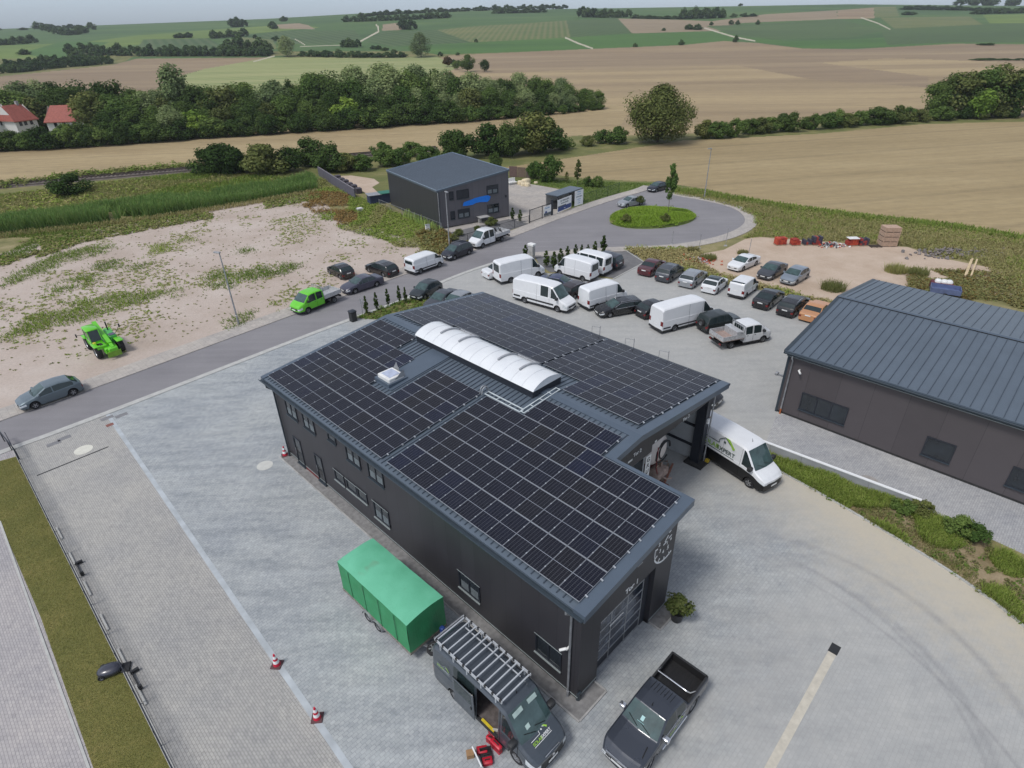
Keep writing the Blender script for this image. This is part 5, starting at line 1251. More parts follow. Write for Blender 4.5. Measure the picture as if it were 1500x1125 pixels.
h23, s23, _ = put('suv', 'parked_car', 'dark green off-roader with spare wheel on its tail, beside the white flatbed truck', 'off-roader', ('c', G(1052, 480.5), 22), GR3, C_['darkgreen'], .98)
add = MB(); o = add_wheel(h23, s23['xr'] - .12, .001, .36, .22, 'steel')
sw = [c for c in h23.children if c.name.startswith('wheel')][-1]; sw.name = 'spare_wheel'; sw.location = (s23['xr'] - .13, -.1, 1.0); sw.rotation_euler = (0, 0, R(90))
put('estate', 'parked_car', 'dark car hidden behind the far eave, only its roof above the roof edge', 'car', ('c', G(926, 511, 1.4) * 1 - bv * .7, -45), None, C_['black'], .98)
put('estate', 'parked_car', 'dark car by the far eave corner, headlights towards the white van with the logo', 'car', ('c', G(1022, 553, 1.4) - bv * .7, -45), None, C_['black'], .98)
# --- flatbed trucks
def flatbed(root, x0, x1, W, zf, side=.36, closed=True, floor=None):
    """platform with drop sides behind a cab"""
    h = W / 2; mb = MB(); mb.box(x0, x1, -h, h, zf - .07, zf); b = mb.build('load_bed', floor or M['alu'], root)
    for n, c in (('side_board', (x0, x1, h - .035, h)), ('side_board', (x0, x1, -h, -h + .035)), ('tail_board', (x0, x0 + .035, -h + .035, h - .035)), ('head_board', (x1 - .035, x1, -h + .035, h - .035))):
        mb = MB(); mb.box(c[0], c[1], c[2], c[3], zf, zf + side); mb.box(c[0] - .0, c[1] + .0, c[2] - .005, c[3] + .005, zf + side, zf + side + .03)
        if c[1] - c[0] > 1:
            for i in range(4):
                x = c[0] + (c[1] - c[0]) * (i + .02) / 3.1; mb.box(x, x + .06, c[2] - .012, c[3] + .012, zf - .02, zf + side + .01)
        mb.build(n, M['alu'], b)
    mb = MB(); mb.box(x0 + .1, x1 + .5, -.42, -.32, .42, zf - .07); mb.box(x0 + .1, x1 + .5, .32, .42, .42, zf - .07)
    for x in (x0 + .3, x0 + 1.2): mb.box(x, x + .1, -h + .1, h - .1, zf - .16, zf - .07)
    mb.box(x0 - .02, x0 + .1, -h + .1, h - .1, .45, .62); mb.build('chassis', M['under'], root)
    for sd in (1, -1):
        mb = MB(); mb.box(x0 - .05, x0 - .02, sd * (h - .3) - .14, sd * (h - .3) + .14, .48, .62); mb.build('tail_light', M['tail'], root)
    return b
def headframe(root, x, W, z0, z1):
    mb = MB(); h = W / 2 - .1
    for y in (-h, h): mb.bar((x, y, z0), (x, y, z1), .05, .05)
    for z in (z0 + .15, z1): mb.bar((x, -h, z), (x, h, z), .05, .05)
    for k in range(1, 6): y = -h + 2 * h * k / 6; mb.bar((x, y, z0), (x, y, z1), .03, .03)
    mb.build('head_frame', M['galv'], root)
t1, s1, _ = put('cab', 'flatbed_truck', 'lime green crew cab truck with silver flatbed parked on the far side of the road', 'truck', ('w', (451.5, 459.6), (490.4, 443.6), 'L', .03), GR1, C_['lime'])
flatbed(t1, -2.62, -.50, 1.98, .92, .34); headframe(t1, -.47, 1.9, .95, 2.15)
t7, s7, _ = put('cab', 'flatbed_truck', 'white crew cab flatbed parked in front of the grey office building', 'truck', ('w', (705.7, 364.2), (736.2, 353.6), 'L', .03), GR1, C_['white'], 1.10, top=[(-.42, 2.05), (-.36, 2.14), (.4, 2.2), (1.0, 2.18), (1.3, 2.08), (2.0, 1.30), (2.48, 1.06), (2.62, .84)])
flatbed(t7, -3.35, -.58, 2.08, .95, .34)
mb = MB()
for i in range(7): x = -3.1 + rnd.random() * 2.2; y = rnd.uniform(-.8, .8); mb.bar((x, y, .97), (x + rnd.uniform(-.4, .4), y + rnd.uniform(-.3, .3), .97 + rnd.uniform(.3, .7)), .09, .09)
mb.build('load', M['blackpl'], t7)
t24, s24, _ = put('cab', 'flatbed_truck', 'white crew cab flatbed with an aluminium tool box, in the yard', 'truck', ('w', (1116, 501.3), (1068.7, 510.7), 'R'), GR3, C_['white'])
flatbed(t24, -2.75, -.50, 2.0, .92, .36, floor=plain('worn_plywood', S(150, 132, 124), .8, var=.25, scale=4)); headframe(t24, -.47, 1.9, .95, 1.95)
mb = MB(); mb.bbox(-1.25, -.62, -.9, .9, .93, 1.55, .02); tb = mb.build('tool_box', M['alu'], t24)
# --- white logo van
def logo(root, Mx, w, dark, light, base):
    """house outline with green roof flank over the words SOLAR XPERT, w metres wide"""
    u = w / 6.0; parts_ = []
    t_a = text('SOLAR', 1.05 * u, light if base else dark, root, Mx @ Matrix.Translation((-1.35 * u, 0, .002)), .001)
    t_b = text('EXPERT', .95 * u, dark, root, Mx @ Matrix.Translation((1.45 * u, 0, .002)), .001)
    mb = MB(); q = lambda a, b: (a * u, b * u, .003)
    for a, b in (((-3.0, -.28), (3.0, -.28)), ((-3.0, 1.15), (.1, 1.15)), ((.1, 1.15), (.1, 1.75)), ((.1, 1.75), (1.05, 2.5)), ((1.05, 2.5), (2.0, 1.75))): mb.bar(q(*a), q(*b), .12 * u, .002)
    mb.box(.85 * u, 1.2 * u, 1.5 * u, 1.85 * u, .001, .004); o = mb.build('logo_outline', dark, root); o.matrix_local = Mx
    mb = MB(); mb.add([q(1.05, 2.55), q(1.75, 2.55), q(2.9, 1.4), q(2.55, 1.1), q(2.0, 1.8)], [(0, 4, 3, 2, 1)]); o = mb.build('logo_roof', M['greenlet'], root); o.matrix_local = Mx
cl = put('van', 'delivery_van', 'white van with black lower half and green house logo beside the open bay', 'van', ('w', (1095.2, 712.6), (1030.5, 670.3), 'R'), None, C_['van_white'], 1.0, low=2, midk=.80, lowmat=plain('black_foil', (.006, .006, .007), .35), rim='alloy', bumper=False, dark_bumper=True, grille_low=True, antenna=.95)
cvan, cs = cl[0], cl[1]
logo(cvan, basis(Vector((1, 0, 0)), Vector((0, .03, .999)), Vector((0, -.999, .03)), (-.75, -.992, 1.42)), 2.6, plain('dark_grey_lettering', S(70, 84, 80), .5), M['greenlet'], True)
# --- grey service van in front of the hall, sliding door open
gv, gs, gtop = put('van', 'service_van', 'grey van with an aluminium ladder rack and open sliding door in front of the warehouse', 'van', ('c', (-.78, 14.72, 0), -45), None, C_['vangrey'], 1.0, sidewin=[(1.12, 1.86), (-1.75, -.45)], open=(-.32, .92, -1), hollow=True, rim='alloy', bumper=False, dark_bumper=True, grille_low=True, antenna=1.02, doors=[(.98, 1.98)], seams=[-.36, 1.0, 1.98], mir=1.6)
def service_van():
    r = gv; tz = gtop[0]
    # slid-back door panel
    mb = MB(); mb.bbox(-1.66, -.36, -1.095, -1.05, .40, 2.05, .02); d = mb.build('sliding_door', C_['vangrey'], r, smooth=40)
    mb = MB(); mb.box(-1.54, -.5, -1.101, -1.096, 1.28, 1.92); mb.build('pane', M['glass'], d)
    mb = MB(); mb.box(-.56, -.5, -1.13, -1.095, 1.0, 1.16); mb.build('handle', M['blackpl'], d)
    # load space
    mb = MB(); mb.box(-3.0, .98, -.88, .88, .50, .56); mb.build('load_floor', plain('worn_load_floor', S(90, 84, 82), .8, var=.35, scale=6), r)
    mb = MB(); mb.box(.98, 1.02, -.92, .92, .56, 2.3); mb.box(-3.0, 1.0, .90, .93, .56, 2.2); mb.box(-.36, -.33, -.2, .92, .56, 2.2); mb.build('load_lining', plain('brown_lining', S(58, 50, 46), .8), r)
    it = MB(); it.bbox(.55, .85, -.5, -.25, .56, 1.5, .03, 0); it.bbox(.2, .5, .1, .5, .56, 1.1, .03, 1); it.bbox(-.2, .1, .2, .6, .56, 1.45, .03, 0); it.bbox(.6, .92, .0, .4, .56, 1.25, .03, 2)
    it.build('stored_tools', [M['red'], plain('grey_tool_case', S(96, 92, 104), .5), plain('orange_case', S(170, 90, 70), .5)], r)
    mb = MB(); mb.bar((-.1, -.92, .60), (.62, -.92, .60), .09, .08, 0); mb.build('spirit_level', plain('yellow_level', (.62, .48, .03), .4), r)
    mb = MB(); mb.bar((.55, -.9, .62), (.92, -.8, .85), .06, .1); mb.build('drill', plain('pale_tool', S(176, 176, 168), .5), r)
    mb = MB(); mb.box(-.32, .92, -1.0, -.90, .40, .52); mb.build('door_step', M['blackpl'], r)
    # roof rack
    k = MB(); xa, xb, hw, z = -2.98, 1.03, .80, 2.82
    for y in (-hw, hw):
        k.bar((xa, y, z), (xb, y, z), .055, .07); k.bar((xa, y - .0, z + .09), (xb, y, z + .09), .03, .03)
    n = 12
    for i in range(n):
        x = xa + .05 + (xb - xa - .1) * i / (n - 1) + (.0 if i % 2 else .04); k.bar((x, -hw, z + .03), (x, hw, z + .03), .055, .045)
    for y in (hw - .28,): k.bar((xa + .4, y, z - .08), (xb - .3, y, z - .08), .05, .02)
    for i in range(5):
        x = xa + .35 + i * .83
        for y in (-hw, hw): k.bar((x, y, tz(x) - .06), (x, y, z), .07, .05)
    rk = k.build('roof_rack', plain('aluminium_rack', S(196, 200, 204), .35, .3, var=.08), r)
    b = MB()
    for i in range(10):
        x = xa + .1 + (xb - xa - .2) * i / 9
        for y in (-hw, hw): b.bbox(x - .05, x + .05, y - .045, y + .045, z + .02, z + .13, .015)
    b.build('rack_clamps', M['blackpl'], rk)
    b = MB(); b.tube([(xa - .03, -hw, z + .02), (xa - .03, hw, z + .02)], .04, 10); b.build('rear_roller', M['galv'], rk)
    # papers behind the screen, seen through it as pale patches lying on the dashboard line
    p = MB()
    def onscreen(x0, x1, y0, y1):
        e = .014; sf = gtop[2]; p.add([(a_, b_, sf(a_, b_) + e) for a_, b_ in ((x0, y0), (x1, y0), (x1, y1), (x0, y1))], [(0, 1, 2, 3)])
    onscreen(1.40, 1.52, .14, .62); onscreen(1.40, 1.52, -.66, -.16); onscreen(1.84, 1.96, -.42, -.22)
    p.build('screen_sticker', plain('pale_paper', S(170, 190, 184), .4), r)
    # bonnet logo and a second one near the tail
    xh = 2.34; sl = math.atan2(tz(xh + .12) - tz(xh - .12), .24)
    logo(r, basis(Vector((0, 1, 0)), Vector((-math.cos(sl), 0, -math.sin(sl))), Vector((-math.sin(sl), 0, math.cos(sl))), (xh + .10, -.05, tz(xh + .10) + .018)), .95, M['white'], M['greenlet'], True)
    logo(r, basis(Vector((1, 0, 0)), Vector((0, .03, .999)), Vector((0, -.999, .03)), (-2.35, -.995, 1.62)), .8, plain('grey_lettering', S(150, 160, 164), .5), M['greenlet'], True)
    mb = MB(); mb.lathe([(0, 0), (.075, 0), (.075, .02), (.058, .02), (.058, .012), (0, .012)], 16, 0, basis(Vector((0, 1, 0)), Vector((0, 0, 1)), Vector((1, 0, 0)), (2.96, 0, .80))); mb.build('front_emblem', M['chrome'], r)
    mb = MB(); mb.bar((2.90, -.4, 1.0), (2.90, .4, 1.0), .03, .02); mb.build('grille_trim', M['chrome'], r)
service_van()
# --- black pickup
pk, ps, ptop = put('pickup', 'pickup_truck', 'dark grey double cab pickup with an open load bed and chrome hoop by the gate', 'pickup', ('w', (950.6, 1122.5), (1008.7, 1042.7), 'L'), None, paint('pickup_paint', (.040, .047, .062), .25, .2), 1.0, mirmat=M['chrome'], handle=M['chrome'], steer=R(8))
def pickup():
    r = pk; tz = ptop[0]; W2 = .80
    mb = MB(); x0, x1, z0, z1 = -2.66, -1.13, .72, 1.145
    mb.quad((x0, -W2, z0), (x1, -W2, z0), (x1, W2, z0), (x0, W2, z0)); mb.quad((x0, -W2, z1), (x1, -W2, z1), (x1, -W2, z0), (x0, -W2, z0)); mb.quad((x0, W2, z0), (x1, W2, z0), (x1, W2, z1), (x0, W2, z1)); mb.quad((x0, -W2, z0), (x0, W2, z0), (x0, W2, z1), (x0, -W2, z1)); mb.quad((x1, -W2, z1), (x1, W2, z1), (x1, W2, z0), (x1, -W2, z0))
    for i in range(8): y = -.7 + i * .2; mb.box(x0, x1, y, y + .06, z0 + .001, z0 + .018)
    mb.build('load_bed', plain('black_bed_liner', (.010, .010, .011), .7), r)
    mb = MB(); mb.box(x0 - .06, x1, W2 - .01, W2 + .075, z1 - .01, z1 + .02); mb.box(x0 - .06, x1, -W2 - .075, -W2 + .01, z1 - .01, z1 + .02); mb.box(x0 - .085, x0 + .01, -W2 - .02, W2 + .02, z1 - .01, z1 + .02); mb.build('bed_rail', M['blackpl'], r)
    mb = MB(); h = 1.70
    mb.tube([(-1.75, -.80, 1.16), (-1.35, -.74, 1.45), (-1.16, -.66, h), (-1.16, .66, h), (-1.35, .74, 1.45), (-1.75, .80, 1.16)], .034, 8)
    mb.build('roll_hoop', M['chrome'], r, smooth=60)
    mb = MB()
    for i in range(7): y = -.45 + i * .15; mb.bar((-.72, y, tz(-.72) + .012), (-.25, y, tz(-.25) + .012), .016, .012)
    mb.build('roof_ribs', M['under'], r)
    mb = MB(); xg = ps['xf'] + .09
    for z in (.86, .94): mb.bar((xg + .0, -.55, z - .1), (xg + .0, .55, z - .1), .03, .035)
    mb.build('grille_bar', M['chrome'], r)
    mb = MB(); mb.bar((xg + .01, -.75, .56), (xg + .01, -.3, .52), .03, .05); mb.bar((xg + .01, .3, .52), (xg + .01, .75, .56), .03, .05); mb.build('bumper_trim', M['chrome'], r)
    for sd in (1, -1):
        mb = MB(); mb.tube([(-1.0, sd * .93, .48), (.85, sd * .93, .48)], .045, 8); mb.build('side_step', M['chrome'], r, smooth=60)
        mb = MB(); mb.bar((-.9, sd * .905, 1.10), (.85, sd * .905, 1.06), .015, .02); mb.build('window_trim', M['chrome'], r)
    logo(r, basis(Vector((-1, 0, 0)), Vector((0, -.0, 1)), Vector((0, 1, 0)), (-.15, .935, .72)), 1.0, plain('pale_lettering', S(170, 180, 170), .5), M['greenlet'], True)
    mb = MB(); mb.box(1.0, 1.02, -.2, .1, tz(1.0) + .01, tz(1.0) + .02); mb.add([(.80, -.12, tz(.80) + .014), (.95, -.12, tz(.95) + .014), (.95, .02, tz(.95) + .014), (.80, .02, tz(.80) + .014)], [(0, 1, 2, 3)]); mb.build('screen_sticker', plain('pale_paper2', S(150, 190, 190), .4), r)
    mb = MB(); mb.bar((1.5, .62, tz(1.5) + .0), (2.0, .70, tz(2.0) - .03), .04, .012); mb.build('bonnet_crease', M['under'], r)
    mb = MB(); mb.tube([(.35, 0, tz(.35)), (.28, 0, tz(.3) + .15)], [.02, .008], 6); mb.build('antenna', M['under'], r)
pickup()
# --- green tarpaulin trailer
def trailer():
    c = (G(546, 788, 2.5) + G(497, 824, 2.5) + G(595.7, 917.6, 2.5) + G(646.4, 875.4, 2.5)) / 4
    ang = R(-43.9)
    r = thing('covered_trailer', 'twin axle trailer with a green tarpaulin cover beside the warehouse wall', 'trailer', (c.x, c.y, 0.01), ang)
    L, W, z0, z1 = 5.45, 2.12, .62, 2.52; hx, hy = L / 2, W / 2
    tp = NT('green_tarpaulin'); n = tp.noise(tp.pos(obj=True), 1.1, 5, .6); fold = tp.noise(tp.pos(obj=True, scale=(1.2, 3.5, .8)), 1.6, 4, .6)
    cc = tp.ramp(n, [(.3, (.028, .23, .085)), (.7, (.04, .29, .12))])
    tp_top = NT('sky_sheen_tarpaulin'); n2 = tp_top.noise(tp_top.pos(obj=True), .8, 5, .6); c2 = tp_top.ramp(n2, [(.3, (.11, .42, .25)), (.7, (.15, .50, .32))]); b2 = tp_top.noise(tp_top.pos(obj=True, scale=(.7, 1, 1)), .8, 2); c2 = tp_top.mix(tp_top.ramp(b2, [(.62, 0), (.72, .6)]), c2, S(110, 122, 98)); tp_top.bump(n2, .2, .04); sheen_tarp = tp_top.done(c2, .45)  # paler green for the top faces: sky reflection put into the colour
    bl = tp.noise(tp.pos(obj=True, scale=(.8, 1, 1)), .9, 2)
    cc = tp.mix(tp.ramp(bl, [(.66, 0), (.74, .55)]), cc, S(96, 110, 84))
    tp.bump(fold, .35, .06); tarp = tp.done(cc, .5, spec=.4)
    mb = MB(); nx, ny = 22, 12
    def tz_(x, y): return z1 + .13 * (1 - (y / hy) ** 2) - .035 * abs(math.sin(x / L * 3 * math.pi)) * (1 - abs(y / hy)) + .012 * math.sin(x * 5 + y * 3)
    V = [(-hx + L * i / nx, -hy + W * j / ny, tz_(-hx + L * i / nx, -hy + W * j / ny)) for i in range(nx + 1) for j in range(ny + 1)]
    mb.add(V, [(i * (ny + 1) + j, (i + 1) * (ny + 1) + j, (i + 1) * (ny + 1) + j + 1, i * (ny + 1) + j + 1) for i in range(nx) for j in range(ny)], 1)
    nz = 8
    def skirt(P, nx_, ny_):
        n = len(P); vs = []
        for k in range(nz + 1):
            t = k / nz
            for (x, y, z) in P:
                w = .022 * math.sin((x + y) * 4.3 + t * 3) * math.sin(math.pi * t) + .012 * t; vs.append((x + nx_ * w, y + ny_ * w, z + (z0 - z) * t))
        mb.add(vs, [(k * n + i + 1, k * n + i, (k + 1) * n + i, (k + 1) * n + i + 1) for k in range(nz) for i in range(n - 1)])
    g = lambda i, j: V[i * (ny + 1) + j]
    skirt([g(i, 0) for i in range(nx, -1, -1)], 0, -1); skirt([g(i, ny) for i in range(nx + 1)], 0, 1); skirt([g(nx, j) for j in range(ny, -1, -1)], 1, 0); skirt([g(0, j) for j in range(ny + 1)], -1, 0)
    mb.build('tarpaulin', [tarp, sheen_tarp], r, smooth=40)
    for sd in (-1, 1): mb = MB(); mb.tube([(-hx + L * i / 30, sd * (hy + .035), z0 + (.10 if i % 2 else -.06)) for i in range(31)], .009, 5); mb.build('lashing_rope', M['galv'], r)
    mb = MB()
    for x in (-1.8, -.6, .6, 1.8): mb.box(x - .02, x + .02, -hy - .035, -hy - .028, z0, z1 - .05); mb.box(x - .02, x + .02, hy + .028, hy + .035, z0, z1 - .05)
    mb.build('tarpaulin_straps', plain('dark_green_strap', S(24, 92, 56), .6), r)
    mb = MB(); mb.box(-hx - .02, hx + .02, -hy - .03, hy + .03, .50, .66); mb.build('board_frame', plain('grey_wood_boards', S(128, 122, 110), .8, var=.25, scale=5), r)
    mb = MB(); mb.box(-hx + .1, hx - .1, -.7, .7, .38, .5)
    for s in (-.35, .35): mb.bar((hx - .3, s, .45), (hx + 1.25, 0, .45), .09, .09)
    mb.bar((hx + 1.2, 0, .45), (hx + 1.55, 0, .5), .07, .07); mb.build('drawbar', M['galv'], r)
    mb = MB(); mb.tube([(hx + 1.1, .16, .1), (hx + 1.1, .16, .95)], .035, 8); mb.tube([(hx + 1.1, .12, .1), (hx + 1.1, .2, .1)], .1, 10); mb.build('jockey_wheel', M['galv'], r)
    for x in (-.6, .22):
        for s in (1, -1):
            add_wheel(r, x, s * (hy - .02), .29, .19, 'steel')
            mb = MB(); P = [(x + .4 * math.cos(t), .3 + .36 * math.sin(t)) for t in [math.pi * k / 10 for k in range(11)]]
            for a, b in zip(P, P[1:]): mb.bar((a[0], s * (hy + .0), a[1]), (b[0], s * (hy + .0), b[1]), .24, .02)
            mb.build('mudguard', M['galv'], r)
    add_wheel(r, hx + .55, .3, .31, .2, 'alloy'); w = [c_ for c_ in r.children if c_.name.startswith('wheel')][-1]; w.name = 'spare_wheel'; w.location = (hx + .62, -.25, .72); w.rotation_euler = (R(68), 0, R(160))
    mb = MB(); mb.bbox(hx + .1, hx + .32, .55, .77, .66, .98, .04); mb.build('blue_cover', M['blue'], r)
    mb = MB(); mb.tube([(hx + .3, .2, .6), (hx + .7, .35, .75), (hx + 1.0, .1, .7)], .05, 8); mb.build('cable', M['blackpl'], r)
trailer()
# --- lime telehandler on the dirt lot
def telehandler():
    fl, fr_, rl = G(147.7, 525.4), G(181.1, 514.7), G(134.2, 510.5)
    d = (fl - rl).normalized(); ax = (fl - fr_).normalized()
    d = Vector((ax.y, -ax.x, 0)); d = d if d.dot(fl - rl) > 0 else -d
    c = (fl + fr_) / 2 - d * 1.55
    r = thing('telehandler', 'lime green telehandler with fat black tyres on the pink dirt lot', 'telehandler', (c.x, c.y, .01), math.atan2(d.y, d.x))
    k = .93; lime = C_['lime']; gd = plain('lime_engine_cover', (.08, .42, .09), .45)
    for x in (1.45, -1.45):
        for s in (1, -1): add_wheel(r, x * k, s * .92, .60, .46, 'steel')
    mb = MB(); mb.bbox(-2.1, 1.95, -.55, .55, .55, .95, .06); mb.bbox(1.5, 2.25, -.5, .5, .5, 1.0, .06); mb.build('chassis', lime, r, smooth=40)
    mb = MB()
    for s in (1, -1): mb.bbox(.95, 2.0, s * .92 - .28, s * .92 + .28, 1.22, 1.30, .03); mb.bbox(-2.0, -.95, s * .92 - .28, s * .92 + .28, 1.22, 1.30, .03)
    mb.build('mudguard', lime, r, smooth=40)
    # cab on the left side
    mb = MB(); mb.bbox(-1.0, .75, .12, 1.05, .8, 1.35, .05); mb.bbox(-1.05, .45, .08, 1.08, 2.28, 2.40, .05)
    for x, y in ((-.98, .14), (-.98, 1.02), (.72, .14), (.72, 1.02)): mb.bar((x, y, 1.3), (x if x < 0 else x - .32, y, 2.3), .07, .07)
    mb.build('cab', lime, r, smooth=40)
    mb = MB(); mb.add([(.74, .18, 1.36), (.74, 1.0, 1.36), (.43, 1.0, 2.27), (.43, .18, 2.27)], [(0, 1, 2, 3)]); mb.add([(-.95, 1.03, 1.36), (.7, 1.03, 1.36), (.4, 1.03, 2.27), (-.95, 1.03, 2.27)], [(3, 2, 1, 0)]); mb.quad((-.98, .18, 1.36), (-.98, .18, 2.27), (-.98, 1.0, 2.27), (-.98, 1.0, 1.36)); mb.quad((-.95, .13, 1.36), (-.95, .13, 2.27), (.4, .13, 2.27), (.7, .13, 1.36)); mb.build('cab_window', M['glass'], r)
    mb = MB(); mb.bbox(.8, 1.9, .15, .95, .95, 1.25, .06); mb.build('front_cover', lime, r, smooth=40)
    mb = MB(); mb.bbox(1.25, 1.75, .4, .85, 1.25, 1.30, .02); mb.build('step_opening', M['blackpl'], r)
    mb = MB(); mb.bbox(.9, 1.15, .75, 1.0, 1.25, 1.4, .03); mb.build('work_lamp', plain('yellow_lamp', (.6, .55, .05), .3), r)
    # engine side
    mb = MB(); mb.bbox(-1.1, .95, -1.02, -.4, .8, 1.55, .08); mb.build('engine_cover', gd, r, smooth=40)
    mb = MB(); mb.bbox(.35, .9, -.95, -.45, 1.55, 1.58, .01); mb.build('radiator_grille', plain('grille_grey', S(84, 84, 104), .5), r)
    mb = MB(); mb.tube([(-.7, -.8, 1.5), (-.7, -.8, 2.35)], .06, 8); mb.build('exhaust', M['blackpl'], r, smooth=60)
    # boom
    mb = MB(); mb.bar((-1.7, -.13, 2.15), (1.75, -.13, 1.15), .34, .36); mb.bar((.9, -.13, 1.38), (2.35, -.13, .95), .26, .28); mb.build('boom', lime, r)
    mb = MB(); mb.bbox(2.05, 2.6, -.45, .3, .55, 1.05, .06); mb.build('boom_head', lime, r, smooth=40)
    mb = MB(); mb.bar((2.6, -.6, .5), (2.6, .5, .5), .1, .5); mb.build('fork_carriage', plain('olive_green_steel', (.16, .33, .03), .5), r)
    mb = MB(); mb.bar((-.2, 1.1, 1.9), (-.2, 1.75, 2.0), .03, .03); mb.bbox(-.28, -.12, 1.72, 1.82, 1.85, 2.15, .02); mb.bar((.6, -1.0, 1.5), (.6, -1.5, 2.1), .03, .03); mb.bbox(.52, .7, -1.58, -1.46, 2.0, 2.3, .02); mb.build('mirror', M['blackpl'], r); r.scale = (1, -1, 1)
telehandler()
# ================================================================ trees, hedges, grass
rng = np.random.default_rng(11)
def leafmat(name, cols, trans=.25, rough=.7):
    m = bpy.data.materials.new(name); m.use_nodes = True; t = m.node_tree; n, l = t.nodes, t.links; n.clear()
    out = n.new('ShaderNodeOutputMaterial'); mx = n.new('ShaderNodeMixShader'); df = n.new('ShaderNodeBsdfDiffuse'); tr = n.new('ShaderNodeBsdfTranslucent')
    g = n.new('ShaderNodeNewGeometry'); oi = n.new('ShaderNodeObjectInfo'); rp = n.new('ShaderNodeValToRGB'); hs = n.new('ShaderNodeHueSaturation')
    l.new(g.outputs['Random Per Island'], rp.inputs[0]); e = rp.color_ramp.elements
    mean_ = [sum(c[i] for c in cols) / len(cols) for i in range(3)]; cols = [tuple(min(.6, (v * .62 + mean_[i] * .38) * k_) for i, (v, k_) in enumerate(zip(c, (1.62, 1.72, 1.55)))) for c in cols]; e[0].color = (*cols[0], 1); e[1].color = (*cols[-1], 1)
    for i, c in enumerate(cols[1:-1]): x = e.new((i + 1) / (len(cols) - 1)); x.color = (*c, 1)
    mr = n.new('ShaderNodeMapRange'); l.new(oi.outputs['Random'], mr.inputs[0]); mr.inputs[3].default_value = .72; mr.inputs[4].default_value = 1.25; l.new(mr.outputs[0], hs.inputs['Value'])
    m2 = n.new('ShaderNodeMapRange'); l.new(oi.outputs['Random'], m2.inputs[0]); m2.inputs[3].default_value = .515; m2.inputs[4].default_value = .485; l.new(m2.outputs[0], hs.inputs['Hue'])
    l.new(rp.outputs[0], hs.inputs['Color']); l.new(hs.outputs[0], df.inputs[0]); l.new(hs.outputs[0], tr.inputs[0]); mx.inputs[0].default_value = trans
    l.new(df.outputs[0], mx.inputs[1]); l.new(tr.outputs[0], mx.inputs[2]); l.new(mx.outputs[0], out.inputs[0]); return m
LM = {'dark': leafmat('dark_foliage', [(.022, .036, .012), (.034, .055, .018), (.048, .074, .024), (.062, .090, .030)]),
      'mid': leafmat('mid_foliage', [(.034, .056, .017), (.056, .088, .026), (.078, .115, .034), (.105, .140, .044)]),
      'olive': leafmat('olive_foliage', [(.044, .056, .020), (.068, .082, .028), (.096, .106, .038), (.14, .135, .055)]),
      'silver': leafmat('silver_foliage', [(.074, .100, .045), (.11, .140, .064), (.15, .178, .085), (.20, .22, .115)]),
      'lime': leafmat('lime_foliage', [(.066, .105, .022), (.10, .15, .03), (.14, .19, .04)]),
      'red': leafmat('reddish_foliage', [(.05, .028, .020), (.085, .045, .028), (.075, .070, .032)]),
      'thuja': leafmat('thuja_foliage', [(.020, .034, .012), (.034, .052, .016), (.050, .070, .022)]),
      'far': leafmat('far_foliage', [(.030, .052, .022), (.046, .074, .030), (.068, .098, .040)]),
      'reed': leafmat('reed_blades', [(.085, .150, .040), (.125, .195, .055), (.17, .230, .075), (.24, .245, .10)]),
      'grass': leafmat('grass_blades', [(.070, .110, .022), (.105, .150, .030), (.15, .185, .045), (.20, .21, .075)]),
      'igrass': leafmat('island_grass', [(.075, .135, .018), (.105, .175, .022), (.14, .21, .03), (.18, .22, .055)]),
      'weed': leafmat('weed_leaves', [(.095, .110, .036), (.14, .146, .052), (.19, .178, .075), (.23, .20, .105)]),
      'dry': leafmat('dry_weeds', [(.135, .112, .052), (.20, .165, .08), (.165, .16, .07), (.26, .22, .125)]),
      'rust': leafmat('rusty_weeds', [(.14, .078, .035), (.185, .115, .05), (.13, .115, .045)])}
def quads(C, N, s, asp=1.0, up=None):
    """leaf quads at C with normals N and half sizes s"""
    n = len(C); N = N / np.linalg.norm(N, axis=1, keepdims=True)
    r = rng.normal(size=(n, 3)) if up is None else up
    a = np.cross(N, r); a /= np.linalg.norm(a, axis=1, keepdims=True) + 1e-9; b = np.cross(N, a)
    a = a * s[:, None]; b = b * (s * asp)[:, None]
    V = np.stack([C - a - b * .6, C + a * .25 - b, C + a + b * .5, C - a * .3 + b], 1).reshape(-1, 3)
    return V, np.arange(4 * n).reshape(-1, 4)
def crown(seed, w, d, z0, z1, lobes, n, ls, taper=.55, low=.9):
    """leaf clumps on many lobes filling an uneven crown volume"""
    g = np.random.default_rng(seed); hz = (z1 - z0) / 2; cz = (z0 + z1) / 2
    P = []
    for k in range(lobes):
        t = g.uniform(-1, 1); prof = math.sqrt(max(0, 1 - t * t)) * (1 - (taper * max(t, 0)) ** 1.5) * (low if t < 0 else 1)
        a = g.uniform(0, 2 * math.pi); rr = math.sqrt(g.uniform(.15, 1)) * prof
        P.append((w / 2 * rr * math.cos(a), d / 2 * rr * math.sin(a), cz + hz * t * .86, (.24 + .2 * g.random()) * min(w, 2 * hz) * (.62 if t > .4 else .8)))
    P = np.array(P); L = g.integers(0, lobes, n)
    D = g.normal(size=(n, 3)); D /= np.linalg.norm(D, axis=1, keepdims=True); D[:, 2] += .25
    rad = P[L, 3] * (.45 + .6 * g.random(n) ** .6)
    C = P[L, :3] + D * rad[:, None] * np.array([1, 1, .85])
    C[:, 2] = np.maximum(C[:, 2], z0 * .8 + .05)
    N = D + g.normal(size=(n, 3)) * .5 + np.array([0, 0, .55]); s = ls * (.55 + .9 * g.random(n))
    return quads(C, N, s, .8), P
PROTO = {}
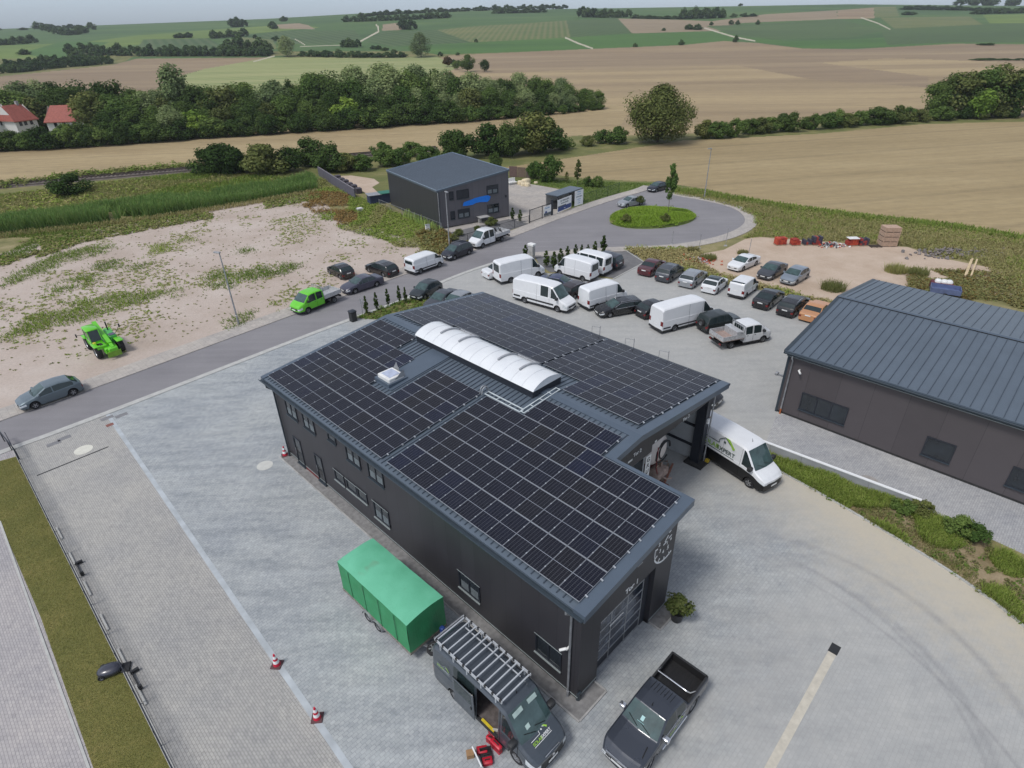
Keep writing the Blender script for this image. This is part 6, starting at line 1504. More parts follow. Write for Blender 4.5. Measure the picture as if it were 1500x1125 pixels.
def tree_proto(key, leaf, w, d, h, z0, lobes, n, ls, trunk=.18, seed=1, taper=.55, simple=False, low=.9, label='', cat='tree'):
    (V, F), P = crown(seed, w, d, z0, h, lobes, n, ls, taper, low)
    tb = MB()
    if trunk:
        tb.tube([(0, 0, -.2), (.03, 0, z0 + .3), (0, .05, (z0 + h) / 2), (0, 0, h * .86)], [trunk, trunk * .8, trunk * .5, trunk * .15], 7)
        for p in P[:max(4, lobes // 3)]:
            a = max(z0 * .8, p[2] * .55); tb.tube([(0, 0, a), (p[0] * .5, p[1] * .5, (a + p[2]) * .5), (p[0] * .85, p[1] * .85, p[2])], [trunk * .45, trunk * .3, trunk * .1], 5)
    if simple:
        V = np.concatenate([V, np.array(tb.v).reshape(-1, 3)]) if False else V
        o = npmesh(key, V, F, LM[leaf]); me = o.data; bpy.data.objects.remove(o)
        PROTO[key] = ('mesh', me)
    else:
        c = npmesh('crown', V, F, LM[leaf]); t = tb.build('trunk', M['bark']); PROTO[key] = ('tree', c.data, t.data)
        bpy.data.objects.remove(c); bpy.data.objects.remove(t)
def plant(key, name, loc, rz, s, label, cat, group=None):
    p = PROTO[key]
    if p[0] == 'mesh':
        o = bpy.data.objects.new(name, p[1]); col.objects.link(o); o.location = loc; o.rotation_euler = (0, 0, rz); o.scale = s
        return tag(o, label, cat, group)
    r = thing(name, label, cat, loc, rz, group); r.scale = s
    for nm, me in (('crown', p[1]), ('trunk', p[2])):
        o = bpy.data.objects.new(nm, me); col.objects.link(o); o.parent = r
    return r
for i in range(3):
    tree_proto(f'dark{i}', 'dark', 8, 8, 10, 1.2, 34, 6500, .21, .22, 20 + i)
    tree_proto(f'mid{i}', 'mid', 8, 8, 10, 1.2, 34, 6500, .21, .22, 30 + i)
    tree_proto(f'silver{i}', 'silver', 8.5, 8.5, 10.5, 1.0, 40, 7000, .20, .22, 40 + i, taper=.7)
    tree_proto(f'bush{i}', 'mid', 4.5, 4.5, 3.4, .15, 26, 3600, .14, .10, 50 + i, low=1.15)
    tree_proto(f'dbush{i}', 'dark', 4.5, 4.5, 3.4, .15, 26, 3600, .14, .10, 60 + i, low=1.15)
    tree_proto(f'obush{i}', 'olive', 4.5, 4.5, 3.2, .1, 28, 3600, .14, .09, 70 + i, low=1.15)
    tree_proto(f'far{i}', 'far', 8, 8, 7, .3, 22, 1300, .5, 0, 80 + i, simple=True, low=1.2)
tree_proto('olive0', 'olive', 8, 8, 10, 1.0, 28, 3600, .28, .22, 33)
tree_proto('lime0', 'lime', 5, 5, 6, .6, 18, 2200, .24, .12, 90)
tree_proto('red0', 'red', 5, 5, 5.5, .5, 18, 2200, .24, .12, 91)
tree_proto('poplar0', 'silver', 9, 9, 15, 2.0, 40, 5200, .30, .28, 92, taper=.4)
tree_proto('big0', 'olive', 13, 12, 11.5, .8, 60, 17000, .20, .32, 93, taper=.6, low=1.0)
tree_proto('thuja0', 'thuja', .62, .62, 1.9, .05, 26, 900, .07, .04, 94, taper=.95)
tree_proto('slim0', 'mid', 1.9, 1.9, 5.6, 1.5, 26, 1500, .15, .05, 95, taper=.75)
tree_proto('slimred', 'olive', 1.2, 1.2, 4.2, .8, 18, 900, .12, .05, 96, taper=.8)
cnt = [0]
def rp(): cnt[0] += 1; return rnd.uniform(0, 6.28)
# --- long tree belt between the two fields
front = [(-60, 228), (0, 222), (100, 217), (200, 210), (300, 203), (450, 193), (560, 186), (700, 177), (800, 169), (868, 162), (889, 160)]
top_h = [(-60, 11), (0, 10), (60, 11), (180, 11.5), (260, 10.5), (420, 10.5), (480, 11.5), (560, 12.5), (640, 12), (700, 11), (760, 9), (820, 7.5), (868, 5), (890, 3.5)]
fx = [p[0] for p in front]; fy = [p[1] for p in front]; hx = [p[0] for p in top_h]; hy = [p[1] for p in top_h]
BG = 'trees of the long belt between stubble field and far fields'
LBL = {'dark': 'dark green broadleaf tree in the long belt behind the stubble strip', 'mid': 'mid green rounded tree in the long belt behind the stubble strip', 'silver': 'silvery grey willow in the long belt behind the stubble strip',
       'bush': 'mid green bush at the front foot of the long tree belt', 'dbush': 'dark bush at the front foot of the long tree belt', 'olive': 'olive tinged tree in the long belt behind the stubble strip'}
for row in range(4):
    x = -70 + row * 5
    while x < 885:
        b = G(x, float(np.interp(x, fx, fy))); back = row * 9.5 - 1.0 + (2.0 if row == 0 else 4)
        if x > 780: back *= max(.15, (890 - x) / 110)
        dirv = Vector((b.x, b.y, 0)).normalized(); p = b + dirv * back + Vector((rnd.uniform(-1.5, 1.5), rnd.uniform(-1.2, 1.2), 0))
        vil = x < 152
        if vil and row > 1: p = p + dirv * 26
        hgt = (.5 if vil and row == 1 else 1) * float(np.interp(x, hx, hy)) * (rnd.uniform(.82, 1.12)) * ([.42, .72, 1.0, 1.04][row])
        if row == 0: k = rnd.choice(['dbush', 'bush', 'dbush']); base = 3.4
        elif x > 470 and row >= 1: k = rnd.choice(['silver', 'silver', 'mid', 'dark'] if row > 1 else ['mid', 'dark', 'olive', 'silver']); base = 10
        else: k = rnd.choice(['dark', 'mid', 'dark', 'olive', 'mid', 'silver'] if row > 1 else ['dark', 'mid', 'olive']); base = 10
        sz = hgt / base; sx = sz * rnd.uniform(1.0, 1.3) * (1.0 if row else .95)
        key = k + ('0' if k == 'olive' else str(rnd.randrange(3)))
        plant(key, 'bush' if 'bush' in k else 'tree', (p.x, p.y, float(TZ(p.x, p.y))), rp(), (sx, sx, sz), LBL[k], 'bush' if 'bush' in k else 'tree', BG)
        x += (23 if row else 15) * rnd.uniform(.85, 1.15) * (.8 if x > 760 else 1)
for x, y, k, w_, hh, lb in [(276, 205, 'poplar0', 1.0, 1.13, 'tall pale poplar rising above the long tree belt'), (285, 201, 'lime0', 1.3, 1.15, 'bright yellow green tree in the middle of the long belt'), (296, 204, 'lime0', 1.1, 1.0, 'smaller yellow green tree low in the long belt'),
                            (258, 206, 'silver0', .8, .8, 'grey leaved willow low in front of the tall poplar'), (435, 193, 'dark1', .5, 1.15, 'single dark pointed tree top above the long belt'), (508, 188, 'lime0', 1.4, 1.4, 'yellowish tree at the start of the willow section of the belt')]:
    p = G(x, y); dv = Vector((p.x, p.y, 0)).normalized(); p = p + dv * (24 if k in ('poplar0', 'dark1') else 3)
    plant(k, 'tree', (p.x, p.y, 0), rp(), (w_, w_, hh), lb, 'tree')
# --- hedge along the railway and garden boundary
def hedge(pts, h0, h1, step, kinds, label, group, name='bush', depth=0, base=3.4, cat='bush'):
    for a, b in zip(pts, pts[1:]):
        A, B = G(*a), G(*b); L = (B - A).length; n = max(1, int(L / step))
        for i in range(n):
            t = (i + rnd.uniform(.2, .8)) / n; p = A.lerp(B, t); dv = Vector((p.x, p.y, 0)).normalized(); p = p + dv * (rnd.uniform(0, depth) + 1.2)
            hgt = rnd.uniform(h0, h1); k = rnd.choice(kinds); s = hgt / (10 if k[:-1] in ('dark', 'mid', 'silver', 'olive') else base); sx = s * rnd.uniform(.9, 1.25)
            nm = {'obush': 'olive tinged ', 'dbush': 'dark ', 'bush': 'mid green ', 'mid': 'mid green ', 'dark': 'dark ', 'olive': 'olive ', 'silver': 'silvery '}.get(k[:-1], '')
            plant(k, name, (p.x, p.y, float(TZ(p.x, p.y))), rp(), (sx, sx, s), nm + label, cat, group)
hedge([(285, 263), (330, 260), (400, 256), (440, 253), (496, 252)], 3.6, 5.4, 3.4, ['dbush0', 'dbush1', 'obush0', 'bush2'], 'bush of the thicket beside the railway, left of the office building', 'bushes of the thicket by the railway', depth=7)
hedge([(300, 262), (370, 258), (440, 254)], 5.0, 6.2, 6, ['dbush2', 'obush1'], 'tall bush of the thicket beside the railway, left of the office building', 'bushes of the thicket by the railway', depth=5)
hedge([(496, 254), (550, 254), (640, 246)], 2.6, 4.2, 3.6, ['bush0', 'obush2', 'dbush0', 'bush1'], 'bush in the hedge behind the office building', 'bushes of the hedge behind the office building', depth=6)
hedge([(535, 236), (590, 235), (640, 232)], 3.0, 4.8, 5, ['bush0', 'dbush1'], 'bush in the hedge behind the office building', 'bushes of the hedge behind the office building', depth=4)
hedge([(650, 238), (700, 238), (760, 234), (815, 224)], 5.0, 7.0, 4.0, ['dbush0', 'bush1', 'dbush2', 'dark0'], 'bush of the dense clump right of the office building', 'bushes of the dense clump right of the office building', depth=7)
for x, y, k, s, lb in [(782, 228, 'olive0', .88, 'tallest tree of the dense clump right of the office building'), (750, 232, 'dark2', .70, 'dark round tree of the dense clump right of the office building'), (668, 236, 'mid1', .55, 'light green tree at the left end of the dense clump')]:
    p = G(x, y); plant(k, 'tree', (p.x, p.y + 2, 0), rp(), (s * 1.1, s * 1.1, s), lb, 'tree')
hedge([(815, 222), (870, 214), (925, 210)], 2.2, 4.0, 4, ['bush0', 'obush0', 'bush2', 'dbush1'], 'low bush of the hedge between clump and big round tree', 'low bushes left of the big round tree', depth=3)
p = G(968, 212); plant('big0', 'tree', (p.x, p.y + 4, 0), 1.0, (1.22, 1.1, 1.05), 'big round olive green tree standing alone at the field edge', 'tree')
hedge([(1020, 208), (1060, 204), (1120, 198), (1200, 190), (1280, 184), (1350, 178)], 2.6, 4.4, 3.4, ['dbush0', 'bush0', 'dbush2', 'bush1', 'obush1'], 'bush of the field hedge right of the big round tree', 'bushes of the long field hedge', depth=4)
hedge([(1340, 180), (1400, 176), (1500, 174), (1560, 172)], 2.6, 4.4, 4.5, ['dbush0', 'bush0', 'obush2'], 'bush at the foot of the tree group right', 'bushes under the tree group at the right', depth=4)
for x, y, k, s in [(1372, 172, 'mid0', .72), (1392, 172, 'dark1', .88), (1415, 173, 'olive0', .98), (1440, 173, 'mid2', 1.0), (1462, 172, 'olive0', 1.12), (1486, 172, 'dark0', .95), (1440, 176, 'lime0', 1.1), (1515, 172, 'mid1', .9)]:
    p = G(x, y); plant(k, 'tree', (p.x, p.y + 3, 0), rp(), (s * 1.3, s * 1.3, s * 1.22), {'m': 'mid green ', 'd': 'dark ', 'o': 'olive ', 'l': 'bright green '}[k[0]] + 'tree in the group by the hedge end, far right', 'tree', 'trees of the group at the right end of the hedge')
p = G(105, 285); plant('dbush1', 'bush', (p.x, p.y + 1, 0), rp(), (1.5, 1.3, .95), 'single dark rounded bush in the meadow by the railway', 'bush')
# --- garden shrubs by the office building
for x, y, k, s, lb in [(806, 266, 'bush1', (1.0, 1.0, 1.25), 'bushy green shrub on the garden lawn'), (785, 262, 'bush0', (.7, .7, .9), 'smaller shrub beside the fence panel on the garden lawn'), (846, 271, 'slimred', (1.0, 1.0, 1.1), 'thin upright young tree on the garden lawn'), (830, 268, 'slimred', (.6, .6, .5), 'tiny sapling on the garden lawn'),
                       (863, 273, 'bush2', (.42, .42, .5), 'small round bush on the lawn behind the wire fence'), (876, 274, 'bush0', (.42, .42, .55), 'small bush right of the round one behind the wire fence'), (726, 249, 'dbush0', (.6, .6, .9), 'conical dark shrub behind the office building corner'),
                       (978, 317, 'slim0', (.78, .78, 1.26), 'slim upright tree on the traffic island'), (916, 330, 'obush0', (.28, .28, .3), 'flowering low bush at the left of the traffic island'), (974, 330, 'obush1', (.26, .26, .32), 'grey brown low bush on the traffic island front'), (938, 302, 'obush2', (.3, .3, .3), 'reddish shrub at the island edge beside the silver saloon')]:
    p = G(x, y); z = .6 if 'island' in lb else 0
    plant(k, 'tree' if 'tree' in lb or 'sapling' in lb else 'shrub', (p.x, p.y, z), rp(), s, lb, 'tree' if 'tree' in lb or 'sapling' in lb else 'shrub')
# --- little conifers
TH = [(769.9, 378, 1.0), (800, 391.5, 1.2), (811.5, 394, 1.25), (821, 387, 1.15), (831, 378, .9), (843, 375.5, .9), (852, 371.5, .7), (861, 370.5, .65), (871.4, 371.5, .95), (883.5, 371, 1.35)]
for x, y, s in TH:
    p = G(x, y); plant('thuja0', 'conifer', (p.x, p.y, .01), rp(), (s * .85, s * .85, s * .92), 'small pointed conifer in the dark gravel bed behind the white vans', 'conifer', 'small conifers in the gravel bed')
for x, y, s in [(537.9, 461, 1.0), (552.8, 455.5, 1.0), (569, 448.5, .95), (585.8, 443.5, .95), (594.8, 444.5, .9)]:
    p = G(x, y); plant('thuja0', 'conifer', (p.x, p.y, .01), rp(), (.62 * s, .62 * s, 1.1 * s), 'thin dark conifer in the planted strip beside the road kerb', 'conifer', 'thin conifers in the planted strip')
for x, y in [(751, 322.5), (762, 325.5)]:
    p = G(x, y); plant('thuja0', 'conifer', (p.x, p.y, .01), rp(), (.9, .9, 1.0), 'dark young conifer beside the steel gate of the office building', 'conifer', 'conifers beside the gate')
# --- far hillside trees and hedges, each on the terrain
FG = 'far trees and hedges on the vineyard hills'
def farrow(pts, hpx, step, wid=1.0, label='dark hedge bush on the vineyard hillside', depth=0, hv=.3):
    for a, b in zip(pts, pts[1:]):
        n = max(1, int(math.hypot(b[0] - a[0], b[1] - a[1]) / step))
        for i in range(n):
            t = (i + rnd.uniform(.25, .75)) / n; p = GT(a[0] + (b[0] - a[0]) * t, a[1] + (b[1] - a[1]) * t)
            m = (p.y * .861 + 12) / FPX * .84; h = hpx * m * rnd.uniform(1 - hv, 1 + hv * .6); w = max(h * rnd.uniform(.9, 1.3), step * 1.6 * m) * wid
            bsh = 'bush' in label or 'hedge' in label; plant('far%d' % rnd.randrange(3), 'hedge_bush' if bsh else 'tree', (p.x, p.y + rnd.uniform(0, depth), p.z - h * .05), rp(), (w / 8, w / 8, h / 7), label, 'bush' if bsh else 'tree', FG)
L_ = 'dark tree in the wood on the left hilltop'
farrow([(52, 42), (70, 46), (88, 51), (110, 52), (126, 48), (140, 41)], 11, 8, 1.0, L_); farrow([(56, 40), (90, 42), (120, 42)], 6, 8, 1.0, L_)
farrow([(-20, 67), (28, 65), (54, 62)], 11, 9, 1.0, 'dark tree in the copse at the left edge of the hills')
farrow([(0, 44), (3, 44)], 3, 2); farrow([(25, 44), (40, 44)], 3, 9)
farrow([(96, 81), (140, 80), (200, 82), (300, 82), (398, 82)], 15, 10, 1.0, 'dark tree in the long hedge below the left hills')
farrow([(330, 80), (360, 78), (402, 80)], 22, 11, 1.0, 'taller tree at the right end of the long hill hedge')
farrow([(-10, 108), (30, 106), (80, 100), (165, 93)], 14, 9, 1.0, 'bush of the hedge along the far brown field'); farrow([(5, 100), (60, 94), (150, 88)], 12, 10, 1.0, 'bush of the hedge along the far brown field')
farrow([(30, 80), (42, 80)], 8, 11); farrow([(255, 56), (280, 55)], 7, 8); farrow([(305, 57), (330, 55), (360, 53)], 11, 9)
farrow([(338, 40), (362, 39)], 13, 8, 1.1, 'tree of the rounded clump on the hill crest'); farrow([(346, 34), (349, 34)], 12, 3, .7, 'tall tree of the rounded clump on the hill crest')
farrow([(408, 32), (420, 31)], 8, 7, 1.0, 'lone tree on the left hill crest'); farrow([(392, 43), (404, 42)], 10, 8); farrow([(372, 57), (378, 57)], 8, 5); farrow([(400, 60), (415, 59)], 6, 8)
farrow([(440, 82), (500, 84)], 10, 10, 1.0, 'bush of the hedge behind the hay meadow'); farrow([(500, 84), (592, 84)], 9, 10, 1.0, 'bush of the hedge behind the hay meadow')
farrow([(500, 69), (528, 69)], 11, 7, 1.0, 'dark tree of the block beside the pale farm track'); farrow([(540, 71), (560, 73), (580, 78)], 6, 7)
farrow([(526, 25), (580, 21), (640, 18), (700, 16), (755, 14), (832, 12)], 6.5, 8, 1.0, 'tree of the wooded line on the central hill crest'); farrow([(505, 32), (550, 31), (620, 28), (660, 26)], 8, 8, 1.0, 'tree of the wooded line on the central hill crest')
farrow([(588, 43), (604, 43)], 16, 8, 1.1, 'round tree beside the small tan field on the hill'); farrow([(720, 20), (800, 18)], 7, 9)
farrow([(850, 25), (890, 26), (925, 25)], 13, 8, 1.0, 'tree of the copse above the dark vineyard'); farrow([(925, 27), (1000, 28)], 5, 9); farrow([(996, 28), (1030, 27), (1062, 26)], 14, 8, 1.0, 'tree of the copse left of the crest meadow')
farrow([(1066, 26), (1078, 25)], 7, 7); farrow([(1085, 25), (1108, 24)], 6, 8); farrow([(1004, 43), (1030, 44)], 9, 9); farrow([(1075, 62), (1079, 62)], 12, 5, .8, 'single dark bush at the end of the pale track')
for x, y, h in [(1041, 37, 6), (1070, 36, 6), (1080, 36, 6), (1109, 36, 6), (930, 69, 7), (997, 66, 7), (697, 62, 6), (670, 81, 6), (645, 82, 7), (972, 45, 4), (1084, 9, 4)]: farrow([(x, y), (x + 1, y)], h, 4, 1.0, 'small dark bush at a vineyard edge')
farrow([(1318, 14), (1400, 15), (1500, 17), (1560, 18)], 6, 9, 1.0, 'bush of the hedge below the right crest'); farrow([(1425, 21), (1500, 19), (1560, 19)], 8, 9, 1.0, 'bush of the hedge below the right crest'); farrow([(1320, 22), (1340, 22)], 5, 8)
farrow([(1404, 8), (1408, 8)], 15, 4, 1.0, 'tall tree standing on the right skyline'); farrow([(1420, 8), (1438, 8), (1460, 8)], 13, 9, 1.0, 'tall tree standing on the right skyline'); farrow([(1472, 8), (1490, 8)], 13, 8, 1.0, 'tall tree standing on the right skyline')
farrow([(1425, 88), (1500, 88)], 3, 16); farrow([(1437, 66), (1455, 66)], 3, 9); farrow([(655, 92), (676, 97), (690, 102)], 9, 7, 1.0, 'bush of the short row running down to the willow belt')
for x, y, k, s, lb in [(617, 84, 'silver1', 1.9, 'round silvery willow at the head of the hay meadow'), (421, 83, 'silver0', 1.75, 'silvery tree at the end of the pale field track'), (685, 105, 'mid0', 1.1, 'round green tree in front of the brown field'), (655, 98, 'red0', 1.3, 'reddish small tree beside the round green one'), (710, 105, 'dark1', .75, 'small dark tree right of the round green one'), (668, 102, 'mid2', .6, 'small green tree between reddish and round tree')]:
    p = GT(x, y); plant(k, 'tree', tuple(p), rp(), (s, s, s * .86), lb, 'tree')
# --- grass, reeds and weeds
def pts_in(poly, n):
    P = np.array([[*G(*p).xy] if not isinstance(p, Vector) else [p.x, p.y] for p in poly]); lo, hi = P.min(0), P.max(0); out = np.zeros((0, 2))
    while len(out) < n:
        q = rng.uniform(lo, hi, (n * 2, 2)); out = np.concatenate([out, q[inpoly(q[:, 0], q[:, 1], [tuple(p) for p in P])]])
    return out[:n]
def vnoise(p, s, seed=0):
    """smooth value noise in 0..1"""
    g = np.random.default_rng(seed); T = g.random((64, 64)); q = p * s; i = np.floor(q).astype(int); f = q - i; f = f * f * (3 - 2 * f)
    a = T[i[:, 0] % 64, i[:, 1] % 64]; b = T[(i[:, 0] + 1) % 64, i[:, 1] % 64]; c = T[i[:, 0] % 64, (i[:, 1] + 1) % 64]; d = T[(i[:, 0] + 1) % 64, (i[:, 1] + 1) % 64]
    return (a * (1 - f[:, 0]) + b * f[:, 0]) * (1 - f[:, 1]) + (c * (1 - f[:, 0]) + d * f[:, 0]) * f[:, 1]
def blades(name, P, h, w, leaf, lean=.35, z=None, label=None, cat='grass', mats=None, mi=None):
    n = len(P); a = rng.uniform(0, 2 * np.pi, n); hh = h * rng.uniform(.55, 1.15, n) if np.isscalar(h) else h
    ww = w * rng.uniform(.7, 1.3, n); D = np.stack([np.cos(a), np.sin(a), np.zeros(n)], 1); Q = np.stack([-np.sin(a), np.cos(a), np.zeros(n)], 1)
    ln = rng.normal(0, lean, n) * hh; B = np.concatenate([P, (np.zeros((n, 1)) if z is None else np.reshape(z, (-1, 1)))], 1)
    T = B + Q * ln[:, None] + np.array([0, 0, 1]) * hh[:, None]
    V = np.stack([B - D * ww[:, None] / 2, B + D * ww[:, None] / 2, T + D * ww[:, None] * .22, T - D * ww[:, None] * .22], 1).reshape(-1, 3)
    o = npmesh(name, V, np.arange(4 * n).reshape(-1, 4), mats or LM[leaf], None, mi); return tag(o, label, cat, None, 'stuff')
def clumps(name, P, h, r, per, leafs, label, size=.16, cat='weeds', pick=None):
    """low leafy clumps: many small leaves round each point"""
    n = len(P); hh = h * rng.uniform(.5, 1.2, n) if np.isscalar(h) else h; k = per
    ctr = np.repeat(np.concatenate([P, np.zeros((n, 1))], 1), k, 0); H_ = np.repeat(hh, k); D = rng.normal(size=(n * k, 3)); D[:, 2] = np.abs(D[:, 2]) + .15; D /= np.linalg.norm(D, axis=1, keepdims=True)
    rr = r if np.isscalar(r) else np.repeat(r, k)
    C = ctr + D * np.stack([np.full(n * k, 1.0) * rr, np.full(n * k, 1.0) * rr, H_], 1) * (rng.random((n * k, 1)) ** .4)
    V, F = quads(C, D + rng.normal(size=(n * k, 3)) * .6 + np.array([0, 0, 1.1]), size * rng.uniform(.5, 1.3, n * k), .7)
    ms = [LM[l] for l in leafs]; mi = np.repeat((pick if pick is not None else rng.integers(0, len(ms), n)), k)
    o = npmesh(name, V, F, ms, None, mi); return tag(o, label, cat, None, 'stuff')
# reed belt
RB = [(-60, 400), (0, 338), (60, 316), (140, 300), (220, 288), (300, 275), (380, 264), (440, 256), (462, 262), (460, 278), (400, 290), (300, 312), (200, 335), (120, 350), (40, 366), (0, 388), (-60, 450)]
RB = [(-60, 337), (0, 328), (100, 313), (200, 299), (250, 291), (330, 283), (400, 275), (455, 261), (464, 266), (464, 279), (400, 290), (300, 307), (250, 314), (200, 321), (100, 333), (0, 344), (-60, 353)]
q = pts_in(RB, 34000); q = q[(vnoise(q, .3, 2) + vnoise(q, 1.1, 4) * .5 > .42)]; blades('reeds', q, 1.9 * (.55 + .6 * vnoise(q, .12, 3)) * rng.uniform(.75, 1.15, len(q)), .10, 'reed', .38, label='tall green reed belt along the edge of the pink dirt lot', cat='reeds')
q = pts_in([(0, 360), (120, 338), (300, 306), (440, 278), (470, 280), (470, 292), (300, 322), (120, 356), (0, 400), (-60, 420)], 3200); k = vnoise(q, .16, 9) > .38; clumps('weeds', q[k], .4, .45, 9, ['dry', 'weed', 'grass'], 'ragged dry weeds between reeds and the dirt lot', .15)
MD = [(-60, 338), (0, 329), (100, 314), (200, 300), (250, 292), (330, 284), (400, 276), (440, 262), (300, 252), (150, 268), (0, 287), (-60, 298)]
q = pts_in(MD, 16000); gk = vnoise(q, .09, 8) > .42; blades('meadow_grass', q[~gk], .5 * (.4 + vnoise(q[~gk], .1, 5)), .12, 'weed', .6, label='olive patches of rough grass before the railway'); q = q[gk]; blades('meadow_grass', q, .6 * (.4 + vnoise(q, .1, 5)), .12, 'grass', .6, label='rough olive meadow grass between railway and reeds')
q = pts_in(MD, 1500); clumps('meadow_weeds', q, .45, .6, 14, ['weed', 'grass', 'grass', 'dry'], 'scattered weed clumps between railway and reeds', .2)
q = pts_in([(-60, 288), (0, 276), (120, 262), (290, 246), (290, 241), (120, 256), (0, 268), (-60, 278)], 260); k = vnoise(q, .06, 12) > .45; clumps('trackside_scrub', q[k], 1.3, 1.1, 30, ['weed', 'grass'], 'low scrub along the far side of the railway', .25, 'scrub')
q = pts_in([(0, 343), (100, 333), (220, 318), (130, 345), (60, 362), (0, 388), (-60, 420), (-60, 352)], 9000); q = q[vnoise(q, .2, 15) > .3]; blades('grass_fringe', q, .4 * (.4 + vnoise(q, .3, 16)), .09, 'grass', .7, label='green grass fringe between reeds and the left part of the lot')
q = pts_in([(-60, 354), (0, 344), (100, 334), (200, 322), (300, 308), (400, 291), (464, 279), (464, 283), (400, 295), (300, 312), (200, 327), (100, 339), (0, 350)], 3500); blades('dry_fringe', q, .6, .09, 'dry', .6, label='dry yellow fringe along the foot of the reeds')
# weeds on the dirt lot: green swathes and scattered tufts
swath = [[(140, 386), (165, 382), (215, 384), (215, 392), (165, 402), (140, 394)], [(0, 498), (40, 466), (80, 448), (180, 430), (272, 424), (275, 432), (215, 440), (130, 468), (60, 482), (30, 500)], [(300, 402), (325, 396), (350, 408), (340, 424), (310, 422)], [(335, 405), (380, 392), (430, 386), (442, 390), (420, 402), (370, 410)],
         [(70, 420), (130, 400), (140, 412), (80, 432)], [(355, 364), (368, 360), (366, 372), (352, 372)], [(0, 420), (30, 395), (90, 370), (160, 356), (165, 366), (80, 392), (10, 420)], [(335, 470), (350, 462), (430, 446), (436, 450), (370, 470), (338, 484)], [(215, 362), (245, 356), (250, 366), (228, 374)], [(265, 350), (280, 345), (284, 356), (268, 358)]]
for i, sw in enumerate(swath):
    a = np.array([[*G(*p).xy] for p in sw]); ar = .5 * abs(np.dot(a[:, 0], np.roll(a[:, 1], 1)) - np.dot(a[:, 1], np.roll(a[:, 0], 1)))
    q = pts_in(sw, int(ar * 60)); q = q + rng.normal(0, .55, q.shape); k = vnoise(q, .55, 20 + i) + rng.normal(0, .12, len(q)) > .36; q = q[k]
    blades('grass_patch', q, .24, .07, 'grass', 1.3, label=['green grass patch on the far middle of the dirt lot', 'long green grass swathe beside the telehandler', 'green tuft patch behind the left street lamp', 'grass strip between street lamp and parked black hatchback', 'sparse grass patch above the long swathe', 'yellow green tuft on the middle of the dirt lot', 'grey green grass patch at the left edge of the lot', 'weedy grass along the pavement by the street lamp', 'small grass patch in the centre of the lot', 'small grass patch towards the reeds'][i])
lot = [(0, 560), (250, 500), (430, 440), (600, 380), (560, 342), (500, 320), (470, 290), (300, 312), (100, 352), (0, 390)]
q = pts_in(lot, 9000); d_ = vnoise(q, .13, 30) * .6 + vnoise(q, .45, 31) * .4; k = d_ + rng.normal(0, .05, len(q)) > .60; q = q[k][:2600]
clumps('weeds', q, .14, .24, 7, ['weed', 'grass', 'grass', 'weed'], 'scattered small weeds across the pink dirt lot', .085)
q = pts_in(lot, 1100); clumps('weeds', q, .10, .13, 6, ['weed', 'dry', 'weed'], 'sprinkled dry tufts across the pink dirt lot', .07)
# weed thicket between lot and office building
T1 = [(470, 262), (500, 280), (556, 300), (600, 320), (640, 345), (655, 372), (610, 372), (560, 352), (500, 336), (470, 318), (440, 300), (455, 282)]
q = pts_in(T1, 3000); d_ = vnoise(q, .22, 40); k = d_ > .22; q = q[k]; gp = np.clip(((vnoise(q, .12, 41)) * 4.2).astype(int), 0, 3)
clumps('weed_thicket', q, .55 * (.4 + vnoise(q, .3, 42)), .42, 12, ['grass', 'weed', 'grass', 'rust'], 'weed thicket with rusty patches between dirt lot and office building', .11, pick=gp)
q = pts_in([(590, 318), (600, 300), (640, 330), (648, 338), (640, 344)], 800); blades('grass_bank', q, .9, .13, 'reed', .3, label='tall green grass along the dark side wall of the office building')
q = pts_in([(608, 345), (640, 335), (660, 345), (655, 372), (630, 372)], 500); clumps('weeds', q, .7, .45, 14, ['rust', 'dry', 'rust', 'weed'], 'rusty brown weeds beside the street lamp by the office', .16)
# gravel bed planting in front of the office
for x, y, s, kx in [(672, 345, .30, 'obush0'), (664, 352, .28, 'obush1'), (700, 338, .24, 'obush2'), (720, 330, .38, 'obush1'), (706, 341, .2, 'obush0')]:
    p = G(x, y); plant(kx, 'shrub', (p.x, p.y, 0), rp(), (s, s, s * .9), 'low ornamental shrub in the gravel bed before the office building', 'shrub', 'ornamental shrubs before the office building')
# traffic island
q = pts_in(ISL, 17000); rel = np.hypot(q[:, 0] - ic.x, q[:, 1] - ic.y) / 7.5; zz = np.clip(.72 * (1 - rel ** 2), 0, .7); blades('island_grass', q, .20 * (.5 + vnoise(q, .5, 50)), .08, 'igrass', .6, zz, label='bright green rough grass covering the traffic island')
q = pts_in(ISL, 110); rel = np.hypot(q[:, 0] - ic.x, q[:, 1] - ic.y) / 7.5
o = clumps('island_weeds', q, .3, .5, 16, ['igrass', 'grass', 'weed', 'igrass'], 'leafy weeds among the island grass', .10); o.location.z = .25
# verge right of the circle, thicket behind the sand lot and dry slope at the right
V1 = [(1088, 350), (1108, 334), (1104, 318), (1075, 303), (1020, 290), (980, 284), (990, 279), (1030, 282), (1130, 300), (1250, 316), (1400, 332), (1500, 350), (1640, 372), (1640, 470), (1500, 440), (1440, 388), (1370, 374), (1330, 361), (1250, 356), (1180, 351), (1110, 347)]
q = pts_in(V1, 15000); gk = vnoise(q, .18, 63) > .5; gd = gk | (rng.random(len(q)) < .25); gx = gd & ((q[:, 0] > 55) | (rng.random(len(q)) < .4)); blades('bank_grass', q[gx], .45, .08, 'dry', .7, label='dry straw grass patches on the weed bank behind the pallets'); q = q[~gx]; gk = gk[~gx]; blades('bank_grass', q[gk], .45, .08, 'weed', .6, label='straw coloured grass patches on the weed bank behind the pallets'); blades('bank_grass', q[~gk], .42, .08, 'grass', .6, label='green grass patches on the weed bank behind the pallets')
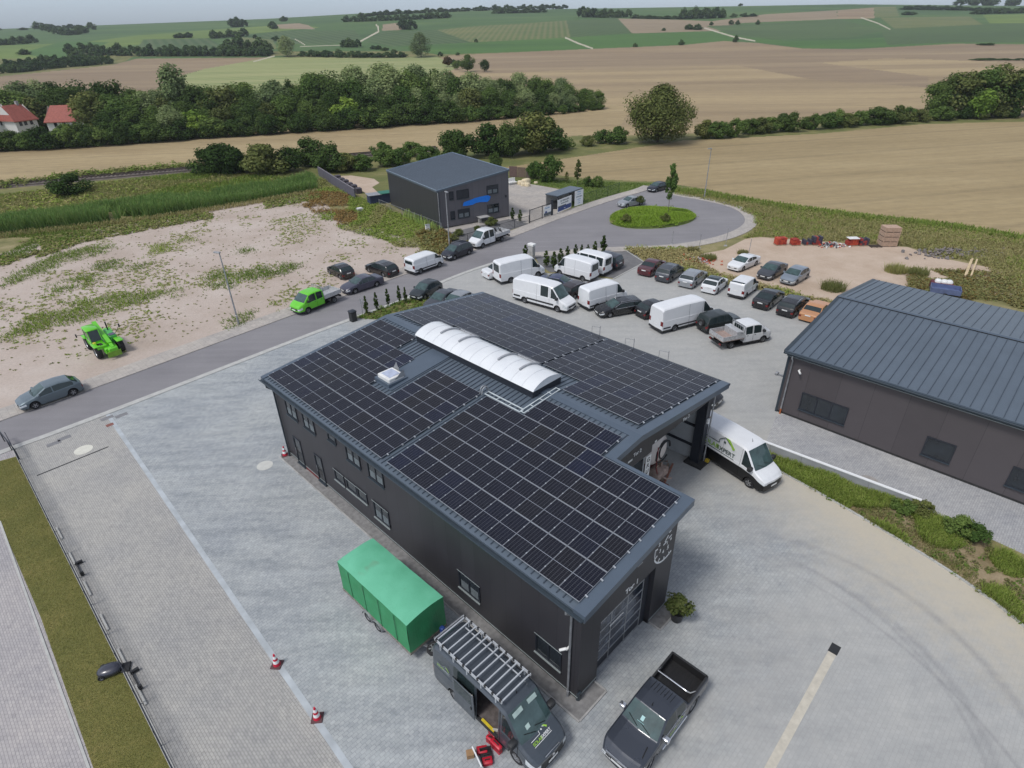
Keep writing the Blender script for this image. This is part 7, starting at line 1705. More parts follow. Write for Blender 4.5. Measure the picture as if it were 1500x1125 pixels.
q = pts_in(V1, 5200); d_ = vnoise(q, .14, 60); hh = .62 * (.45 + .9 * vnoise(q, .22, 61)); X_ = q[:, 0]
gp = np.where(d_ > .62, 2, np.where(d_ > .42, 1, 0)); gp = np.where((X_ > 60) & (rng.random(len(q)) < .6), 3, gp); gp = np.where(rng.random(len(q)) < .45, rng.choice([0, 1, 3, 0], len(q)), gp)
clumps('weed_thicket', q, hh * .8, .45, 14, ['weed', 'dry', 'grass', 'dry'], 'overgrown weed bank behind the sand lot and the pallets', .085, pick=gp)
q = pts_in([(980, 282), (990, 277), (1030, 280), (1130, 298), (1250, 314), (1400, 330), (1500, 347), (1640, 368), (1640, 376), (1500, 354), (1400, 337), (1250, 321), (1130, 305), (1030, 288)], 5500); blades('field_margin_grass', q, .55, .15, 'grass', .4, label='green grass margin along the tan field')
V2 = [(1330, 395), (1440, 398), (1500, 410), (1640, 440), (1640, 560), (1500, 470), (1420, 440), (1330, 432)]
q = pts_in(V2, 4200); k = vnoise(q, .25, 70) > .25; clumps('dry_weeds', q[k], .40, .42, 12, ['dry', 'dry', 'weed', 'rust'], 'dry brown weeds on the slope behind the ribbed hall', .10)
V3 = [(915, 365), (960, 364), (1000, 362), (1030, 372), (1020, 384), (1055, 402), (1100, 412), (1180, 434), (1240, 446), (1238, 452), (1180, 440), (1110, 421), (1050, 412), (1000, 400), (960, 386), (945, 380)]
q = pts_in(V3, 1250); gp = np.where(vnoise(q, .3, 81) > .5, 0, rng.integers(1, 4, len(q))); clumps('weeds', q, .45 * (.5 + vnoise(q, .35, 80)), .38, 13, ['dry', 'weed', 'grass', 'weed'], 'tall dry weeds between car park row and sand lot', .10, pick=gp)
for x, y, s, lb in [(1220, 424, .42, 'tall weed tuft on the sand lot before the ribbed hall'), (1312, 398, .4, 'weed tuft on the sand lot by the hall ridge'), (1088, 372, .22, 'small dry tuft beside the white coupe'), (1015, 368, .26, 'dry tuft at the pavement of the turning circle'), (1345, 402, .36, 'weed tuft on the sand nearest the blue grey trailer'), (1038, 380, .3, 'tall weed tuft between brick heap and white coupe')]:
    p = G(x, y); n_ = 700; a_ = rng.uniform(0, 6.28, n_); r_ = np.sqrt(rng.random(n_)) * 2.6 * s; blades('grass_tuft', np.stack([p.x + r_ * np.cos(a_) * 1.15, p.y + r_ * np.sin(a_)], 1), 1.9 * s, .05, 'dry' if 'dry' in lb else 'weed', .5, label=lb, cat='weeds')
# verge between the hall yard and the neighbour's courtyard
w0, w1 = G(1117, 658), G(1345, 745)
VP = [Vector((p.x, p.y, 0)) for p in ver[4:]]
vb = [G(1700, 960), G(1560, 860), G(1470, 808), G(1380, 762), G(1345, 747), G(1117, 662)]
sheet('verge_soil', VP[:-6] + vb, .018, MG['verge'])
poly = VP[:-6] + vb
q = pts_in(poly, 52000); t = ((q - np.array(w0.xy)) @ np.array((w1 - w0).normalized().xy)); d_ = vnoise(q, .5, 90); k = (d_ + np.clip((9 - t) * .06, -.2, .4) > .38); q = q[k]; t = t[k]
blades('verge_grass', q, .30 * (.5 + vnoise(q, .8, 91)), .035, 'grass', .55, label='long uneven grass on the verge below the white capped wall')
qd = pts_in(poly, 14000); qd = qd[vnoise(qd, .7, 95) > .5]; blades('dry_verge_grass', qd, .26, .03, 'dry', .7, label='dry straw coloured grass mixed into the verge')
q = pts_in(poly, 420); gp = rng.integers(0, 4, len(q)); clumps('verge_weeds', q, .25 * (.5 + vnoise(q, .6, 92)), .24, 22, ['weed', 'grass', 'dry', 'grass'], 'mixed weeds on the verge beside the curved kerb', .055, pick=gp)
for x, y, s, k_, lb in [(1400, 782, .33, 'bush0', 'green bush at the end of the white capped wall'), (1425, 792, .3, 'bush1', 'low green bush on the verge, nearest the paved courtyard'), (1350, 752, .26, 'obush1', 'tall weed standing at the wall end'), (1320, 748, .24, 'bush2', 'grassy bush before the wall end')]:
    p = G(x, y); plant(k_, 'shrub', (p.x, p.y, 0), rp(), (s, s, s), lb, 'shrub')
# lawn and garden grass
q = pts_in([fen0 + fd * 2, fen1, lawn_b[2] + ld * 12, lawn_b[2], lawn_b[1], lawn_b[0], G(-60, 730), G(-60, 694)], 120000); blades('lawn_grass', q, .045, .013, 'weed', .7, z=np.full(len(q), .014), label='short olive lawn strip beside the rod fence')
q = pts_in([(744, 266), (770, 262), (955, 269), (930, 276), (856, 298), (838, 304), (832, 284), (820, 276), (772, 269)], 6000); blades('garden_grass', q, .16, .12, 'grass', .5, label='green garden lawn behind the wire fence')
# planted strip by the road behind the gable
ps_ = [(522, 466), (560, 450), (620, 432), (640, 432), (620, 450), (575, 470)]
sheet('planted_strip', ps_, .016, MG['weedy'])
q = pts_in(ps_, 260); clumps('bedding_plants', q, .3, .3, 16, ['weed', 'grass', 'lime', 'weed'], 'low green bedding plants in the strip behind the gable', .09)
# ================================================================ street furniture, signs, small things
def lamp_post(px, h, label, arm=0, head=True):
    p = G(*px); r = thing('street_lamp', label, 'street lamp', (p.x, p.y, 0), rnd.uniform(0, 6), 'street lamps along the road')
    mb = MB(); mb.tube([(0, 0, 0), (0, 0, 1.0), (0, 0, h)], [.10, .085, .05], 10); mb.build('pole', M['galv'], r, smooth=50)
    mb = MB(); mb.bbox(-.08, .62, -.13, .13, h - .02, h + .10, .03); mb.build('lamp_head', M['galv'], r, smooth=40)
    mb = MB(); mb.tube([(0, 0, 1.0), (0, 0, 1.03)], .11, 10); mb.build('collar', M['whitepl'], r)
    r.rotation_euler.z = YAW if not arm else arm; return r
lamp_post((349.9, 475.6), 7.35, 'slender grey street lamp on the dirt lot beside the pavement', R(160))
lamp_post((658.5, 362.5), 7.25, 'grey street lamp in front of the office building corner', R(-60))
lamp_post((1031.6, 290), 7.8, 'distant street lamp at the field edge beyond the turning circle', R(200))
for px, h, lb in [((1062.5, 360.5), 2.4, 'thin marker post on the kerb of the turning circle'), ((1024, 364), 1.9, 'thin marker post with white foot by the dry bush'), ((984, 359), 1.9, 'slim marker post at the lower road edge'), ((1096, 375), 2.2, 'thin leaning rod on the sand beside the white coupe')]:
    p = G(*px); r = thing('marker_post', lb, 'post', (p.x, p.y, 0)); mb = MB(); mb.tube([(0, 0, 0), (0.03, 0, h)], .035, 8); mb.build('post', M['galv'], r); mb = MB(); mb.bbox(-.2, .2, -.15, .15, 0, .14, .03); mb.build('foot', M['concrete'], r)
# traffic cones
def cone(px, label, tilt=0):
    p = G(*px); r = thing('traffic_cone', label, 'traffic cone', (p.x, p.y, .012), rnd.uniform(0, 1.5), 'red and white traffic cones')
    mb = MB(); mb.bbox(-.24, .24, -.24, .24, 0, .05, .02); mb.build('base', plain('cone_foot', S(88, 60, 62), .7), r)
    pr = lambda t: .17 - .135 * t
    rd, wt = [], []
    red = plain('cone_red', S(196, 34, 60), .5, var=.1); hh = .70
    for k, (a, b) in enumerate(((0, .22), (.22, .45), (.45, .62), (.62, .84), (.84, 1.0))):
        mb = MB(); mb.lathe([(pr(a), .05 + a * hh), (pr(b), .05 + b * hh)] + ([(0, .05 + hh)] if b == 1 else []), 16); mb.build('band', red if k % 2 == 0 else M['white'], r, smooth=60)
for px, lb in [((418, 667), 'red and white cone by the warehouse corner at the doors'), ((406, 974), 'red and white cone on the drain channel, middle of the yard edge'), ((465, 1052), 'red and white cone on the drain channel closest to the grey van')]: cone(px, lb)
# manholes and drains in the paving
def cover(px, rad, label, mat, rect=None):
    p = G(*px); mb = MB()
    if rect: mb.bbox(-rect[0] / 2, rect[0] / 2, -rect[1] / 2, rect[1] / 2, .0, .012, .01)
    else: mb.lathe([(0, .012), (rad, .012), (rad + .1, .006), (rad + .1, 0)], 28)
    o = mb.build('manhole_cover' if not rect else 'drain_grate', mat); o.location = (p.x, p.y, .012); o.rotation_euler.z = YAW + R(90); tag(o, label, 'manhole cover' if not rect else 'drain grate')
mc = plain('pale_cast_cover', S(206, 204, 192), .7, var=.08); dgr = plain('dark_cast_grate', S(122, 122, 124), .7)
cover((122.5, 659), .48, 'pale round manhole cover on the warm driveway paving', mc); cover((388, 682), .42, 'pale round manhole cover near the cone at the warehouse corner', plain('pale_cover2', S(192, 192, 186), .7, var=.08)); cover((1273, 704), .42, 'grey manhole cover in the neighbouring courtyard beside the wall', plain('grey_cover', S(150, 146, 142), .8))
for px, lb in [((79, 650), 'dark drain grate by the driveway kerb, left of a pair'), ((94, 642), 'dark drain grate by the driveway kerb, right of a pair'), ((157, 612.5), 'dark drain grate at the head of the drain channel'), ((178, 608.5), 'dark drain grate on the blue grey paving near the road')]: cover(px, 0, lb, dgr, (.85, .45))
cover((161, 622.5), 0, 'rusty red drain cover at the head of the drain channel', plain('rusty_cover', S(128, 84, 76), .8), (.5, .4))
# rod mesh fence of the lawn
def rod_fence(name, A, B, h, label, post=2.5, col_=None, rails=6, cap=False):
    col_ = col_ or M['frame']; d = B - A; L = d.length; r = thing(name, label, 'fence', A, math.atan2(d.y, d.x)); n = max(1, int(L / post))
    for i in range(n + 1):
        x = L * i / n; mb = MB(); mb.box(x - .03, x + .03, -.02, .02, 0, h + .06); mb.build('post', col_, r)
    mb = MB()
    for k in range(rails): z = .06 + (h - .1) * k / (rails - 1); mb.box(0, L, -.012, .012, z, z + (.05 if k == rails - 1 else .016))
    m = int(L / .12)
    for i in range(m): x = L * i / m; mb.box(x, x + .006, -.004, .004, .05, h)
    mb.build('rod_mesh', col_, r); return r
rod_fence('rod_fence', fen0 + Vector((.0, .0, 0)), fen1, 1.05, 'dark rod mesh fence between olive lawn and the driveway', 2.5, M['frame'])
strip('kerb', fen0, fen1, .12, 0, .06, MG['kerb'])
# light edging stones showing beside the fence
e0, e1 = fen0, fen1; ed = (e1 - e0).normalized(); en = Vector((-ed.y, ed.x, 0)); en = en if en.x > 0 else -en
for t in (12.2, 15.0, 18.0, 21.0, 23.8, 26.4): 
    a = e0 + ed * t + en * .16; mb = MB(); mb.bar((a.x, a.y, .05), (a.x + ed.x * 1.3, a.y + ed.y * 1.3, .05), .09, .1); o = struct(mb.build('edging_stone', MG['kerb']))
g0_, g1_ = G(50 * .1333, 630 + 122 * .1333), G(220 * .1333, 630 + 330 * .1333)
r = thing('barrier_rail', 'short dark steel rail at the pavement end beside the fence', 'rail', (g0_.x, g0_.y, 0), math.atan2((g1_ - g0_).y, (g1_ - g0_).x)); L = (g1_ - g0_).length; mb = MB(); mb.box(0, L, -.03, .03, .9, .98); mb.build('rail', M['frame'], r)
for x in (0.05, L / 2, L - .05): mb = MB(); mb.box(x - .03, x + .03, -.03, .03, 0, .9); mb.build('post', M['frame'], r)
# gate hardware on the fence
for t, lb in ((16.3, 'black gate hinge bracket on the upper part of the fence'), (25.6, 'black gate hinge bracket on the lower part of the fence')):
    a = e0 + ed * t + en * .22; r = thing('gate_bracket', lb, 'bracket', (a.x, a.y, 0), math.atan2(ed.y, ed.x)); mb = MB(); mb.box(0, 1.2, -.03, .03, .05, .14); mb.box(0, .12, -.05, .3, .05, .2); mb.box(1.1, 1.2, -.05, .12, .05, .3); mb.build('bracket', M['blackpl'], r)
# robot mower at its garage
p = G(163, 985); r = thing('robot_mower', 'dark rounded robot mower parked on the lawn beside the fence', 'robot mower', (p.x, p.y, .02), R(20))
mb = MB(); n = 18
ring = lambda s, z: [(.52 * s * math.copysign(abs(math.cos(2 * math.pi * k / n)) ** .8, math.cos(2 * math.pi * k / n)), .34 * s * math.sin(2 * math.pi * k / n), z) for k in range(n)]
vs = ring(.9, .08) + ring(1, .16) + ring(.97, .26) + ring(.8, .34) + ring(.4, .38) + [(0, 0, .385)]
mb.add(vs, [(a * n + i, a * n + (i + 1) % n, (a + 1) * n + (i + 1) % n, (a + 1) * n + i) for a in range(4) for i in range(n)] + [(4 * n + i, 4 * n + (i + 1) % n, 5 * n) for i in range(n)]); mb.build('shell', paint('mower_shell', S(52, 54, 66), .3), r, smooth=60)
for x, s in ((-.3, 1), (-.3, -1)): add_wheel(r, x, s * .3, .14, .1, 'steel')
mb = MB(); mb.bbox(.45, .8, -.25, .25, 0, .10, .02); mb.build('charging_base', M['blackpl'], r)
# waste bin and mirror sign by the planted strip
p = G(518, 470); r = thing('waste_bin', 'dark upright waste bin at the road kerb beside the planted strip', 'bin', (p.x, p.y, 0), YAW)
mb = MB(); mb.bbox(-.3, .3, -.3, .3, 0, 1.0, .05); mb.build('body', M['blackpl'], r, smooth=40); mb = MB(); mb.bbox(-.34, .34, -.34, .34, 1.0, 1.12, .05); mb.build('lid', M['frame'], r, smooth=40); mb = MB(); mb.box(-.305, -.301, -.15, .15, .5, .75); mb.build('sticker', M['whitepl'], r)
p = G(531.5, 461.5); r = thing('road_sign', 'small grey sign seen from behind on a thin pole at the road kerb', 'sign', (p.x, p.y, 0), R(40)); mb = MB(); mb.tube([(0, 0, 0), (0, 0, 1.75)], .03, 8); mb.build('pole', M['galv'], r); mb = MB(); mb.lathe([(0, .0), (.33, .0), (.33, .03), (0, .03)], 20, 0, basis(Yv, Z, X, (0, 0, 1.5))); mb.build('plate', M['galv'], r)
# pale letterbox column by the road
p = G(779, 379.5); r = thing('stone_column', 'pale grey entrance column with letterboxes beside the first conifer', 'column', (p.x, p.y, 0), YAW); mb = MB(); mb.bbox(-.36, .36, -.26, .26, 0, 1.75, .03); mb.build('shaft', M['concrete'], r); mb = MB(); mb.bbox(-.46, .46, -.32, .32, 1.75, 2.0, .03); mb.build('cap', M['whitepl'], r); mb = MB(); mb.box(.2, .37, -.1, .1, 1.78, 1.92); mb.build('lamp', M['galv'], r)
# white capped wall
d = (w1 - w0).normalized(); wl = w0 - d * 1.5; wL = (w1 - wl).length; r = thing('retaining_wall', 'low grey concrete wall with a white coping between verge and courtyard', 'wall', (wl.x, wl.y, 0), math.atan2(d.y, d.x))
mb = MB()
for i in range(int(wL / 2) + 1): a = i * 2.0; b = min(a + 1.985, wL); mb.box(a, b, -.08, .08, 0, .62)
mb.build('wall_panels', plain('pale_concrete', S(150, 152, 154), .8, var=.12, scale=1), r); mb = MB(); mb.box(-.05, wL, -.10, .10, .62, .68); mb.build('coping', M['white'], r)
# stored pallets and rubble behind the sand lot
def pallet(px, label, w, dpt, h, cols, rz=.1, z0=.14):
    p = G(*px); r = thing('brick_pallet', label, 'pallet', (p.x, p.y + dpt / 2, 0), rz, 'loaded pallets at the edge of the sand lot')
    mb = MB()
    for y in (-dpt / 2, 0, dpt / 2 - .1): mb.box(-w / 2, w / 2, y, y + .1, 0, .1)
    for i in range(5): x = -w / 2 + i * (w - .1) / 4; mb.box(x, x + .1, -dpt / 2, dpt / 2, .1, .125)
    mb.build('wooden_pallet', M['wood'], r)
    mb = MB(); nz, nx = max(2, int(h / .22)), max(3, int(w / .24))
    for k in range(nz):
        for i in range(nx):
            if k == nz - 1 and rnd.random() < .4: continue
            x = -w / 2 + i * w / nx; mb.box(x + .01, x + w / nx - .01, -dpt / 2 + .03 + rnd.uniform(-.02, .02), dpt / 2 - .05, z0 + k * h / nz, z0 + (k + 1) * h / nz - .015, rnd.randrange(len(cols)))
    mb.build('stack', cols, r); return r
rt = [plain('roof_tile_red', S(176, 70, 48), .8, var=.25, scale=6), plain('roof_tile_dark', S(150, 52, 40), .8, var=.25, scale=6)]; dk = [plain('slate_tile', S(62, 60, 74), .7, var=.3, scale=6), plain('slate_tile_red', S(140, 56, 52), .7, var=.3, scale=6)]
pallet((1144, 360), 'pallet of orange red roof tiles, first of the row by the weeds', 1.35, .9, .85, rt); pallet((1166, 360.5), 'smaller pallet of red roof tiles, second of the row', 1.1, .9, .75, rt); pallet((1183, 360), 'low dark red pallet of bricks in the row by the weeds', 1.0, .9, .6, [rt[1], dk[0]]); pallet((1197, 360), 'tall dark pallet of slates in the middle of the row', 1.15, .9, 1.0, dk)
pallet((1249, 361), 'white capped pallet of red bricks right of the rubble heap', 1.35, .9, .8, [rt[1], rt[0]], .05); pallet((1265.5, 361), 'dark and red pallet of tiles beside the white capped one', 1.1, .9, .85, dk, .05)
p = G(1249, 361); mb = MB(); mb.bbox(-.68, .68, -.1, .85, .98, 1.04, .02); o = mb.build('cover_sheet', M['whitepl']); o.location = (p.x, p.y, 0); tag(o, 'white cover sheet lying on the pallet of red bricks', 'cover sheet')
def heap(px, label, n, w, dpt, h, mats, name='rubble_heap', size=.3):
    p = G(*px); mb = MB()
    for i in range(n):
        x, y = rnd.gauss(0, w / 3.2), rnd.gauss(0, dpt / 3.2); z = max(0, h * (1 - abs(x) / w * 1.6 - abs(y) / dpt * 1.2)) * rnd.random(); s = size * rnd.uniform(.4, 1.1)
        m = Matrix.Translation((x, y, z + s * .2)) @ Matrix.Rotation(rnd.uniform(0, 3), 4, Vector((rnd.random() - .5, rnd.random() - .5, rnd.random())).normalized()); mb.bbox(-s / 2, s / 2, -s * .35, s * .35, -s * .2, s * .25, s * .1, rnd.randrange(len(mats)), m)
    o = mb.build(name, mats); o.location = (p.x, p.y, 0); return tag(o, label, 'rubble heap')
heap((1217, 360.5), 'heap of grey rubble and plastic scraps between the tile pallets', 110, 3.4, 1.4, .7, [M['concrete'], dk[0], M['whitepl'], rt[0], M['galv']])
heap((1022, 383), 'heap of orange broken bricks among the weeds by the car park', 110, 4.2, 2.0, .5, [rt[0], plain('old_brick', S(176, 108, 84), .9, var=.3), M['concrete']]); heap((1005, 375), 'small scatter of broken bricks behind the red saloon', 50, 3.0, 1.6, .35, [rt[0], M['concrete']])
heap((1392, 372), 'flat pile of grey stones under the weeds behind the sand lot', 170, 8.5, 3.0, .6, [plain('grey_stone2', S(112, 108, 106), .9, var=.3), plain('grey_stone', S(128, 120, 116), .9, var=.3)], size=.45)
p = G(1303, 362); r = thing('crate_stack', 'tall stack of pale wooden crates at the end of the pallet row', 'crate stack', (p.x, p.y + .8, 0), R(-4))
for k in range(4):
    mb = MB(); z = .1 + k * .62
    for i in range(4): zz = z + i * .13; mb.box(-.95, .95, -.75, -.71, zz, zz + .115); mb.box(-.95, .95, .71, .75, zz, zz + .115); mb.box(-.95, -.91, -.71, .71, zz, zz + .115); mb.box(.91, .95, -.71, .71, zz, zz + .115)
    for x in (-.93, -.02, .85): mb.box(x, x + .09, -.78, -.75, z - .08, z + .52)
    mb.box(-.9, .9, -.7, .7, z + .46, z + .5); mb.build('crate', plain('pale_crate_wood', S(176, 150, 130), .85, var=.18, scale=5), r)
p = G(1282, 361.5); mb = MB()
for i in range(5): mb.box(-.7, .7, -.4 + i * .2, -.28 + i * .2, .1, .13)
for x in (-.7, 0, .6): mb.box(x, x + .1, -.4, .5, 0, .1)
o = mb.build('wooden_pallet', plain('dark_pallet_wood', S(70, 60, 54), .9)); o.location = (p.x, p.y, 0); tag(o, 'empty dark wooden pallet beside the crate stack', 'pallet')
p0, p1 = G(1412, 408), G(1421, 385); dvec = p1 - p0
for k, lb in enumerate(('pale wooden beam lying in the weeds, left of three', 'pale wooden beam lying in the weeds, middle of three', 'pale wooden beam lying in the weeds, right of three')):
    mb = MB(); mb.box(0, dvec.length * .9, -.09, .09, 0, .16); o = mb.build('wooden_beam', plain('pale_beam', S(196, 176, 140), .8, var=.15)); o.location = (p0.x + k * .34, p0.y + (k % 2) * .3, .25); o.rotation_euler = (0, -.04, math.atan2(dvec.y, dvec.x)); tag(o, lb, 'beam')
# bits behind the ribbed hall
p = G(1384, 427, .5); r = thing('container_skip', 'blue grey open trailer peeking over the hall roof edge', 'trailer', (p.x, p.y, 0), R(-30)); mb = MB(); mb.box(-1.3, 1.3, -.8, .8, .5, .6); mb.box(-1.3, 1.3, -.84, -.8, .5, 1.0); mb.box(-1.3, 1.3, .8, .84, .5, 1.0); mb.box(-1.34, -1.3, -.8, .8, .5, 1.0); mb.box(1.3, 1.34, -.8, .8, .5, 1.0); mb.build('box', plain('bluegrey_trailer', S(92, 104, 140), .5), r); add_wheel(r, 0, .85, .3, .2, 'steel'); add_wheel(r, 0, -.85, .3, .2, 'steel')
p = G(1379, 418, .6); r = thing('loaded_cart', 'dark red cart with white sacks behind the blue grey trailer', 'cart', (p.x, p.y, 0), R(-25)); mb = MB(); mb.bbox(-1.0, 1.0, -.6, .6, .35, .95, .05); mb.build('box', plain('dark_red_box', S(96, 36, 44), .6), r); mb = MB()
for x in (-.4, .15, .6): mb.bbox(x - .3, x + .3, -.35, .35, .95, 1.25, .12)
mb.build('sacks', M['whitepl'], r, smooth=60); add_wheel(r, -.6, .62, .25, .15, 'steel'); add_wheel(r, .6, -.62, .25, .15, 'steel'); add_wheel(r, -.6, -.62, .25, .15, 'steel'); add_wheel(r, .6, .62, .25, .15, 'steel')
# --- frontage of the office building: gate, boards, fence, shelter
gA, gB = G(776, 326.8), G(808.5, 315.2); dv = gB - gA; r = thing('sliding_gate', 'dark steel sliding gate with a blue white banner before the office forecourt', 'gate', gA, math.atan2(dv.y, dv.x)); L = dv.length
mb = MB()
for x in (0, L * .55, L): mb.box(x - .05, x + .05, -.04, .04, 0, 2.0)
mb.box(0, L, -.03, .03, 1.86, 1.94); mb.box(0, L, -.03, .03, .12, .2)
for i in range(int(L / .14)): mb.box(i * .14, i * .14 + .012, -.008, .008, .2, 1.86)
mb.build('gate_frame', M['frame'], r); mb = MB(); mb.box(L - .12, L + .14, -.12, .12, 0, 2.35); mb.build('gate_post', M['frame'], r)
def board(A, B, z0, z1, label, painter, name='banner', post=True):
    dv = B - A; r = thing(name, label, 'sign board', A, math.atan2(dv.y, dv.x)); L = dv.length; mb = MB(); mb.box(0, L, -.03, .0, z0, z1); mb.build('board', M['white'], r)
    if post:
        for x in (.08, L - .08): mb = MB(); mb.box(x - .04, x + .04, 0, .06, 0, z1); mb.build('post', M['galv'], r)
    fr = lambda x, z, d=.034: basis(X, Z, -Yv, (x, -d, z)); painter(r, L, fr); return r
navy = plain('navy_print', S(44, 66, 124), .5); sky_ = plain('sky_blue_print', S(120, 160, 196), .5); ink = plain('ink_print', S(84, 92, 100), .5); teal = plain('teal_print', S(60, 96, 110), .5)
def patch(r, x0, x1, z0, z1, m, name='print'): mb = MB(); mb.box(x0, x1, -.036, -.031, z0, z1); mb.build(name, m, r)
def pa(r, L, fr):
    patch(r, 0.02, L - .02, .32, .72, ink); patch(r, .3, .8, .72, .98, navy); text('Hausbau', .32, sky_, r, fr(L / 2, 1.35))
board(gA.lerp(gB, .6) + Vector((.05, -.12, 0)), gA.lerp(gB, .93) + Vector((.05, -.12, 0)), .3, 1.75, 'light blue white banner hung on the steel gate', pa, post=False)
def pb(r, L, fr):
    patch(r, .08, L - .08, .35, 1.0, navy); patch(r, .08, L * .6, .92, 1.15, ink); text('ZU VERKAUFEN', .36, ink, r, fr(L / 2, 1.72)); text('PLANEN BAUEN', .3, ink, r, fr(L / 2, 1.35)); text('www', .22, M['white'], r, fr(L / 2, .55, .04))
board(G(816.5, 314), G(836.5, 305.6), .25, 2.15, 'wide white sign board with a dark blue lower band beside the gate', pb, 'sign_board')
def pc(r, L, fr):
    for z, s, t in ((2.25, .26, 'TIEFBAU'), (1.9, .2, 'PLANUNG'), (1.5, .22, 'INNENAUSBAU'), (1.1, .18, 'SANIERUNG'), (.8, .18, 'SERVICE'), (.5, .18, 'TELEFON')): text(t, s, teal if z > 1.4 and z < 1.6 else sky_, r, fr(L / 2, z))
board(G(841.5, 304), G(853.5, 300.2), .2, 2.55, 'narrow upright white sign board at the right end of the shelter', pc, 'sign_board')
A = G(818, 309.5); B = G(853, 297); dv = B - A; r = thing('bin_shelter', 'flat roofed grey shelter behind the two sign boards', 'shelter', A, math.atan2(dv.y, dv.x)); L = dv.length
mb = MB(); mb.box(-.1, L + .1, .1, 2.6, 2.25, 2.38); mb.build('roof', M['roofm'], r); mb = MB(); mb.box(0, L, 2.45, 2.52, 0, 2.25); mb.box(L - .06, L, .3, 2.45, 0, 2.25); mb.build('wall', M['concrete'], r)
mb = MB()
for x in (.05, L / 2): mb.box(x - .05, x + .05, .15, .25, 0, 2.25)
mb.build('post', M['frame'], r)
for k, (x, y) in enumerate(((1.0, 1.4), (2.4, 1.5))):
    mb = MB(); q_ = A + dv.normalized() * x + Vector((-dv.normalized().y, dv.normalized().x, 0)) * y; mb.bbox(-.35, .35, -.35, .35, 0, 1.1, .05); mb.bbox(-.38, .38, -.38, .38, 1.1, 1.2, .05); o = mb.build('rubbish_bin', M['blackpl']); o.location = q_; tag(o, ['dark rubbish bin in the shelter nearer the gate', 'dark rubbish bin in the shelter nearer the lawn'][k], 'bin')
gr = plain('green_fence_wire', S(40, 62, 44), .6)
rod_fence('wire_fence', G(855, 299.5), G(906.5, 282.5), 1.7, 'green rod mesh fence before the garden lawn', 2.6, gr, 7)
rod_fence('wire_fence', G(660, 362), G(775, 327.2), 1.15, 'dark rod mesh fence along the gravel bed of the office building', 2.6, M['frame'], 6)
rod_fence('wire_fence', G(647, 338), G(556, 302), 1.1, 'thin pale wire fence running from the office corner into the weeds', 3.2, M['galv'], 3)
# wooden screen and stone blocks behind the office forecourt
A, B = G(746, 259), G(782, 261); dv = B - A; r = thing('wooden_screen', 'brown wooden screen fence at the end of the forecourt', 'fence', A, math.atan2(dv.y, dv.x)); L = dv.length
for i in range(3): mb = MB(); x = L * i / 3; mb.box(x + .03, x + L / 3 - .03, -.03, .03, .05, 2.0 - .1 * i); mb.build('panel', plain('brown_screen', [S(104, 84, 80), S(112, 96, 84), S(104, 92, 86)][i], .85, var=.2, scale=5), r)
for i, (x, y, s) in enumerate([(763, 270, .62), (770.5, 269, .8), (766, 272, .5), (772, 272.5, .55), (785, 269, .35)]):
    p = G(x, y); mb = MB(); mb.bbox(-s, s, -s * .7, s * .7, 0, s * 1.1, s * .2); o = mb.build('stone_block', plain('pale_sandstone', S(208, 194, 164), .85, var=.15), smooth=60); o.location = p; o.rotation_euler.z = i * .8
    tag(o, ['pale sandstone block at the left of the block group', 'largest pale sandstone block by the lawn edge', 'small pale sandstone block in front of the group', 'low sandstone block nearest the lawn', 'lone small pale stone on the garden lawn'][i], 'stone')
p = G(750.5, 270); r = thing('garden_lounge', 'white and grey furniture stack beside the office wall', 'furniture', (p.x, p.y, 0), R(30)); mb = MB(); mb.bbox(-.8, .8, -.4, .4, .3, .5, .03); mb.bbox(-.8, .8, .3, .45, .5, 1.1, .03); mb.build('seat', M['whitepl'], r); mb = MB(); mb.box(-.75, .75, -.35, .35, 0, .3); mb.build('base', M['galv'], r)
# dark wall running off into the weeds, tarpaulin stack
A, B = G(521, 292), G(468, 257.5); dv = B - A; r = thing('block_wall', 'long dark grey precast wall running back from the office side into the weeds', 'wall', A, math.atan2(dv.y, dv.x)); L = dv.length
mb = MB(); k = 0
while k * 1.0 < L: mb.box(k * 1.0, k * 1.0 + .985, -.09, .09, 0, 1.75); k += 1
mb.build('wall_panels', plain('dark_precast', S(90, 88, 98), .8, var=.1), r); mb = MB(); mb.box(0, L, -.11, .11, 1.75, 1.80); mb.build('coping', plain('precast_edge', S(116, 112, 118), .8), r)
A, B = G(529, 285), G(493, 263); dv = B - A
for i in range(6):
    q_ = A.lerp(B, (i + .5) / 6); mb = MB(); mb.bbox(-.55, .55, -.5, .5, 0, .95 + .1 * (i % 2), .05); o = mb.build('stacked_kerbs', plain('dark_stack', S(78, 74, 82), .8)); o.location = q_; o.rotation_euler.z = math.atan2(dv.y, dv.x); tag(o, 'dark stack of kerb stones in the row behind the precast wall', 'stone stack', 'kerb stone stacks behind the precast wall')
p = G(556, 298); r = thing('storage_shed', 'low dark blue storage box with a green tarpaulin beside the office side wall', 'shed', (p.x, p.y + .6, 0), R(26)); mb = MB(); mb.box(-1.9, 1.7, -1.0, 1.0, 0, 1.5); mb.build('body', plain('dark_blue_boards', S(48, 58, 84), .7), r); mb = MB(); mb.box(-2.1, .2, -1.2, 1.1, 1.5, 1.56); mb.build('roof', M['galv'], r); mb = MB(); mb.box(.0, 2.0, -1.15, 1.1, 1.57, 1.66); mb.build('tarpaulin', plain('teal_tarp', S(40, 110, 92), .6, var=.2), r)
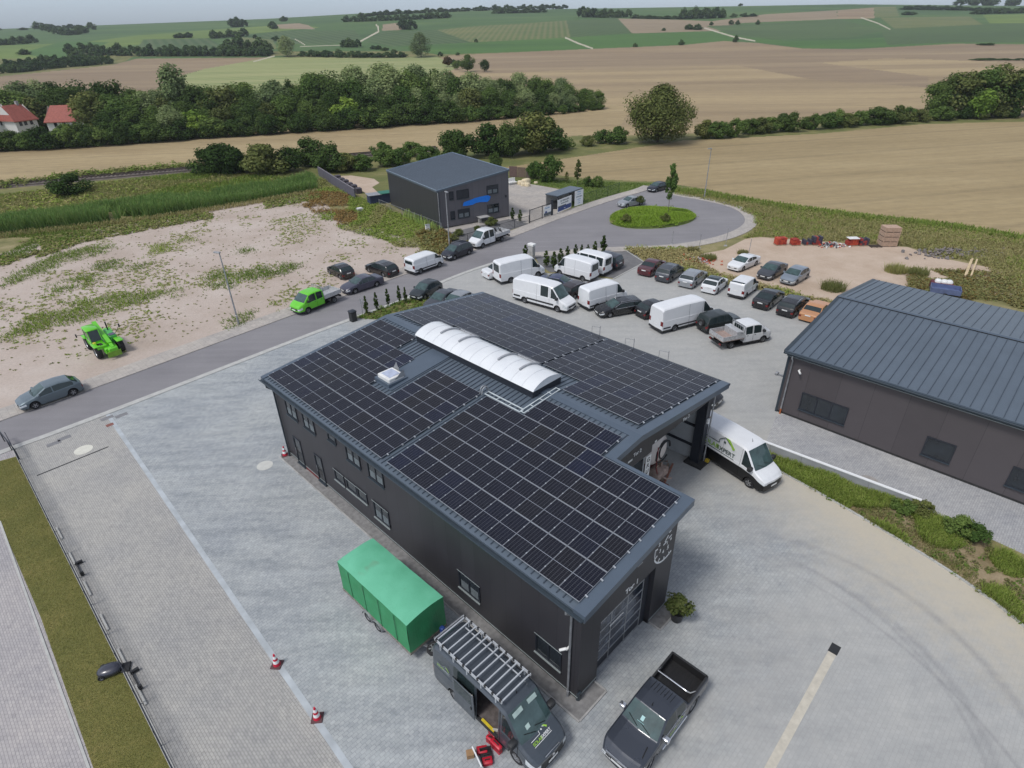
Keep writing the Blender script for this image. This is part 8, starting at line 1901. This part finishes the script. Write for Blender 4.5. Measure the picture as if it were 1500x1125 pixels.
p = G(527.5, 309.5); r = thing('concrete_shaft', 'square concrete shaft with a pale lid in the weeds', 'shaft', (p.x, p.y, 0), R(30)); mb = MB(); mb.bbox(-.5, .5, -.5, .5, 0, .5, .03); mb.build('ring', M['concrete'], r); mb = MB(); mb.bbox(-.35, .35, -.3, .3, .5, .58, .02); mb.build('lid', M['whitepl'], r)
p = G(627, 340.5); r = thing('cable_cabinet', 'small pale grey cable cabinet among the rusty weeds', 'cabinet', (p.x, p.y, 0), R(30)); mb = MB(); mb.bbox(-.32, .32, -.17, .17, 0, 1.1, .03); mb.build('body', M['whitepl'], r); mb = MB(); mb.bbox(-.35, .35, -.2, .2, 1.1, 1.18, .03); mb.build('cap', M['galv'], r)
# red roofed houses behind the tree belt
def house(px, w, dpt, h, rh, rz, label):
    p = G(*px); r = thing('house', label, 'house', (p.x, p.y, 0), rz, None); ww = plain('house_render', S(206, 204, 200), .8, var=.06); rf = plain('red_roof_tiles', S(150, 84, 72), .75, var=.2, scale=2)
    mb = MB(); a, b = w / 2, dpt / 2; mb.add([(-a, -b, 0), (a, -b, 0), (a, b, 0), (-a, b, 0), (-a, -b, h), (a, -b, h), (a, b, h), (-a, b, h), (-a, 0, h + rh), (a, 0, h + rh)], [(0, 1, 5, 4), (1, 2, 6, 9, 5), (2, 3, 7, 6), (3, 0, 4, 8, 7)]); mb.build('wall', ww, r)
    mb = MB(); e = .5; k = rh / b
    for s in (-1, 1):
        f = [(-a - e, s * (b + e), h - k * e), (a + e, s * (b + e), h - k * e), (a + e - 1.2, 0, h + rh + .05), (-a - e + 1.2, 0, h + rh + .05)]; vs = f + [(x, y, z - .2) for x, y, z in f]; mb.add(vs, [(0, 1, 2, 3) if s < 0 else (3, 2, 1, 0), (0, 4, 5, 1), (1, 5, 6, 2), (3, 7, 4, 0)])
    for s in (-1, 1): mb.add([(s * (a + e), -b - e, h - k * e), (s * (a + e), b + e, h - k * e), (s * (a + e - 1.2), 0, h + rh + .05)], [(0, 1, 2) if s > 0 else (2, 1, 0)])
    mb.build('roof', rf, r); mb = MB(); mb.box(w * .2, w * .2 + .7, -.35, .35, h + rh * .6, h + rh + .9); mb.build('chimney', M['concrete'], r)
    for x in (-a * .55, -a * .1, a * .45): window(r, (0, -b, 0), (1, 0, 0), (0, -1, 0), x - .45, x + .45, h - 1.8, h - .5, 1)
    for x in (-b * .4, b * .3): window(r, (a, 0, 0), (0, 1, 0), (1, 0, 0), x - .45, x + .45, h - 1.8, h - .5, 1)
    return r
house((112, 195), 10.5, 8, 4.2, 3.6, R(8), 'white house with a red hipped roof among the trees, right of three'); house((34, 197), 6.5, 7, 4.6, 3.6, R(70), 'red roofed house with a pale gable, middle of three among the trees'); house((2, 198), 6.5, 7, 4.8, 3.6, R(65), 'red roofed house cut by the left picture edge')
# --- things in the open bay: slurry tank trailer, ladder
o = BL(18.5, 14.6); r = thing('tank_trailer', 'off white steel tank on a reddish trailer frame inside the open bay', 'tank', o, YAW)
tw = plain('offwhite_tank', S(206, 198, 192), .45, var=.1, scale=1.5)
mb = MB(); prof = [(0, -1.9), (.6, -1.84), (1.0, -1.6), (1.12, -1.3), (1.12, 1.3), (1.0, 1.6), (.6, 1.84), (0, 1.9)]; mb.lathe(prof, 24, 0, basis(Yv, Z, X, (0.3, 0, 2.8))); mb.build('tank', tw, r, smooth=40)
mb = MB(); mb.box(-1.5, 2.0, -.75, -.55, .7, .9); mb.box(-1.5, 2.0, .55, .75, .7, .9)
for x in (-1.3, 0, 1.6): mb.box(x, x + .12, -.9, .9, .9, 1.4); mb.box(x, x + .1, -.8, .8, .72, .88)
mb.build('frame', plain('rusty_red_frame', S(118, 62, 54), .8), r)
for x in (-.5, .6):
    for s in (1, -1): add_wheel(r, x, s * .95, .42, .28, 'steel')
mb = MB(); mb.tube([(2.15, .2 + .75 * math.cos(t), 2.7 + .75 * math.sin(t)) for t in [math.pi * 2 * i / 16 for i in range(15)]], .05, 8); mb.tube([(2.2, .3 + .6 * math.cos(t), 2.8 + .6 * math.sin(t)) for t in [math.pi * 2 * i / 16 for i in range(12)]], .05, 8); mb.build('black_hose', M['blackpl'], r, smooth=60)
mb = MB(); mb.tube([(2.2, -.5, 3.4), (2.35, -.75, 2.9), (2.4, -.85, 2.2), (2.35, -.5, 1.5)], .03, 8); mb.build('red_hose', plain('red_hose', S(120, 30, 34), .5), r, smooth=60)
mb = MB(); mb.bbox(1.7, 2.5, -.6, .6, 1.0, 1.5, .06); mb.tube([(2.1, .3, 1.5), (2.1, .3, 1.9), (2.4, .5, 1.9)], .08, 8); mb.tube([(2.3, -.2, 1.2), (2.8, -.1, 1.1), (2.9, .3, 1.0)], .06, 8); mb.build('pump', plain('dusty_pump', S(150, 132, 122), .8, var=.3, scale=5), r, smooth=50)
mb = MB(); mb.bbox(1.5, 2.9, -1.0, .2, .1, .55, .05); mb.build('red_toolbox', plain('brown_red_box', S(104, 60, 52), .8), r)
a, b = BL(20.75, 14.6), BL(20.35, 14.75, 2.6); dv = (b - a)
r = thing('ladder', 'pale aluminium ladder leaning at the tank in the open bay', 'ladder', a, 0); w_ = Vector((bv.x, bv.y, 0)) * .2; mb = MB()
for s in (-1, 1): mb.bar(w_ * s, dv + w_ * s, .05, .03)
mb.build('rails', plain('pale_ladder', S(206, 186, 160), .5), r); mb = MB()
for i in range(1, 10): mb.bar(dv * (i / 10) - w_, dv * (i / 10) + w_, .03, .03)
mb.build('rungs', plain('pale_ladder2', S(206, 186, 160), .5), r)
for k, (pa_, pb_, c) in enumerate((((21.0, 14.7), (20.2, 17.2), S(148, 104, 88)), ((20.75, 14.9), (20.0, 17.0), S(150, 132, 118)))):
    A, B = BL(*pa_, .12), BL(*pb_, .12); mb = MB(); mb.bar((0, 0, 0), B - A, .12, .12); o = mb.build('scaffold_plank', plain('plank_%d' % k, c, .7, var=.2)); o.location = A; tag(o, ['reddish plank lying on the ground before the tank', 'grey brown plank lying beside the tank pump'][k], 'plank')
# wooden frames behind the canopy corner
p = BL(20.6, VE + .7); r = thing('timber_stack', 'few tan timbers leaning at the canopy corner behind the white van', 'timber', p, YAW); mb = MB()
for i in range(4): mb.bar((-.5 + i * .2, 0, 0), (.2 + i * .25, .3, 2.6 - .2 * i), .12, .05)
mb.build('timbers', plain('tan_timber', S(168, 140, 96), .8, var=.2), r)
# plant pot by the gate
p = BL(26.75, 6.9); r = thing('potted_plant', 'leafy shrub in a dark pot at the warehouse corner beside the gate', 'potted plant', p, 0); mb = MB(); mb.lathe([(0, .02), (.25, .02), (.33, .55), (.36, .58), (.34, .6), (.30, .56), (.0, .54)], 20); mb.build('pot', plain('dark_pot', S(46, 46, 50), .6), r, smooth=50)
(V, F), P_ = crown(7, 1.35, 1.35, .6, 1.55, 26, 1500, .055, .4); c = npmesh('foliage', V, F, LM['olive'], r); mb = MB()
for q_ in P_[:10]: mb.tube([(0, 0, .55), (q_[0] * .6, q_[1] * .6, (q_[2] + .55) / 2), (q_[0], q_[1], q_[2])], [.025, .02, .008], 5)
mb.build('stems', M['bark'], r)
# tools on the ground by the grey van
def case(px, label, sx, sy, sz, rz, mats, open_=False):
    p = G(*px); r = thing('tool_case', label, 'tool case', (p.x, p.y, .01), rz, 'red tool cases beside the grey van'); mb = MB(); mb.bbox(-sx / 2, sx / 2, -sy / 2, sy / 2, 0, sz, .025); mb.build('body', mats[0], r, smooth=40)
    mb = MB(); mb.bar((-sx * .22, 0, sz + .05), (sx * .22, 0, sz + .05), .03, .03); mb.bar((-sx * .22, 0, sz - .01), (-sx * .22, 0, sz + .05), .03, .03); mb.bar((sx * .22, 0, sz - .01), (sx * .22, 0, sz + .05), .03, .03); mb.build('handle', M['blackpl'], r)
    mb = MB(); mb.box(-sx * .5 - .004, sx * .5 + .004, -sy / 2 - .004, sy / 2 + .004, sz * .55, sz * .60); mb.build('seam', M['blackpl'], r)
    if open_: mb = MB(); mb.box(-sx / 2, sx / 2, sy / 2, sy / 2 + .03, .0, sy * 1.1); mb.build('lid', mats[0], r)
    return r
rm = [plain('red_case', S(186, 28, 50), .4, var=.1)]
case((722, 1080), 'red tool case standing by the open van door, nearest the sill', .42, .16, .36, R(-50), rm); case((719, 1088), 'red tool case leaning behind the nearest red case', .40, .16, .34, R(-35), rm); case((727, 1097), 'largest red tool case with a white stripe on its side', .55, .20, .40, R(-45), rm); case((730, 1083), 'red tool case against the van sill', .40, .16, .36, R(-50), rm)
case((706, 1101), 'pink red tool box lying behind the open black case', .42, .30, .18, R(8), rm); case((714, 1117), 'red tool box lying in front of the open black case', .40, .28, .18, R(12), rm)
case((713, 1109), 'open black tool case with a grey edge between two red boxes', .46, .34, .14, R(14), [M['blackpl']], True)
p = G(689, 1107); mb = MB(); mb.bbox(-.15, .15, -.13, .13, 0, .24, .01); o = mb.build('cardboard_box', plain('cardboard', S(150, 118, 84), .8)); o.location = (p.x, p.y, .01); o.rotation_euler.z = .2; tag(o, 'small brown cardboard box left of the red tool boxes', 'box')
p = G(703, 1115); r = thing('white_frame', 'white tilted metal frame beside the open black case', 'frame', (p.x, p.y, .01), R(-62)); mb = MB()
for a_, b_ in (((-.4, 0, 0), (.4, 0, 0)), ((-.4, 0, 0), (-.4, -.12, .45)), ((.4, 0, 0), (.4, -.12, .45)), ((-.4, -.12, .45), (.4, -.12, .45))): mb.bar(a_, b_, .05, .05)
mb.build('frame_bars', M['white'], r); mb = MB(); mb.quad((-.38, -.002, .02), (.38, -.002, .02), (.38, -.118, .43), (-.38, -.118, .43)); mb.build('panel', M['galv'], r)
# ================================================================ sky, light, air, camera
w = bpy.data.worlds.new('World'); sc.world = w; w.use_nodes = True; t = w.node_tree; bg = t.nodes['Background']
SUN_EL, SUN_AZ = R(58), R(-128)        # high soft sun behind thin cloud
sky = t.nodes.new('ShaderNodeTexSky'); sky.sky_type = 'NISHITA'; sky.sun_disc = False; sky.sun_elevation = SUN_EL; sky.sun_rotation = SUN_AZ; sky.altitude = 200; sky.air_density = 1.0; sky.dust_density = 1.2; sky.ozone_density = 1.0
hsv = t.nodes.new('ShaderNodeHueSaturation'); hsv.inputs['Saturation'].default_value = .42; t.links.new(sky.outputs[0], hsv.inputs['Color'])
tint = t.nodes.new('ShaderNodeMix'); tint.data_type = 'RGBA'; tint.blend_type = 'MULTIPLY'; tint.inputs[0].default_value = 1.0; tint.inputs[7].default_value = (1.0, 1.0, 1.02, 1); t.links.new(hsv.outputs[0], tint.inputs[6])
tc = t.nodes.new('ShaderNodeTexCoord'); sp = t.nodes.new('ShaderNodeSeparateXYZ'); t.links.new(tc.outputs['Generated'], sp.inputs[0])
cr = t.nodes.new('ShaderNodeValToRGB'); t.links.new(sp.outputs[2], cr.inputs[0]); cr.color_ramp.elements[0].color = (.64, .75, .92, 1); cr.color_ramp.elements[1].position = .3
cl_ = t.nodes.new('ShaderNodeMix'); cl_.data_type = 'RGBA'; cl_.blend_type = 'MULTIPLY'; cl_.inputs[0].default_value = 1.0; t.links.new(tint.outputs[2], cl_.inputs[6]); t.links.new(cr.outputs[0], cl_.inputs[7])   # darker cloud bank low in the sky
t.links.new(cl_.outputs[2], bg.inputs[0]); bg.inputs[1].default_value = .12
sl = bpy.data.lights.new('sun', 'SUN'); sl.energy = 1.5; sl.angle = R(14); sl.color = (1.0, .97, .93); so = bpy.data.objects.new('sun', sl); col.objects.link(so)
d = Vector((math.sin(SUN_AZ) * math.cos(SUN_EL), math.cos(SUN_AZ) * math.cos(SUN_EL), math.sin(SUN_EL))); so.rotation_euler = d.to_track_quat('Z', 'Y').to_euler()
HAZE = True
if HAZE:
    hm = bpy.data.materials.new('haze_air'); hm.use_nodes = True; n = hm.node_tree.nodes; n.clear(); out = n.new('ShaderNodeOutputMaterial'); pv = n.new('ShaderNodeVolumePrincipled'); pv.inputs['Color'].default_value = (.86, .90, .96, 1); pv.inputs['Density'].default_value = .00013; pv.inputs['Anisotropy'].default_value = .2; hm.node_tree.links.new(pv.outputs[0], out.inputs['Volume'])
    mb = MB(); mb.box(-8200, 8200, -110, 2000, -40, 96); h = mb.build('haze', hm); h['kind'] = 'stuff'; h['label'] = 'thin pale air haze over the whole valley'; h['category'] = 'haze'
cam = bpy.data.cameras.new('camera'); cam.sensor_width = 36; cam.lens = 36 * FPX / 1500; cam.clip_start = .1; cam.clip_end = 20000
co = bpy.data.objects.new('camera', cam); col.objects.link(co); sc.camera = co
co.matrix_world = basis(Vector(CR), Vector(CU), Vector(-_fw), (0, 0, H))
sc.view_settings.view_transform = 'Standard'; sc.view_settings.look = 'None'; sc.view_settings.gamma = 1; sc.view_settings.exposure = 0.42
sc.cycles.use_denoising = True; sc.cycles.max_bounces = 6; sc.cycles.diffuse_bounces = 3; sc.cycles.glossy_bounces = 3; sc.cycles.transparent_max_bounces = 6; sc.cycles.volume_bounces = 0
